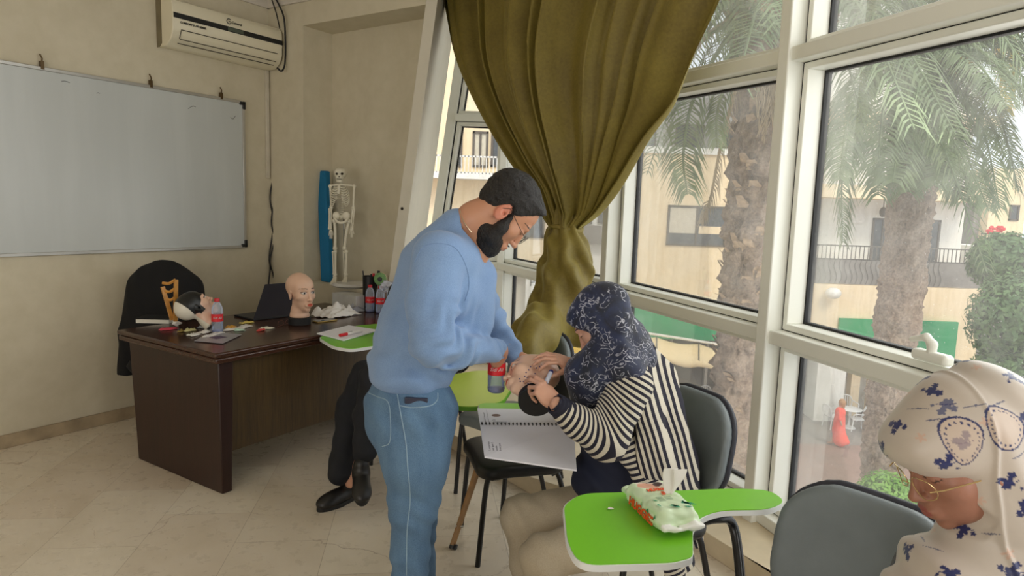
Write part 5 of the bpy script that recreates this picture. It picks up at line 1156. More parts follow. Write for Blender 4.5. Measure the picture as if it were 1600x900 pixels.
for i in range(9): p = wc + wu * (.02 + .0055 * (i % 5)) + wv_ * (-.02 + .024 * (i // 5)) + Z * .0648; mb.box(p, (.0012, .02, .0004), [wu, wv_, Z])
mb.build('small_print', plain('faint_green_print', (110, 140, 112), .5), wp, smooth=False)
n_ = 22; A_, B_ = np.meshgrid(np.linspace(0, 1, n_), np.linspace(-1, 1, n_)); tb_ = wc + Z * .055 + wu * -.005 + wv_ * .02
V = tb_ + (A_.ravel() * .075)[:, None] * Z + (B_.ravel() * (.012 + .03 * A_.ravel() * (1.25 - A_.ravel())))[:, None] * (wu * .5 + wv_ * .86) + (.012 * np.sin(B_.ravel() * 5 + A_.ravel() * 3) * (A_.ravel() + .2) + .02 * A_.ravel())[:, None] * wv_
i = np.arange(n_ - 1)[:, None] * n_ + np.arange(n_ - 1)[None]; Q = np.stack([i, i + 1, i + n_ + 1, i + n_], -1).reshape(-1, 4); mkobj('pulled_wipe', V, Q, M_tis, wp, smooth=True)
c = PZ(954, 797, TZ); crumple('paper_scrap', 'tiny white torn paper scrap on the lime tablet, left of the wipes', 'scrap', c + Z * .005, (.012, .009, .005), M_tis, 21, .0015)
# ------------------------------------------------------------------ open spiral notebook with notes
NB = [PY(757, 713, 2.3), PY(901, 734, 2.27), PY(896, 664, 2.47), PY(750, 662, 2.47)]; NT = [PY(750, 662, 2.47), PY(896, 664, 2.47), PY(884, 640, 2.62), PY(746, 638, 2.64)]
nb = thing('notebook', 'open spiral notebook with printed notes under the held head', 'notebook', sum(NB) / 4)
MB().extrude(NB, Z * -.006).build('lower_page', M_paper, nb, smooth=False); MB().extrude(NT, Z * -.006).build('upper_page', M_paper, nb, smooth=False)
mb = MB(); a, b = NB[3], NB[2]; ud = nrm(b - a); vd = nrm(NT[3] - NT[0])
for i in range(24): c = a + (b - a) * (i + .5) / 24; mb.tube([c + vd * .006 * math.cos(t) + Z * (.006 * math.sin(t)) for t in np.linspace(0, 2 * math.pi, 9)], .0022, 5); mb.box(c + Z * .0015, (.006, .011, .002), [ud, vd, Z])
mb.build('spiral_binding', M_blackp, nb)
nn = nrm(np.cross(ud, nrm(NB[3] - NB[0]))); nn = nn if nn[2] > 0 else -nn; M_ink = plain('grey_handwriting', (120, 118, 130), .6)
pd = nrm(NB[3] - NB[0]); o0 = NB[0] + ud * .012 + pd * .03 + nn * .0006
for i, s_ in enumerate(('1. superieur', 'nez ligne 2', 'oreille', 'front joue')): text(s_, nb, 'handwriting', o0 + ud * .013 * (i + 1), pd, -ud, .0105, M_ink, depth=.0001, shear=.2)
a = NT[0] + Z * .0006; n2_ = nrm(np.cross(ud, vd)); n2_ = n2_ if n2_[2] > 0 else -n2_; mb = MB()
for u_ in (.035, .12, .2): mb.tube([a + ud * u_ + vd * .01, a + ud * u_ + vd * .15], .0006, 4)
for i in range(5): mb.box(a + ud * .078 + vd * (.012 + .008 * i) + n2_ * .0004, (.06 - .008 * (i % 3), .002, .0004), [ud, vd, n2_])
for i in range(9): mb.box(a + ud * .022 + vd * (.02 + .012 * i) + n2_ * .0004, (.002, .009, .0004), [ud, vd, n2_])
mb.build('printed_text', M_ink, nb, smooth=False)
MB().ball(a + ud * .075 + vd * .09, (.026, .02, .0012), 8, [ud, vd, n2_]).build('printed_picture', plain('brown_photo_print', (128, 104, 96), .6, var=.3, scale=50), nb)
# ------------------------------------------------------------------ heads, hands, people
def headaxes(front, up):
    f = nrm(front); u = nrm(np.array(up, float) - f * (np.array(up, float) @ f)); r = np.cross(f, u); return np.array([r, f, u])   # local x (its right), y front, z up
def head(F, neck=True, fem=0, k=.012, eyes=True, bust=False):
    F.k = k
    F.ell((0, -.018, .045), (.073, .095, .083)); F.ell((0, .034, .05), (.06, .05, .055), .02); F.ell((0, .03, -.012), (.061 - .004 * fem, .062, .082), .02)
    F.ell((0, .034, -.066), (.046 - .006 * fem, .05, .04), .02); F.ell((0, .072, -.093), (.019 - .003 * fem, .016, .016), .016)
    for s in (-1, 1): F.ell((s * .041, .056, -.014), (.022, .024, .022), .018)
    F.cone((-.03, .081, .032), (.03, .081, .032), .011, .011, .014)
    for s in (-1, 1): F.ell((s * .031, .1, .013), (.019, .017, .011), .008, sub=True)
    if eyes:
        for s in (-1, 1): F.ell((s * .031, .077, .012), (.0145, .013, .0115), .003)
    F.cone((0, .088, .022), (0, .104, -.022), .0065, .0085, .008); F.ell((0, .107, -.029), (.0115, .0115, .0095), .005)
    for s in (-1, 1): F.ell((s * .0115, .097, -.031), (.0075, .01, .0075), .004)
    for s in (-1, 1): F.ell((s * .0055, .103, -.0385), (.003, .005, .003), .002, sub=True)
    F.ell((0, .089, -.062), (.026, .013, .018), .012)
    F.ell((0, .0975, -.0565), (.021, .0085, .0055), .003); F.ell((0, .096, -.0665), (.018, .0085, .0062), .003); F.ell((0, .107, -.0612), (.02, .006, .0013), .0015, sub=True)
    for s in (-1, 1):
        E_ = np.array([[1, -s * .28, 0], [s * .27, .93, .26], [-s * .07, -.26, .96]]); F.ell((s * (.074 - .006 * fem), -.01, -.004), (.0075, .019, .033), .004, ax=E_); F.ell((s * (.0815 - .006 * fem), -.006, .004), (.005, .011, .018), .0025, sub=True, ax=E_); F.ell((s * (.079 - .006 * fem), -.004, -.004), (.009, .006, .008), .002, sub=True, ax=E_)
    if neck: F.cone((0, -.018, -.05), (0, -.03, -.15), .052 - .006 * fem, .055 - .006 * fem, .02)
def Ry(d): c, s = math.cos(R(d)), math.sin(R(d)); return np.array([[c, s, 0], [-s, c, 0], [0, 0, 1]])
def paint(q, base, lips, iris, brow, openeye=True, browz=.034):
    c = np.tile(np.array(base, float), (len(q), 1)); x, y, z = q[:, 0], q[:, 1], q[:, 2]; ax = np.abs(x); fr = y > .05
    bz = browz + .006 - 8.0 * (ax - .034) ** 2 + .0
    c[fr & (ax > .012) & (ax < .054) & (np.abs(z - bz) < .0026 * (1 - (ax - .03).clip(0, 1) * 18).clip(.3, 1))] = brow
    e = ((ax - .031) / .0155) ** 2 + ((z - .0125) / .0075) ** 2
    if openeye:
        c[fr & (e < 1)] = (.75, .73, .7); c[fr & (((ax - .031) / .0065) ** 2 + ((z - .0125) / .0068) ** 2 < 1)] = iris
        c[fr & (e > .75) & (e < 1.35) & (z > .0115)] = brow
    else: c[fr & (e > .7) & (e < 1.2) & (z < .011)] = brow
    l = (x / .0185) ** 2 + ((z + .0612) / .0095) ** 2; c[(y > .085) & (l < 1)] = lips
    return c
def fingers(F, W, A, curls, spread=.0, thumb=(.6, .5, -.45), tcurl=(.3, .4), s=1.0, base_r=.0086):
    """hand rooted at wrist W; rows of A: lateral (towards thumb), finger direction, back-of-hand normal"""
    W = np.array(W, float); A = np.array(A, float); L = lambda p: W + (np.array(p, float) * s) @ A
    F.cone(L((0, -.02, 0)), L((0, .015, 0)), .024 * s, .025 * s, .01, flat=(A[2], .75)); 
    o0, A0, s0 = F.o0, F.A, F.s; F.frame(W, A, s)
    F.ell((0, .048, 0), (.039, .05, .0145), .014); F.ell((.018, .03, -.008), (.02, .03, .016), .01); F.ell((-.022, .04, -.006), (.016, .034, .014), .01)
    B = [(.028, .086, .001), (.0095, .093, .003), (-.010, .089, .002), (-.028, .079, -.001)]; Ln = [(.043, .026, .021), (.048, .029, .022), (.044, .027, .021), (.034, .021, .018)]
    for i, (b, ln) in enumerate(zip(B, Ln)):
        p = np.array(b); ang = 0; sp = spread * (1.5 - i); r = base_r - .0006 * (i == 3)
        for j in range(3):
            ang += curls[i][j]; d = np.array([math.sin(sp) * math.cos(ang), math.cos(ang) * math.cos(sp), -math.sin(ang)]); q = p + d * ln[j]
            F.cone(p, q, r - .0008 * j, r - .0008 * (j + 1), .0035 if j else .008); p = q
    p = np.array([.03, .022, -.006]); d = nrm(thumb); ln = (.04, .03, .024); ax_ = nrm(np.cross(d, (-.6, .5, -.5)))
    for j in range(3):
        if j: a = tcurl[j - 1]; d = nrm(d * math.cos(a) + np.cross(ax_, d) * math.sin(a))
        q = p + d * ln[j]; F.cone(p, q, .0125 - .0018 * j, .0112 - .0018 * j, .006); p = q
    F.o0, F.A, F.s = o0, A0, s0
def mskin(name, rough=.45, sub=.08): return vcol(name, rough, .12, 500, .05, sub)
M_skin = mskin('skin'); M_man = vcol('mannequin_plastic', .35, 0, 200, .02)
g = G('dark_hair'); v = g.co(); n = g.noise(g.mapping(v, (1, 1, 1)), 160, 3, .7); g.base(g.ramp(n, [(.3, lin((10, 9, 8))), (.7, lin((34, 28, 24)))]), .5); g.bump(g.noise(v, 260, 4), .9, .006); M_hair = g.m
# --- mannequin heads
def mannequin(name, label, o, front, up, sc, base, colf=None, h=.0026, neckl=.2):
    A = headaxes(front, up); F = Fld(); F.frame(o, A, sc); head(F, neck=False, fem=1); F.cone((0, -.012, -.06), (0, -.014, -neckl + .025), .044, .048, .025); F.cone((0, -.012, -neckl + .03), (0, -.012, -neckl + .012), .052, .06, .02)
    cut = lambda P: -((P - o) @ A[2] + neckl * sc); F.fun(lambda P: -cut(P), .003, sub=True)
    t = thing(name, label, 'mannequin head', o)
    def colr(V):
        q = F.local(V); c = paint(q, lin((226, 186, 160)), lin((204, 92, 72)), (.02, .015, .012), lin((70, 46, 40))); return colf(q, c) if colf else c
    blob('head', F, o - .32 * sc, o + .32 * sc, h, M_man, t, col=colr)
    b = MB(); c0 = F.world((0, -.012, -neckl)); up_ = A[2]; b.lathe(c0 - up_ * base, [(.0, 0), (.064 * sc, 0), (.068 * sc, .004), (.068 * sc, base - .004), (.062 * sc, base)], 32, up_); o_ = b.build('base_disc', plain('matt_black_rubber', (22, 22, 24), .7), t)
    return t, F, A, c0
hs = 1.04; nl = .148; bo = PZ(470, 507, DZ); mannequin('mannequin_head', 'bald mannequin head with painted face standing on the desk', bo + Z * (.05 + nl * hs), (.78, -.63, 0), (0, 0, 1), hs, .05, neckl=nl)
def hairy(q, c):
    x, y, z = q[:, 0], q[:, 1], q[:, 2]; c[(y < -.045)] = lin((222, 216, 200)); hr = (z > .0 + .45 * (y).clip(0, 1) + .01 * np.sin(x * 160)) & (y > -.05) | ((np.abs(x) > .045) & (y < .02) & (y > -.05) & (z > -.04)); c[hr] = (.008, .009, .009); return c
oh = PY(307, 482, 3.98); oh[2] = max(oh[2], DZ + .095)
th, Fh, Ah, _c = mannequin('mannequin_head', 'mannequin head with glossy black painted hair lying on its back on the desk', oh, (.42, .6, .7), (-.78, -.46, .4), .93, .012, hairy, neckl=.13)
# held head: lying on the notebook, face to the left, neck towards the camera
disc = PY(838, 627, 2.27); hc = PY(832, 592, 2.40); upm = nrm(hc - disc); Lm = np.linalg.norm(hc - disc)
def dots(q, c): return c
t3, F3h, A3, c3 = mannequin('mannequin_head', 'mannequin head with blue marked dots, held on the open notebook', hc, (-.97, -.05, .15), upm, .93, .03, dots, .0022, neckl=max(.12, Lm / .93 - .03))
mb = MB(); M_bluei = plain('blue_marker_ink', (36, 40, 110), .5)
for px, py in ((829, 573), (826, 578), (822, 582), (838, 575), (820, 588), (824, 590), (827, 593), (812, 592), (813, 596), (831, 589), (836, 584), (843, 573), (846, 571), (833, 570), (818, 596), (825, 600)):
    p = F3h.hit(px, py, 1.6, 3.2, .0002)
    if p is not None: mb.ball(p, .0028, 5)
mb.build('marker_dots', M_bluei, t3)
MB().lathe(c3 - A3[2] * .0302, [(0, -.001), (.012, -.001), (.012, .001)], 16, A3[2]).build('base_hole', M_blkcloth, t3)
# --- marker pen held against the mannequin head
a, b = PY(853, 598, 2.24), PY(860, 583, 2.3); mp = thing('marker_pen', 'white marker pen lying in the hand on the held mannequin head', 'marker', (a + b) / 2)
MB().tube([a, b], .008, 12).build('barrel', plain('silver_marker_body', (196, 200, 214), .35), mp); MB().tube([b, b + (b - a) * .18], .0085, 12).build('cap', M_bluei, mp)
# ================================================================== person in the blue sweater
RT = nrm([1, .08, 0]); YM = 2.2
mo = PY(788, 333, 2.27); th_ = R(56); f_ = RT * math.cos(th_) - Z * math.sin(th_); u_ = RT * math.sin(th_) + Z * math.cos(th_)
man = thing('person', 'standing person in a light blue sweater and jeans, bending over the held head', 'person', (*PY(645, 780, 2.3)[:2], 0))
B1 = Fld(); Am = headaxes(f_, u_); B1.frame(mo, Am, 1.02); head(B1, neck=False)
B1.frame((0, 0, 0), np.eye(3), 1)
nb_ = PY(700, 372, 2.3); B1.chain([mo + (-.03 * Am[1] - .03 * Am[2]), PY(742, 345, 2.28), nb_ + np.array([.02, 0, -.02])], [.06, .06, .06], .03); B1.cone(PY(755, 372, 2.28), PY(735, 400, 2.28), .05, .06, .03)
B1.ell(PY(692, 440, 2.31), (.08, .12, .12), .04); B1.chain([PY(690, 420, 2.14), PY(672, 535, 2.08), PY(770, 546, 2.3), PY(781, 547, 2.36)], [.045, .042, .03, .028], .02)
B1.chain([PY(735, 430, 2.48), PY(768, 515, 2.6), PY(806, 556, 2.5), PY(815, 561, 2.47)], [.045, .034, .026, .025], .004)
# near hand: closed round the bottle neck
wn = PY(779, 546, 2.345); fd = nrm(PY(782, 572, 2.41) - wn); bk = nrm(np.array([.0, -1, .1]) * .8 + np.array([.5, 0, 0])); lt = np.cross(fd, bk); AH = np.array([lt, fd, nrm(np.cross(lt, fd))])
fingers(B1, wn, AH, [(.75, 1.1, .7), (.8, 1.2, .7), (.85, 1.2, .7), (.9, 1.2, .7)], .02, (.25, .8, -.5), (.3, .4), .9)
# far hand flat on the forehead of the mannequin
wf2 = PY(813, 561, 2.475); fd = nrm(PY(842, 566, 2.44) - wf2); bk = nrm([-.1, -.2, 1]); lt = nrm(np.cross(fd, bk)); AH = np.array([lt, fd, np.cross(lt, fd)])
fingers(B1, wf2, AH, [(.25, .5, .3), (.3, .5, .3), (.35, .5, .4), (.4, .6, .4)], .05, (.8, .5, -.2), (.2, .2), .92)
skm = np.array(lin((196, 142, 112))); skd = np.array(lin((206, 156, 128)))
def mancol(V):
    q = (V - mo) @ Am.T / 1.02; c = np.tile(skm, (len(V), 1)); hd_ = np.linalg.norm(q, axis=1) < .19
    c[hd_] = paint(q[hd_], skm, lin((170, 100, 90)), (.02, .015, .01), lin((40, 30, 26)), False); c[hd_ & (np.abs(q[:, 0]) > .066) & (q[:, 1] < .02)] = lin((206, 132, 108)); return c
blob('body', B1, PY(690, 440, 2.3) + [-.35, -.45, -.35], PY(790, 330, 2.3) + [.35, .55, .35], .0034, M_skin, man, col=mancol)
# hair (receding at the temple) and beard
H1_ = Fld(); H1_.frame(mo, Am, 1.02); H1_.k = .012; H1_.ell((0, -.022, .05), (.083, .105, .091)); H1_.ell((0, .045, .085), (.058, .05, .038), .02); H1_.ell((0, -.05, .005), (.066, .06, .06), .02)
_hc = lambda P: (lambda q: np.maximum(q[:, 1] - (.02 + .66 * (q[:, 2] - .018).clip(0, .2)), -(q[:, 2] + .052)))((P - mo) @ Am.T / 1.02)
H1_.fun(lambda P: -_hc(P), .008, sub=True)
for s in (-1, 1): H1_.ell((s * .085, -.004, -.006), (.028, .026, .04), .004, sub=True)
H1_.post = lambda P: .0014 * wob((P - mo) @ Am.T * [1, .4, 1], 110, 12) + .0014 * wob((P - mo) @ Am.T * [1, .5, 1], 260, 2) + .001 * wob(P, 420, 3) + .002 * wob(P, 60, 5)
blob('hair', H1_, mo - .22, mo + .22, .003, M_hair, man)
BD = Fld(); BD.frame(mo, Am, 1.02); BD.k = .014; BD.ell((0, .03, -.078), (.065, .062, .05)); BD.ell((0, .066, -.1), (.042, .038, .038)); BD.ell((0, .042, -.11), (.046, .044, .032))
for s in (-1, 1): BD.chain([(s * .069, .02, .005), (s * .064, .03, -.035), (s * .052, .042, -.075)], [.009, .019, .027])
BD.ell((0, .1, -.045), (.024, .006, .005), .004)
BD.ell((0, .103, -.062), (.02, .012, .009), .004, sub=True); BD.ell((0, .105, -.02), (.05, .03, .022), .01, sub=True)
for s in (-1, 1): BD.ell((s * .034, .1, -.03), (.024, .03, .026), .01, sub=True)
BD.post = lambda P: .0012 * wob(P, 300, 7) + .0008 * wob(P, 120, 8)
blob('beard', BD, mo - .25, mo + .25, .003, M_hair, man)
M_wire = plain('thin_dark_wire', (60, 58, 60), .3, .8); gl_ = MB(); W1 = lambda p: mo + (np.array(p) * 1.02) @ Am
for s in (-1, 1):
    gl_.tube([W1((s * .034 + .024 * math.cos(a), .108, .004 + .018 * math.sin(a))) for a in np.linspace(0, 2 * math.pi, 20)], .0011, 5); gl_.tube([W1((s * .058, .106, .01)), W1((s * .078, .05, .014)), W1((s * .08, -.005, .02)), W1((s * .078, -.02, .0))], .0012, 5)
gl_.tube([W1((-.011, .11, .008)), W1((0, .113, .01)), W1((.011, .11, .008))], .0011, 5); gl_.build('eyeglasses', M_wire, man)
MB().tube(spline([B1.hit(*p, 1.5, 3, .002) for p in ((719, 329), (724, 345), (731, 356), (737, 363))], 8), .0016, 5).build('neck_chain', plain('silver_chain', (196, 180, 150), .3, .8), man)
# sweater
SW = Fld(); SW.k = .05
tz_ = [nrm([.97, .2, 0]), nrm([-.2, .97, 0]), Z]
SW.ell(PY(641, 572, 2.32), (.152, .2, .12), ax=tz_); SW.ell(PY(668, 520, 2.32), (.17, .205, .16), ax=tz_); SW.ell(PY(692, 450, 2.31), (.135, .2, .165), ax=tz_); SW.ell(PY(706, 400, 2.3), (.095, .19, .09), ax=tz_); SW.cone(PY(686, 392, 2.3), PY(716, 358, 2.29), .085, .07, .05)
SW.cone(PY(660, 410, 2.36), PY(628, 530, 2.36), .075, .08, .05)
SW.cone(PY(745, 432, 2.32), PY(738, 500, 2.32), .07, .08, .06)
SW.chain([PY(686, 402, 2.13), PY(675, 470, 2.09), PY(676, 535, 2.06)], [.088, .08, .073], .025); SW.chain([PY(678, 538, 2.06), PY(715, 546, 2.13), PY(768, 546, 2.3)], [.075, .06, .043], .02); SW.cone(PY(764, 546, 2.29), PY(775, 546, 2.325), .041, .038, .004)
SW.chain([PY(738, 435, 2.47), PY(764, 500, 2.6), PY(786, 540, 2.56), PY(806, 558, 2.49)], [.075, .062, .055, .042], .03)
hem = PY(645, 606, 2.3);
_hz = lambda P: P[:, 2] - (PY(640, 602, 2.3)[2] - .06 * (P[:, 0] - hem[0])); SW.fun(lambda P: _hz(P), .012, True)
nk = lambda P: cone(P, PY(745, 352, 2.28), PY(718, 386, 2.29), .075, .072); SW.fun(nk, .01, True)
def swpost(P):
    e1 = np.exp(-((np.linalg.norm(P - PY(705, 530, 2.08), axis=1) / .13) ** 2)); e2 = np.exp(-(((P[:, 2] - PY(640, 560, 2.3)[2]) / .09) ** 2)); e3 = np.exp(-((np.linalg.norm(P - PY(770, 520, 2.55), axis=1) / .15) ** 2))
    r1 = .009 * np.sin(P @ np.array([70, 20, -75]) + 2 * np.sin(P @ np.array([20, 30, 30]))) * e1; r2 = .006 * np.sin(P @ np.array([18, 30, 60]) + 1.5 * np.sin(P[:, 0] * 25)) * e2; r3 = .007 * np.sin(P @ np.array([50, 0, -80])) * e3
    return r1 + r2 + r3 + .004 * wob(P, 12, 6) + .0015 * wob(P, 34, 9)
SW.post = swpost
g = G('blue_knit'); v = g.co(); n = g.noise(v, 7, 5); n2 = g.noise(v, 420, 2, .6); c = g.mix(.35, g.ramp(n, [(.3, lin((112, 142, 184))), (.7, lin((126, 156, 196)))]), g.ramp(n2, [(.35, lin((96, 126, 170))), (.65, lin((146, 172, 208)))]))
g.base(c, .85, Sheen_Weight=.2); g.bump(n2, .25, .002); M_knit = g.m
sw = blob('sweater', SW, PY(680, 470, 2.3) + [-.42, -.42, -.42], PY(730, 470, 2.3) + [.42, .5, .42], .006, M_knit, man)
mb = MB(); pts = [SW.hit(*p, 1.5, 3, -.002) for p in ((712, 336), (725, 352), (742, 372), (756, 388), (764, 398))]; pts = [p for p in pts if p is not None]
ncr = [PY(718, 386, 2.29)] ; mb.tube(spline(pts, 6), .007, 8) if len(pts) > 2 else None; mb.build('neckband', M_knit, sw)
def seam(F, pl_, r, name, mat, parent, y0=1.5, y1=3.2, off=.0003):
    P = [F.hit(*p, y0, y1, off) for p in spline2(pl_)]; P = [p for p in P if p is not None]
    if len(P) > 1: return MB().tube(P, r, 5).build(name, mat, parent)
def spline2(pl_, n=6): return [(p[0], p[1]) for p in spline([(a, b, 0) for a, b in pl_], n)]
seam(SW, [(648, 410), (662, 385), (688, 380), (712, 388), (728, 415), (733, 445), (727, 470)], .0016, 'shoulder_seam', M_knit, sw, off=.0004)
# cuff rib
SC2 = Fld(); SC2.cone(PY(768, 546, 2.3), PY(779, 546, 2.34), .041, .036, .01); SC2.fun(lambda P: cone(P, PY(772, 546, 2.31), PY(800, 546, 2.4), .031, .031), .003, True); SC2.post = lambda P: .0015 * wob(P, 90, 3)
blob('cuff', SC2, PY(772, 546, 2.3) - .12, PY(772, 546, 2.3) + .12, .004, M_knit, sw)
# jeans
g = G('washed_denim'); v = g.co(); n = g.noise(v, 5, 5); n2 = g.noise(v, 500, 2); st = g.noise(g.mapping(v, (1, 1, .2)), 16, 5)
c = g.mix(.4, g.ramp(n, [(.35, lin((56, 88, 122))), (.65, lin((92, 126, 158)))]), g.ramp(st, [(.35, lin((60, 92, 126))), (.65, lin((104, 138, 168)))])); g.base(g.mix(.25, c, g.ramp(n2, [(.3, lin((30, 56, 88))), (.7, lin((140, 168, 190)))])), .85); g.bump(n2, .2, .002); M_den = g.m
JN_ = Fld(); JN_.k = .05; JN_.ell(PY(642, 625, 2.3), (.148, .17, .13), ax=tz_); JN_.ell(PY(636, 660, 2.28), (.145, .17, .12), ax=tz_)
JN_.chain([PY(654, 655, 2.23), PY(651, 720, 2.2), PY(646, 785, 2.2)], [.125, .105, .083]); JN_.chain([PY(646, 785, 2.2), PY(640, 860, 2.2), PY(641, 1000, 2.2)], [.082, .064, .06], .03)
JN_.chain([PY(664, 655, 2.42), PY(652, 790, 2.48), PY(656, 880, 2.5), PY(660, 985, 2.5)], [.11, .075, .06, .06], .03)
def jpost(P):
    kz = PY(646, 790, 2.2)[2]; e1 = np.exp(-((P[:, 2] - kz) / .08) ** 2); az = PY(640, 900, 2.2)[2]; e2 = np.exp(-((P[:, 2] - az) / .12) ** 2); hz = PY(640, 640, 2.2)[2]; e3 = np.exp(-((P[:, 2] - hz) / .07) ** 2)
    return .0032 * np.sin(P @ np.array([30, 10, 85]) + 2 * np.sin(P[:, 0] * 24)) * (e1 + e2) + .005 * np.sin(P @ np.array([60, 20, 50])) * e3 + .004 * wob(P, 22, 4)
JN_.post = jpost; JN_.fun(lambda P: 1.06 - P[:, 2], .004, True); JN_.fun(lambda P: P[:, 2] - .075, .004, True)
jn = blob('jeans', JN_, PY(640, 760, 2.25) + [-.35, -.4, -.72], PY(650, 760, 2.25) + [.35, .55, .55], .0065, M_den, man)
M_thr = plain('pale_denim_seam', (140, 164, 182), .8); M_thd = plain('dark_denim_seam', (40, 62, 90), .8)
seam(JN_, [(620, 612), (625, 640), (634, 690), (637, 730), (641, 780), (636, 830), (635, 899)], .002, 'side_seam', M_thr, jn)
seam(JN_, [(576, 614), (590, 620), (606, 628), (610, 655), (609, 690), (597, 698)], .0016, 'back_pocket_seam', M_thr, jn); seam(JN_, [(577, 598), (600, 607), (640, 614)], .0018, 'waist_seam', M_thd, jn); seam(JN_, [(625, 634), (645, 637), (672, 634), (683, 625), (684, 614)], .002, 'front_pocket_seam', M_thr, jn)
a = JN_.hit(650, 627, 1.5, 3); 
if a is not None: phm = MB().box(a + np.array([.0, .006, .0]), (.075, .012, .022), [nrm([1, .1, -.05]), nrm([-.1, 1, 0]), Z]).build('smartphone', plain('dark_phone_case', (44, 46, 66), .4), loc=a, bevel=.003); tag(phm, 'dark smartphone sticking out of the front jeans pocket', 'phone')
shoes = Fld()
def shoe(parent, heel, toe, top=.1, wd=.045, mat=None, h=.005, lace=True, tilt=0):
    heel = np.array(heel, float); toe = np.array(toe, float); d = nrm(toe - heel); L = np.linalg.norm(toe - heel); sd_ = nrm(np.cross(d, Z)); up = np.cross(sd_, d); F = Fld(); A = np.array([sd_, d, up]); F.frame(heel, A); F.k = .03
    F.ell((0, .045, .05), (wd * .86, .055, .05)); F.ell((0, L * .5, .04), (wd * .95, L * .36, .042)); F.ell((0, L * .78, .03), (wd, L * .24, .034)); F.cone((0, .05, .06), (0, .045, top), .042, .04, .02)
    F.fun(lambda P: (P - heel) @ up, .006, True)
    t = blob('shoe', F, heel + d * L / 2 - L * .75, heel + d * L / 2 + L * .75, h, mat, parent)
    mb = MB(); out = [(sd_ * math.cos(a) * wd * (1.02 if math.sin(a) > -.2 else .85) + d * (L / 2 + math.sin(a) * L * .52)) for a in np.linspace(0, 2 * math.pi, 30, endpoint=False)]; mb.add([heel + p - up * .004 for p in out] + [heel + p + up * .018 for p in out], [tuple(range(29, -1, -1)), tuple(range(30, 60))] + [(i, (i + 1) % 30, (i + 1) % 30 + 30, i + 30) for i in range(30)]); mb.build('sole', plain('black_rubber_sole', (24, 23, 22), .6), t, bevel=.003)
    if lace:
        mb = MB()
        for i in range(5): y = L * (.34 + .07 * i); z = .083 - .0065 * i; mb.tube([heel + sd_ * -.022 + d * y + up * (z - .006), heel + d * (y + .004) + up * (z + .004), heel + sd_ * .022 + d * y + up * (z - .006)], .0028, 5)
        mb.build('laces', M_blkcloth, t)
    return t
M_shoeb = plain('black_shoe_leather', (26, 24, 23), .42)
af = PY(641, 1000, 2.2); shoe(man, (af[0] - .06, af[1] - .0, .004), (af[0] + .22, af[1] - .02, .004), mat=M_shoeb, h=.006); af = PY(664, 985, 2.5); shoe(man, (af[0] - .06, af[1], .004), (af[0] + .22, af[1] + .03, .004), mat=M_shoeb, h=.006)
# bottle in his hand
bottle('water bottle with a red label held by its neck above the yellow-green tablet', PY(775, 612, 2.43), .155, None, .5)
# ================================================================== person in the striped cardigan
Yw = 2.38
wo = PY(941, 508, Yw); tw = R(38); LT = nrm([-1, .3, 0]); fw_ = LT * math.cos(tw) - Z * math.sin(tw) + np.array([0, .0, 0]); uw_ = LT * math.sin(tw) + Z * math.cos(tw)
Aw = headaxes(fw_, uw_)
wm = thing('person', 'seated person in a dark paisley headscarf and striped cardigan, touching the held head', 'person', (1.0 * PY(1000, 800, 2.4)[0], 2.4, 0))
B2 = Fld(); B2.frame(wo, Aw, .97); head(B2, neck=True, fem=1); B2.frame((0, 0, 0), np.eye(3), 1)
B2.ell(PY(985, 660, 2.44), (.08, .1, .16), .04); B2.cone(PY(955, 560, 2.42), PY(980, 640, 2.44), .05, .07, .03)
nS, nE, nW = PY(985, 603, 2.24), PY(947, 688, 2.19), PY(877, 638, 2.17)
fS, fE, fW = PY(930, 590, 2.56), PY(925, 640, 2.62), PY(899, 572, 2.42)
B2.chain([nS + np.array([0, .02, 0]), nE, nW, PY(870, 632, 2.165)], [.05, .04, .026, .025], .02); B2.chain([fS, fE, fW, PY(893, 570, 2.4)], [.05, .04, .026, .024], .02)
# near hand: index pressing the cheek, others folded
_s = F3h.hit(846, 606, 1.6, 3.2); ys = min(_s[1], 2.27) if _s is not None else 2.24; w_ = PY(868, 631, ys - .07); fd = nrm(PY(842, 604, ys - .05) - w_); bk = nrm([.35, -.75, .55]); lt = nrm(np.cross(fd, bk)); AH = np.array([lt, fd, nrm(bk - fd * (bk @ fd))])
fingers(B2, w_, AH, [(.5, .45, .25), (.65, .6, .35), (1.0, 1.0, .5), (1.25, 1.2, .6)], .05, (.4, .8, -.5), (.2, .3), .9)
# far hand: pinching something just above the ear
w_ = PY(893, 569, 2.40); fd = nrm(PY(862, 558, 2.36) - w_); bk = nrm([.1, -.45, .9]); lt = nrm(np.cross(fd, bk)); lt = -lt if lt[2] > 0 else lt; AH = np.array([lt, fd, nrm(bk - fd * (bk @ fd))])
fingers(B2, w_, AH, [(.35, .75, .4), (.3, .6, .4), (.25, .5, .4), (.25, .5, .4)], .08, (.45, .85, -.45), (.05, .1), .88)
skw = np.array(lin((206, 156, 130)))
def wcol2(V):
    q = B2.A; q = (V - wo) @ Aw.T / .97; c = np.tile(skw, (len(V), 1)); m = np.linalg.norm(q, axis=1) < .19; c[m] = paint(q[m], skw, lin((176, 104, 96)), (.02, .015, .01), lin((50, 36, 30)), False); return c
blob('body', B2, np.array([-.1, 1.98, .5]), np.array([.66, 2.78, 1.45]), .0034, M_skin, wm, col=wcol2)
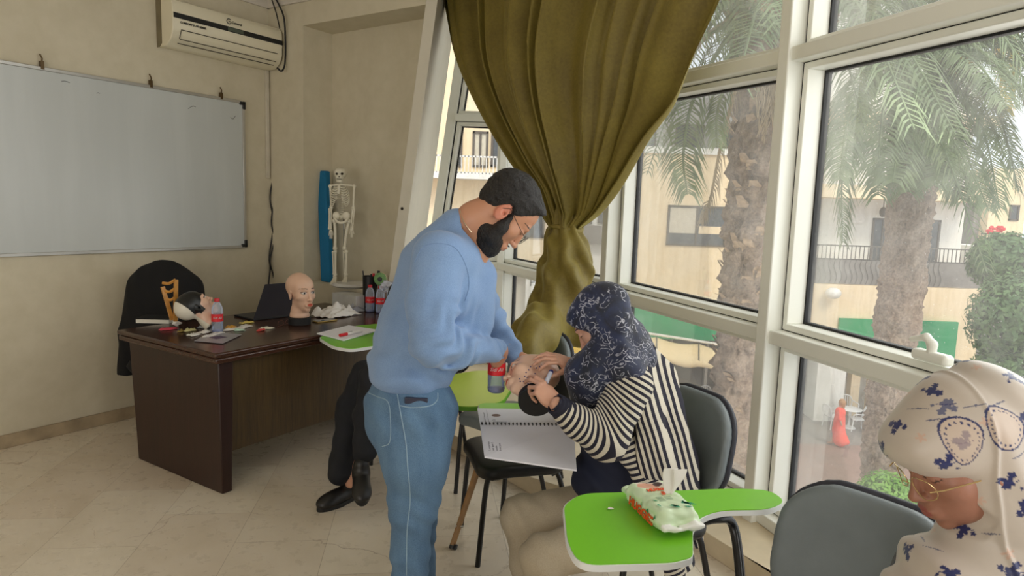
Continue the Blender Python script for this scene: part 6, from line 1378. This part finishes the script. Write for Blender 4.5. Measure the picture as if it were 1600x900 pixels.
# dark headscarf
g = G('navy_paisley_scarf'); v = g.co(); n = g.noise(v, 10, 4, .6, 1.5); vo = g.n('TexVoronoi'); vo.feature = 'SMOOTH_F1' if False else 'F1'; vo.inputs['Scale'].default_value = 34
nv2 = g.n('TexNoise'); g.link(v, nv2.inputs['Vector']); nv2.inputs['Scale'].default_value = 14; nv2.inputs['Detail'].default_value = 3; vm = g.n('VectorMath'); vm.operation = 'MULTIPLY_ADD'; g.link(nv2.outputs['Color'], vm.inputs[0]); vm.inputs[1].default_value = (.09,) * 3; g.link(v, vm.inputs[2]); g.link(vm.outputs[0], vo.inputs['Vector'])
rg = g.math('SINE', g.math('MULTIPLY', vo.outputs['Distance'], 16)); ln_ = g.ramp(rg, [(.62, (0, 0, 0)), (.95, (1, 1, 1))]); mk_ = g.ramp(g.noise(v, 24, 3), [(.44, (0, 0, 0)), (.56, (1, 1, 1))]); bw = g.n('RGBToBW'); g.link(g.mix(1, ln_, mk_, 'MULTIPLY'), bw.inputs[0])
c = g.mix(bw.outputs[0], g.ramp(n, [(.35, lin((14, 17, 34))), (.65, lin((30, 40, 72)))]), lin((170, 170, 180))); g.base(c, .7, Sheen_Weight=.15); M_scarf = g.m
def scarf(name, parent, o, A, sc, mat, nvec, c0, shoulders, h=.0045, brim=None, folds=.004, thick=1.0, low=-.1):
    F = Fld(); F.frame(o, A, sc); F.k = .03
    F.ell((0, -.028, .052), (.088 * thick, .116 * thick, .098 * thick)); F.ell((0, .045, .055), (.072 * thick, .066, .062)); F.ell((0, -.03, -.035), (.084, .082, .09)); F.ell((0, .03, -.06), (.07, .06, .065))
    if brim: F.ell(brim, (.058, .03, .03), .03)
    ny, nz2 = nvec; hf = lambda P: (lambda q: -np.maximum.reduce([-(q[:, 1] * ny + q[:, 2] * nz2 - c0), np.abs(q[:, 0]) - .092, -(q[:, 2] - low)]))((P - o) @ A.T / sc) 
    F.fun(lambda P: -hf(P), .006, True)
    F.frame((0, 0, 0), np.eye(3), 1); shoulders(F)
    F.post = lambda P: (lambda q: folds * np.sin(q[:, 1] * 46 + q[:, 2] * 66 + 2.2 * np.sin(q[:, 0] * 22 + q[:, 2] * 9)) * np.clip((-.0 - q[:, 2]) * 14 + .25, .12, 1) + folds * .5 * wob(q, 26, 3))((P - o) @ A.T)
    return F
def sh2(F):
    F.cone(wo + (np.array([0, -.02, -.08]) * .97) @ Aw, wo + (np.array([0, -.03, -.16]) * .97) @ Aw, .075, .078, .03)
    F.chain([PY(955, 572, 2.36), PY(925, 590, 2.32), PY(925, 640, 2.34)], [.1, .085, .05], .05); F.chain([PY(960, 560, 2.3), PY(978, 578, 2.25), PY(990, 590, 2.22)], [.09, .06, .02], .05); F.cone(PY(915, 580, 2.36), PY(908, 632, 2.36), .06, .035, .04); F.cone(PY(962, 535, 2.37), PY(950, 575, 2.35), .072, .085, .04); F.cone(PY(985, 530, 2.4), PY(1000, 550, 2.42), .06, .05, .04)
    F.chain([PY(985, 540, 2.42), PY(998, 552, 2.42)], [.07, .04], .05)
F = scarf('headscarf', wm, wo, Aw, .97, M_scarf, (.8, -.6), .03, sh2, folds=.0025); blob('headscarf', F, np.array([.12, 2.02, .88]), np.array([.66, 2.7, 1.46]), .0048, M_scarf, wm)
# cardigan: stripes follow sleeve rings or the length of the body
def strip_mat(name, ca, cb):
    g = G(name); a = g.n('Attribute', attribute_name='stripe'); fr_ = g.math('FRACT', a.outputs['Fac']); col = g.ramp(fr_, [(0, lin(ca)), (.5, lin(cb))], 'CONSTANT'); v = g.co(); n = g.noise(v, 380, 2); g.base(g.mix(.2, col, g.ramp(n, [(.3, (.3,) * 3), (.7, (1,) * 3)]), 'MULTIPLY'), .9); g.bump(n, .3, .002); return g.m
M_strp = strip_mat('navy_cream_stripes', (28, 26, 42), (206, 198, 180))
CS = .0215
Fs = Fld(); Fs.k = .02; Fs.chain([nS + np.array([.0, .01, 0]), nE], [.078, .066], .03); Fs.chain([nE, PY(905, 660, 2.18), PY(883, 643, 2.172)], [.066, .052, .042], .03)
_el2 = PY(952, 660, 2.2); Fs.post = lambda P: .007 * np.sin((P - _el2) @ np.array([95, 0, 50]) + 1.2 * np.sin(P[:, 1] * 30)) * np.exp(-(np.linalg.norm(P - _el2, axis=1) / .09) ** 2) + .003 * wob(P, 26, 2)
def sl_attr(V):
    d1 = cone(V, nS, nE, .075, .066); d2 = cone(V, nE, nW, .066, .045); l1 = np.linalg.norm(nE - nS); t1_ = (V - nE) @ nrm(nS - nE); t2_ = (V - nE) @ nrm(nW - nE)
    wv = 1 / (1 + np.exp(np.clip((t1_ - t2_) * 28, -30, 30))); curv = .5 * np.linalg.norm(V - (nE + t1_[:, None] * nrm(nS - nE)), axis=1) * 0
    return (1.0 - t1_ * (1 - wv) / CS + t2_ * wv / CS + 40)
cd_ = blob('cardigan_sleeve', Fs, nE - .2, nS + np.array([.2, .2, .2]), .0045, M_strp, wm, attrs={'stripe': sl_attr}) if False else None
V_, Q_ = polyiso(Fs, np.minimum(np.minimum(nS, nE), nW) - .12, np.maximum(np.maximum(nS, nE), nW) + .12, .0045)
cd_ = mkobj('cardigan_sleeve', V_, Q_, M_strp, wm, smooth=True, attrs={'stripe': sl_attr(V_)})
Fc_ = Fld(); a, b = PY(888, 646, 2.175), PY(872, 634, 2.165); Fc_.cone(a, b, .042, .037, .01); Fc_.fun(lambda P: cone(P, a + (b - a) * .4, b + (b - a) * 1.2, .03, .03), .003, True); Fc_.post = lambda P: .0015 * np.sin(P @ np.array([300, 300, -300])); blob('sleeve_cuff', Fc_, a - .1, b + .1, .003, plain('navy_knit_rib', (26, 26, 42), .9), cd_)
Ff = Fld(); Ff.chain([fS, fE, fW + (fE - fW) * .3], [.07, .06, .042], .03); V_, Q_ = polyiso(Ff, np.minimum(fS, fW) - [.1, .1, .2], np.maximum(fS, fE) + .12, .006); mkobj('cardigan_sleeve', V_, Q_, M_strp, wm, smooth=True, attrs={'stripe': ((V_ - fE) @ nrm(fS - fE)) / CS + 40})
Ft = Fld(); Ft.k = .05
Ft.chain([PY(975, 575, 2.42), PY(1012, 640, 2.44), PY(1030, 720, 2.44), PY(1040, 772, 2.44)], [.1, .125, .13, .13], .05); Ft.ell(PY(985, 590, 2.4), (.09, .19, .075), .05); Ft.cone(PY(1000, 560, 2.4), PY(1020, 590, 2.42), .07, .09, .05); Ft.chain([PY(985, 590, 2.3), PY(995, 640, 2.3), PY(1012, 720, 2.3)], [.07, .085, .09], .04)
Ft.chain([PY(1040, 760, 2.36), PY(1045, 830, 2.32), PY(1070, 960, 2.34)], [.1, .08, .07], .04); Ft.chain([PY(1065, 780, 2.5), PY(1085, 960, 2.5)], [.07, .06], .04)
_fl = lambda P: (P[:, 0] - (PY(972, 690, 2.3)[0] + .1 * (1.15 - P[:, 2]).clip(-.3, .6) - .22 * (P[:, 2] - 1.05).clip(0, 1)))
Ft.fun(_fl, .01, True); Ft.fun(lambda P: P[:, 2] - .32, .01, True)
Ft.post = lambda P: .005 * np.sin(P[:, 0] * 55 + P[:, 2] * 18 + 2 * np.sin(P[:, 2] * 7)) * np.clip((1.1 - P[:, 2]) * 3, .1, 1) + .003 * wob(P, 18, 6)
V_, Q_ = polyiso(Ft, np.array([.2, 2.0, .3]), np.array([.95, 2.75, 1.3]), .0055)
sp0 = PY(1000, 560, 2.3)
def tor_attr(V):
    ang = np.arctan2(V[:, 1] - 2.44, V[:, 0] - (.47 + .16 * (1.1 - V[:, 2]))); return (V[:, 0] - .34 * (1.0 - V[:, 2])) / .0215 + 60 + (V[:, 1] - 2.4) * -14
cb_ = mkobj('cardigan_body', V_, Q_, M_strp, wm, smooth=True, attrs={'stripe': tor_attr(V_)})
# front edge band with cross stripes
Fe = Fld(); Fe.k = .02; ep = [PY(963, 665, 2.27), PY(985, 705, 2.25), PY(1010, 745, 2.24), PY(1030, 790, 2.24), PY(1050, 860, 2.24), PY(1062, 960, 2.26)]
for a, b in zip(ep[:-1], ep[1:]): Fe.cone(a, b, .04, .042, .02, flat=((.25, -1, .1), .45))
V_, Q_ = polyiso(Fe, np.min(ep, axis=0) - .1, np.max(ep, axis=0) + .1, .005); mkobj('cardigan_front_edge', V_, Q_, M_strp, wm, smooth=True, attrs={'stripe': (V_ @ nrm([-.35, 0, 1])) / .021 + 90})
# navy top, trousers
Fn = Fld(); Fn.k = .05; Fn.chain([PY(955, 600, 2.42), PY(965, 680, 2.42), PY(975, 745, 2.42), PY(985, 775, 2.42)], [.1, .135, .15, .15]); Fn.ell(PY(935, 745, 2.4), (.1, .13, .08), .04); Fn.post = lambda P: .005 * np.sin(P @ np.array([20, 10, 60]) + 2 * np.sin(P[:, 0] * 20)) + .003 * wob(P, 20, 3)
blob('navy_top', Fn, np.array([.0, 2.05, .45]), np.array([.75, 2.75, 1.25]), .007, plain('navy_jersey', (20, 26, 48), .85), wm)
g = G('beige_cotton'); v = g.co(); n = g.noise(v, 6, 4); n2 = g.noise(v, 300, 2); g.base(g.mix(.3, g.ramp(n, [(.3, lin((168, 154, 130))), (.7, lin((186, 172, 148)))]), g.ramp(n2, [(.3, lin((150, 136, 112))), (.7, lin((196, 184, 160)))])), .85); g.bump(n2, .2, .002); M_bei = g.m
Fp = Fld(); Fp.k = .04; Fp.ell(PY(1000, 800, 2.42), (.15, .19, .11)); hipf, hipn = PY(970, 785, 2.52), PY(990, 830, 2.3)
kf, kn = PY(815, 806, 2.5), PY(848, 870, 2.24)
Fp.chain([hipf, kf], [.1, .075]); Fp.chain([kf, PY(822, 880, 2.52), PY(846, 1010, 2.56)], [.074, .06, .055], .03)
Fp.chain([hipn, kn], [.1, .076]); Fp.chain([kn, PY(855, 960, 2.26), PY(876, 1120, 2.3)], [.075, .062, .056], .03)
Fp.post = lambda P: .004 * np.sin(P @ np.array([60, 30, 50]) + 2 * np.sin(P[:, 0] * 14)) * (np.exp(-(np.linalg.norm(P - kf, axis=1) / .15) ** 2) + np.exp(-(np.linalg.norm(P - kn, axis=1) / .15) ** 2)) + .0035 * wob(P, 18, 5)
blob('trousers', Fp, np.array([-.12, 2.0, .04]), np.array([.75, 2.75, .75]), .007, M_bei, wm)
M_shw = plain('pale_canvas_shoe', (206, 200, 190), .7)
for p in (PY(846, 1010, 2.56), PY(876, 1120, 2.3)): shoe(wm, (p[0] + .06, p[1], .004), (p[0] - .18, p[1], .004), .09, .042, M_shw, .006)
# ================================================================== seated person in black, half hidden behind the standing one
st = thing('person', 'seated person in black jeans and black shoes, half hidden behind the blue sweater', 'person', (-.6, 3.75, 0))
M_bjean = plain('black_denim', (20, 22, 28), .85, bump=.2, bscale=300, var=.3, scale=14); M_bsw = plain('black_wool', (22, 22, 26), .9)
Fb = Fld(); Fb.k = .03; hp_ = np.array([-.56, 3.98, .52]); sh_ = np.array([-.44, 4.02, 1.0]); ho = PY(672, 430, 3.95); Ab = headaxes((-.35, -.9, -.2), (0, 0, 1)); Fb.frame(ho, Ab, 1.0); head(Fb); Fb.frame((0, 0, 0), np.eye(3), 1)
Fb.ell((ho[0], ho[1] + .05, .85), (.15, .1, .26)); hk1, hk2 = PY(572, 585, 3.62), PY(588, 590, 3.5); 
an1, an2 = PY(548, 740, 3.42), PY(566, 712, 3.34)
Fb.chain([hk1, an1, an1 - Z * .05], [.04, .03, .03]); Fb.chain([hk2, an2, an2 - Z * .06], [.04, .033, .03])
for s in (-1, 1): Fb.chain([(ho[0] + s * .19, ho[1] + .06, 1.04), (ho[0] + s * .22, ho[1] - .02, .82), (ho[0] + s * .08, ho[1] - .25, .8)], [.045, .035, .028]); Fb.ell((ho[0] + s * .06, ho[1] - .3, .8), (.03, .05, .025))
blob('body', Fb, np.array([-1.1, 3.1, .0]), np.array([-.1, 4.3, 1.4]), .006, M_skin, st, col=lambda V: np.tile(np.array(lin((196, 146, 120))), (len(V), 1)))
Fh2 = Fld(); Fh2.frame(ho, Ab, 1.0); Fh2.ell((0, -.03, .05), (.082, .1, .09)); Fh2.ell((0, .1, 0), (.07, .06, .09), .01, sub=True); blob('hair', Fh2, ho - .16, ho + .18, .006, M_hair, st)
Fk = Fld(); Fk.k = .04; Fk.ell((ho[0], ho[1] + .06, .84), (.2, .14, .3)); Fk.ell((ho[0], ho[1] + .04, 1.05), (.21, .1, .08))
for s in (-1, 1): Fk.chain([(ho[0] + s * .19, ho[1] + .06, 1.06), (ho[0] + s * .23, ho[1] - .02, .82), (ho[0] + s * .1, ho[1] - .22, .8)], [.068, .058, .045])
Fk.fun(lambda P: cone(P, (ho[0], ho[1], 1.14), (ho[0], ho[1], 1.3), .058, .09), .01, True); blob('jumper', Fk, np.array([ho[0] - .4, 3.5, .45]), np.array([ho[0] + .4, 4.35, 1.3]), .009, M_bsw, st)
Fj = Fld(); Fj.k = .035; Fj.ell((ho[0] + .0, 3.98, .53), (.19, .19, .1)); Fj.chain([(ho[0] - .09, 3.95, .55), hk1 + [0, .0, -.01], PY(548, 640, 3.52), PY(532, 738, 3.42)], [.1, .085, .075, .068]); Fj.chain([(ho[0] + .09, 3.9, .56), hk2, PY(575, 650, 3.42), PY(570, 706, 3.34)], [.1, .085, .075, .062])
_c1, _c2 = PY(534, 742, 3.42), PY(570, 708, 3.34)
Fj.post = lambda P: .004 * wob(P, 22, 2) + .003 * np.sin(P[:, 2] * 60 + P[:, 0] * 30); blob('jeans', Fj, np.array([-1.15, 3.1, .02]), np.array([-.1, 4.3, .75]), .008, M_bjean, st)
Ls_ = PY(545, 755, 3.45); shoe(st, PZ(548, 778, .0) + np.array([.03, .02, .004]), PZ(497, 800, .0) + [0, 0, .004], .13, .048, M_shoeb, .005)
h2 = PY(562, 738, 3.36); t2 = PY(566, 790, 3.16); shoe(st, h2 + [0.0, .02, -.02], t2 + [0, 0, .0], .1, .047, M_shoeb, .005)
# ================================================================== person at the right edge, floral headscarf and glasses
ro = PY(1510, 713, 1.12); tr_ = R(27); LT2 = nrm([-1, -.03, 0]); fr2 = LT2 * math.cos(tr_) - Z * math.sin(tr_); ur2 = LT2 * math.sin(tr_) + Z * math.cos(tr_); Ar = headaxes(fr2, ur2)
rw = thing('person', 'person in a cream floral headscarf and thin glasses, looking down at the right edge', 'person', (ro[0] + .1, ro[1], 0))
B3 = Fld(); B3.frame(ro, Ar, 1.0); head(B3, neck=True, fem=.4); B3.ell((0, .03, -.05), (.056, .055, .045), .02); B3.frame((0, 0, 0), np.eye(3), 1); B3.ell(ro + [.12, .02, -.42], (.12, .17, .22), .05)
for s in (-1, 1): B3.chain([ro + [.12, s * .17, -.28], ro + [.08, s * .22, -.52], ro + [-.14, s * .12, -.6]], [.05, .04, .03])
skr = np.array(lin((158, 110, 90)))
def rcol(V):
    q = (V - ro) @ Ar.T / .98; c = np.tile(skr, (len(V), 1)); m = np.linalg.norm(q, axis=1) < .19; c[m] = paint(q[m], skr, lin((150, 82, 74)), (.02, .015, .01), lin((46, 32, 28)), False, .03); return c
blob('body', B3, ro + [-.3, -.35, -.7], ro + [.35, .35, .2], .0034, M_skin, rw, col=rcol)
# floral scarf, dyed blossoms and paisley drops laid out in the cloth's own coordinates
Fr = Fld(); Fr.frame(ro, Ar, .98); Fr.k = .03
Fr.ell((0, -.03, .055), (.092, .12, .1)); Fr.ell((0, .05, .06), (.074, .066, .058)); Fr.ell((0, .088, .068), (.055, .034, .03), .03); Fr.ell((0, -.035, -.04), (.088, .085, .09)); Fr.ell((0, .0, -.06), (.078, .07, .065)); Fr.ell((0, -.03, -.12), (.072, .065, .05))
_hr = lambda P: (lambda q: -np.maximum.reduce([-(q[:, 1] * .787 - q[:, 2] * .617 - .0655), np.abs(q[:, 0]) - .085, -(q[:, 2] + .135)]))((P - ro) @ Ar.T / .98)
Fr.fun(lambda P: -_hr(P), .004, True)
Fr.frame((0, 0, 0), np.eye(3), 1); Fr.chain([ro + [.06, 0, -.17], ro + [.0, -.02, -.25], ro + [-.02, -.04, -.36]], [.075, .095, .1], .05); Fr.chain([ro + [.1, -.0, -.1], ro + [.16, 0, -.26]], [.1, .14], .05); Fr.ell(ro + [.1, 0, -.28], (.17, .2, .12), .06)
Fr.post = lambda P: (lambda q: .005 * np.sin(q[:, 1] * 75 - q[:, 2] * 25 + 1.5 * np.sin(q[:, 2] * 14)) * np.clip((.0 - q[:, 1]) * 20 + .1, .02, 1) + .0075 * np.sin(P[:, 0] * 40 + P[:, 2] * 55 + 1.6 * np.sin(P[:, 0] * 18)) * np.clip((ro[2] - .12 - P[:, 2]) * 18, 0, 1) + .0022 * wob(P, 24, 6) - .004 * np.exp(-((q[:, 1] + .005 + .25 * (q[:, 2] - .05)) / .004) ** 2))((P - ro) @ Ar.T)
def fcol(V):
    q = (V - ro) @ Ar.T; base = np.array(lin((192, 183, 172))); c = np.tile(base, (len(V), 1)); c *= (1 - .1 * (wob(V, 18, 2)[:, None] * .5 + .5) * np.array([.2, .7, 1]))
    th = np.arctan2(q[:, 2] - .02, q[:, 1]); rr = np.random.RandomState(12)
    pts = V[rr.choice(len(V), 420)]; keep = []
    for p in pts:
        if all(np.linalg.norm(p - k) > .027 for k in keep): keep.append(p)
    kp = np.array(keep); gn = np.stack([Fr(kp + e) - Fr(kp - e) for e in np.eye(3) * .003], 1)
    navy = np.array(lin((34, 42, 92))); pale = np.array(lin((120, 122, 150))); peach = np.array(lin((198, 168, 150)))
    for j, p in enumerate(keep):
        d = V - p; r = np.linalg.norm(d, axis=1); m = r < .05
        if not m.any(): continue
        idx = np.nonzero(m)[0]; n0 = nrm(gn[j]); a1, b1, _ = basis(n0); u = d[idx] @ a1; v2 = d[idx] @ b1; ph_ = rr.rand() * 6.28; an = np.arctan2(v2, u) + ph_; R0 = np.hypot(u, v2); typ = j % 5
        if typ in (0, 1, 3):
            for (ox, oy, s_) in ((0, 0, 1), (.014 * math.cos(ph_), .014 * math.sin(ph_), .7), (-.012 * math.sin(ph_), .013 * math.cos(ph_), .6), (-.016 * math.cos(ph_), -.008 * math.sin(ph_), .45), (.02 * math.sin(ph_), -.006, .3)):
                uu, vv = u - ox, v2 - oy; R1 = np.hypot(uu, vv); an1_ = np.arctan2(vv, uu) + ph_; c[idx[R1 < s_ * (.0062 + .0042 * np.abs(np.cos(2.5 * an1_)))]] = navy if typ != 3 else pale * .7
            st_ = (np.abs(v2 - .3 * u - 9 * u * u) < .0008) & (np.abs(u) < .014); c[idx[st_]] = navy * 1.3
        elif typ == 2:
            st_ = (np.abs(v2 - .6 * np.sin(u * 60) * .012) < .0016 * (1 - np.abs(u) / .018)) & (np.abs(u) < .018); c[idx[st_]] = pale * .6
        else: c[idx[R0 < .006 + .003 * np.cos(5 * an)]] = peach
    for (cy, cz, a0) in ((.035, .075, .3), (-.03, .075, 2.9)):              # two big paisley outlines on the side of the head
        u = q[:, 1] - cy; v2 = q[:, 2] - cz; side = q[:, 0] * np.sign((EYE - ro) @ Ar[0]) > .02; uu = u * math.cos(a0) + v2 * math.sin(a0); vv = -u * math.sin(a0) + v2 * math.cos(a0)
        rr_ = np.hypot(uu / (1 + .9 * np.clip(vv / .04, -1, 1) * .4), vv * .72); m = side & (rr_ < .0265); c[m] = c[m] * .6 + np.array(lin((200, 172, 150))) * .4; c[side & (np.abs(rr_ - .027) < .0011)] = navy
        an = np.arctan2(vv, uu); c[side & (np.abs(rr_ - .0215) < .0011) & (np.cos(an * 22) > .3)] = navy
    return c
M_flor = vcol('floral_satin', .42, .05, 400, .05); M_flor.node_tree.nodes['Principled BSDF'].inputs['Sheen Weight'].default_value = .2
blob('headscarf', Fr, ro + [-.3, -.35, -.5], ro + [.42, .35, .22], .0022, M_flor, rw, col=fcol)
M_gold = plain('gold_wire', (206, 180, 130), .25, .8); M_lens = clear('spectacle_lens', (250, 250, 250), .06); gm = MB(); W3 = lambda p: ro + (np.array(p) * .98) @ Ar
for s in (-1, 1):
    ring = [(s * .033 + .025 * math.cos(a), .108 - .012 * (math.cos(a) * s > 0) * abs(math.cos(a)), .0 + .021 * math.sin(a)) for a in np.linspace(0, 2 * math.pi, 24)]; gm.tube([W3(p) for p in ring], .0009, 6)
    gm.tube([W3((s * .058, .108, .006)), W3((s * .068, .09, .006)), W3((s * .075, .03, .0))], .0013, 6)
gm.tube([W3((-.009, .113, .004)), W3((0, .118, .008)), W3((.009, .113, .004))], .0011, 6); gl3 = gm.build('eyeglasses', M_gold, rw)
# grey coat
Fg = Fld(); Fg.k = .05; Fg.ell(ro + [.14, .0, -.5], (.17, .2, .24)); 
for s in (-1, 1): Fg.chain([ro + [.1, s * .19, -.34], ro + [.06, s * .25, -.55], ro + [-.13, s * .14, -.62]], [.08, .07, .05])
Fg.post = lambda P: .004 * wob(P, 30, 3); blob('coat', Fg, ro + [-.3, -.4, -.85], ro + [.45, .4, -.2], .008, plain('grey_boucle_wool', (96, 98, 102), .95, var=.35, scale=160, bump=.6, bscale=300), rw)
Fq = Fld(); Fq.k = .04; Fq.ell(ro + [.12, 0, -.78], (.17, .2, .12))
for s in (-1, 1): Fq.chain([ro + [.08, s * .1, -.8], ro + [-.36, s * .11, -.8], [ro[0] - .34, ro[1] + s * .11, .1]], [.09, .07, .05])
blob('trousers', Fq, [ro[0] - .6, ro[1] - .4, .06], [ro[0] + .4, ro[1] + .4, .8], .012, M_bjean, rw)
for s in (-1, 1): shoe(rw, (ro[0] - .3, ro[1] + s * .11, .004), (ro[0] - .54, ro[1] + s * .11, .004), .1, .045, M_shoeb, .008)
chair('black chair carrying the person in the floral headscarf', (ro[0] + .1, ro[1]), (-1, -.03), M_blea, None, grp='black chair', back_m=M_blea, btop=.84)
# ================================================================== people down in the street
def walker(label, foot, H, dirv, cloth, dress, hairc, stride=.25):
    d = nrm(dirv); sd_ = np.cross(d, Z); t = thing('person', label, 'person', foot); f = np.array(foot, float); W5 = lambda x, y, z: f + d * x + sd_ * y + Z * z
    Fp_ = Fld(); Fp_.k = .03; Fp_.ell(W5(0, 0, H - .12), (.085, .09, .115)); Fp_.cone(W5(0, 0, H - .25), W5(0, 0, H - .2), .05, .05); Fp_.ell(W5(0, 0, H * .72), (.12, .12, .2))
    hips = [W5(0, s * .08, H * .52) for s in (-1, 1)]; kn_ = [W5(s * stride * .55, s * .08, H * .28) for s in (-1, 1)]; an_ = [W5(-stride * .9, -.08, .14), W5(stride * .7, .08, .08)]; kn_[0] = W5(-stride * .1, -.08, H * .28)
    for a, b, c in zip(hips, kn_, an_): Fp_.chain([a, b, c], [.07, .05, .038]); Fp_.cone(c, c + d * .14 - Z * .04, .035, .03)
    for s in (-1, 1): Fp_.chain([W5(0, s * .19, H * .8), W5(-.03, s * .24, H * .62), W5(.1 * s, s * .22, H * .5)], [.045, .036, .03])
    blob('body', Fp_, f - [.6, .6, .1], f + [.6, .6, H + .1], .02, plain('street_skin', (190, 146, 120), .6), t)
    Fd_ = Fld(); Fd_.k = .05; Fd_.ell(W5(0, 0, H * .72), (.17, .19, .2)); 
    for s in (-1, 1): Fd_.chain([W5(0, s * .18, H * .8), W5(-.03, s * .25, H * .62)], [.07, .06])
    if dress: Fd_.chain([W5(0, 0, H * .6), W5(0, 0, H * .35), W5(-.08, 0, .25)], [.18, .2, .24]); Fd_.cone(W5(-.2, 0, .3), W5(-.3, 0, .2), .12, .08)
    blob('dress' if dress else 'jacket', Fd_, f - [.7, .7, 0], f + [.7, .7, H], .02, cloth, t)
    if not dress:
        Ft_ = Fld(); [Ft_.chain([a, b, c], [.1, .075, .06]) for a, b, c in zip(hips, kn_, an_)]; blob('trousers', Ft_, f - [.6, .6, 0], f + [.6, .6, H * .7], .02, plain('dark_street_trousers', (44, 50, 70), .8), t)
    Fh_ = Fld(); Fh_.ell(W5(-.03, 0, H - .09), (.11, .11, .12)); Fh_.cone(W5(-.06, 0, H - .12), W5(-.07, 0, H - .26), .09, .06, .04) if dress else None; blob('hair', Fh_, f + [-.3, -.3, H - .4], f + [.3, .3, H + .1], .02, plain('hair_%s' % dress, hairc, .7), t)
walker('person in a long orange-red dress walking across the pavement below', PZ(1308, 697, GZ + .03), 1.66, (-.8, .5, 0), plain('coral_dress', (246, 84, 62), .7, var=.05), True, (176, 130, 84))
walker('person in a lavender jacket half hidden by the second palm trunk', PZ(1372, 681, GZ + .03), 1.62, (.9, -.2, 0), plain('lavender_jacket', (160, 160, 206), .7), False, (40, 34, 32), .42)
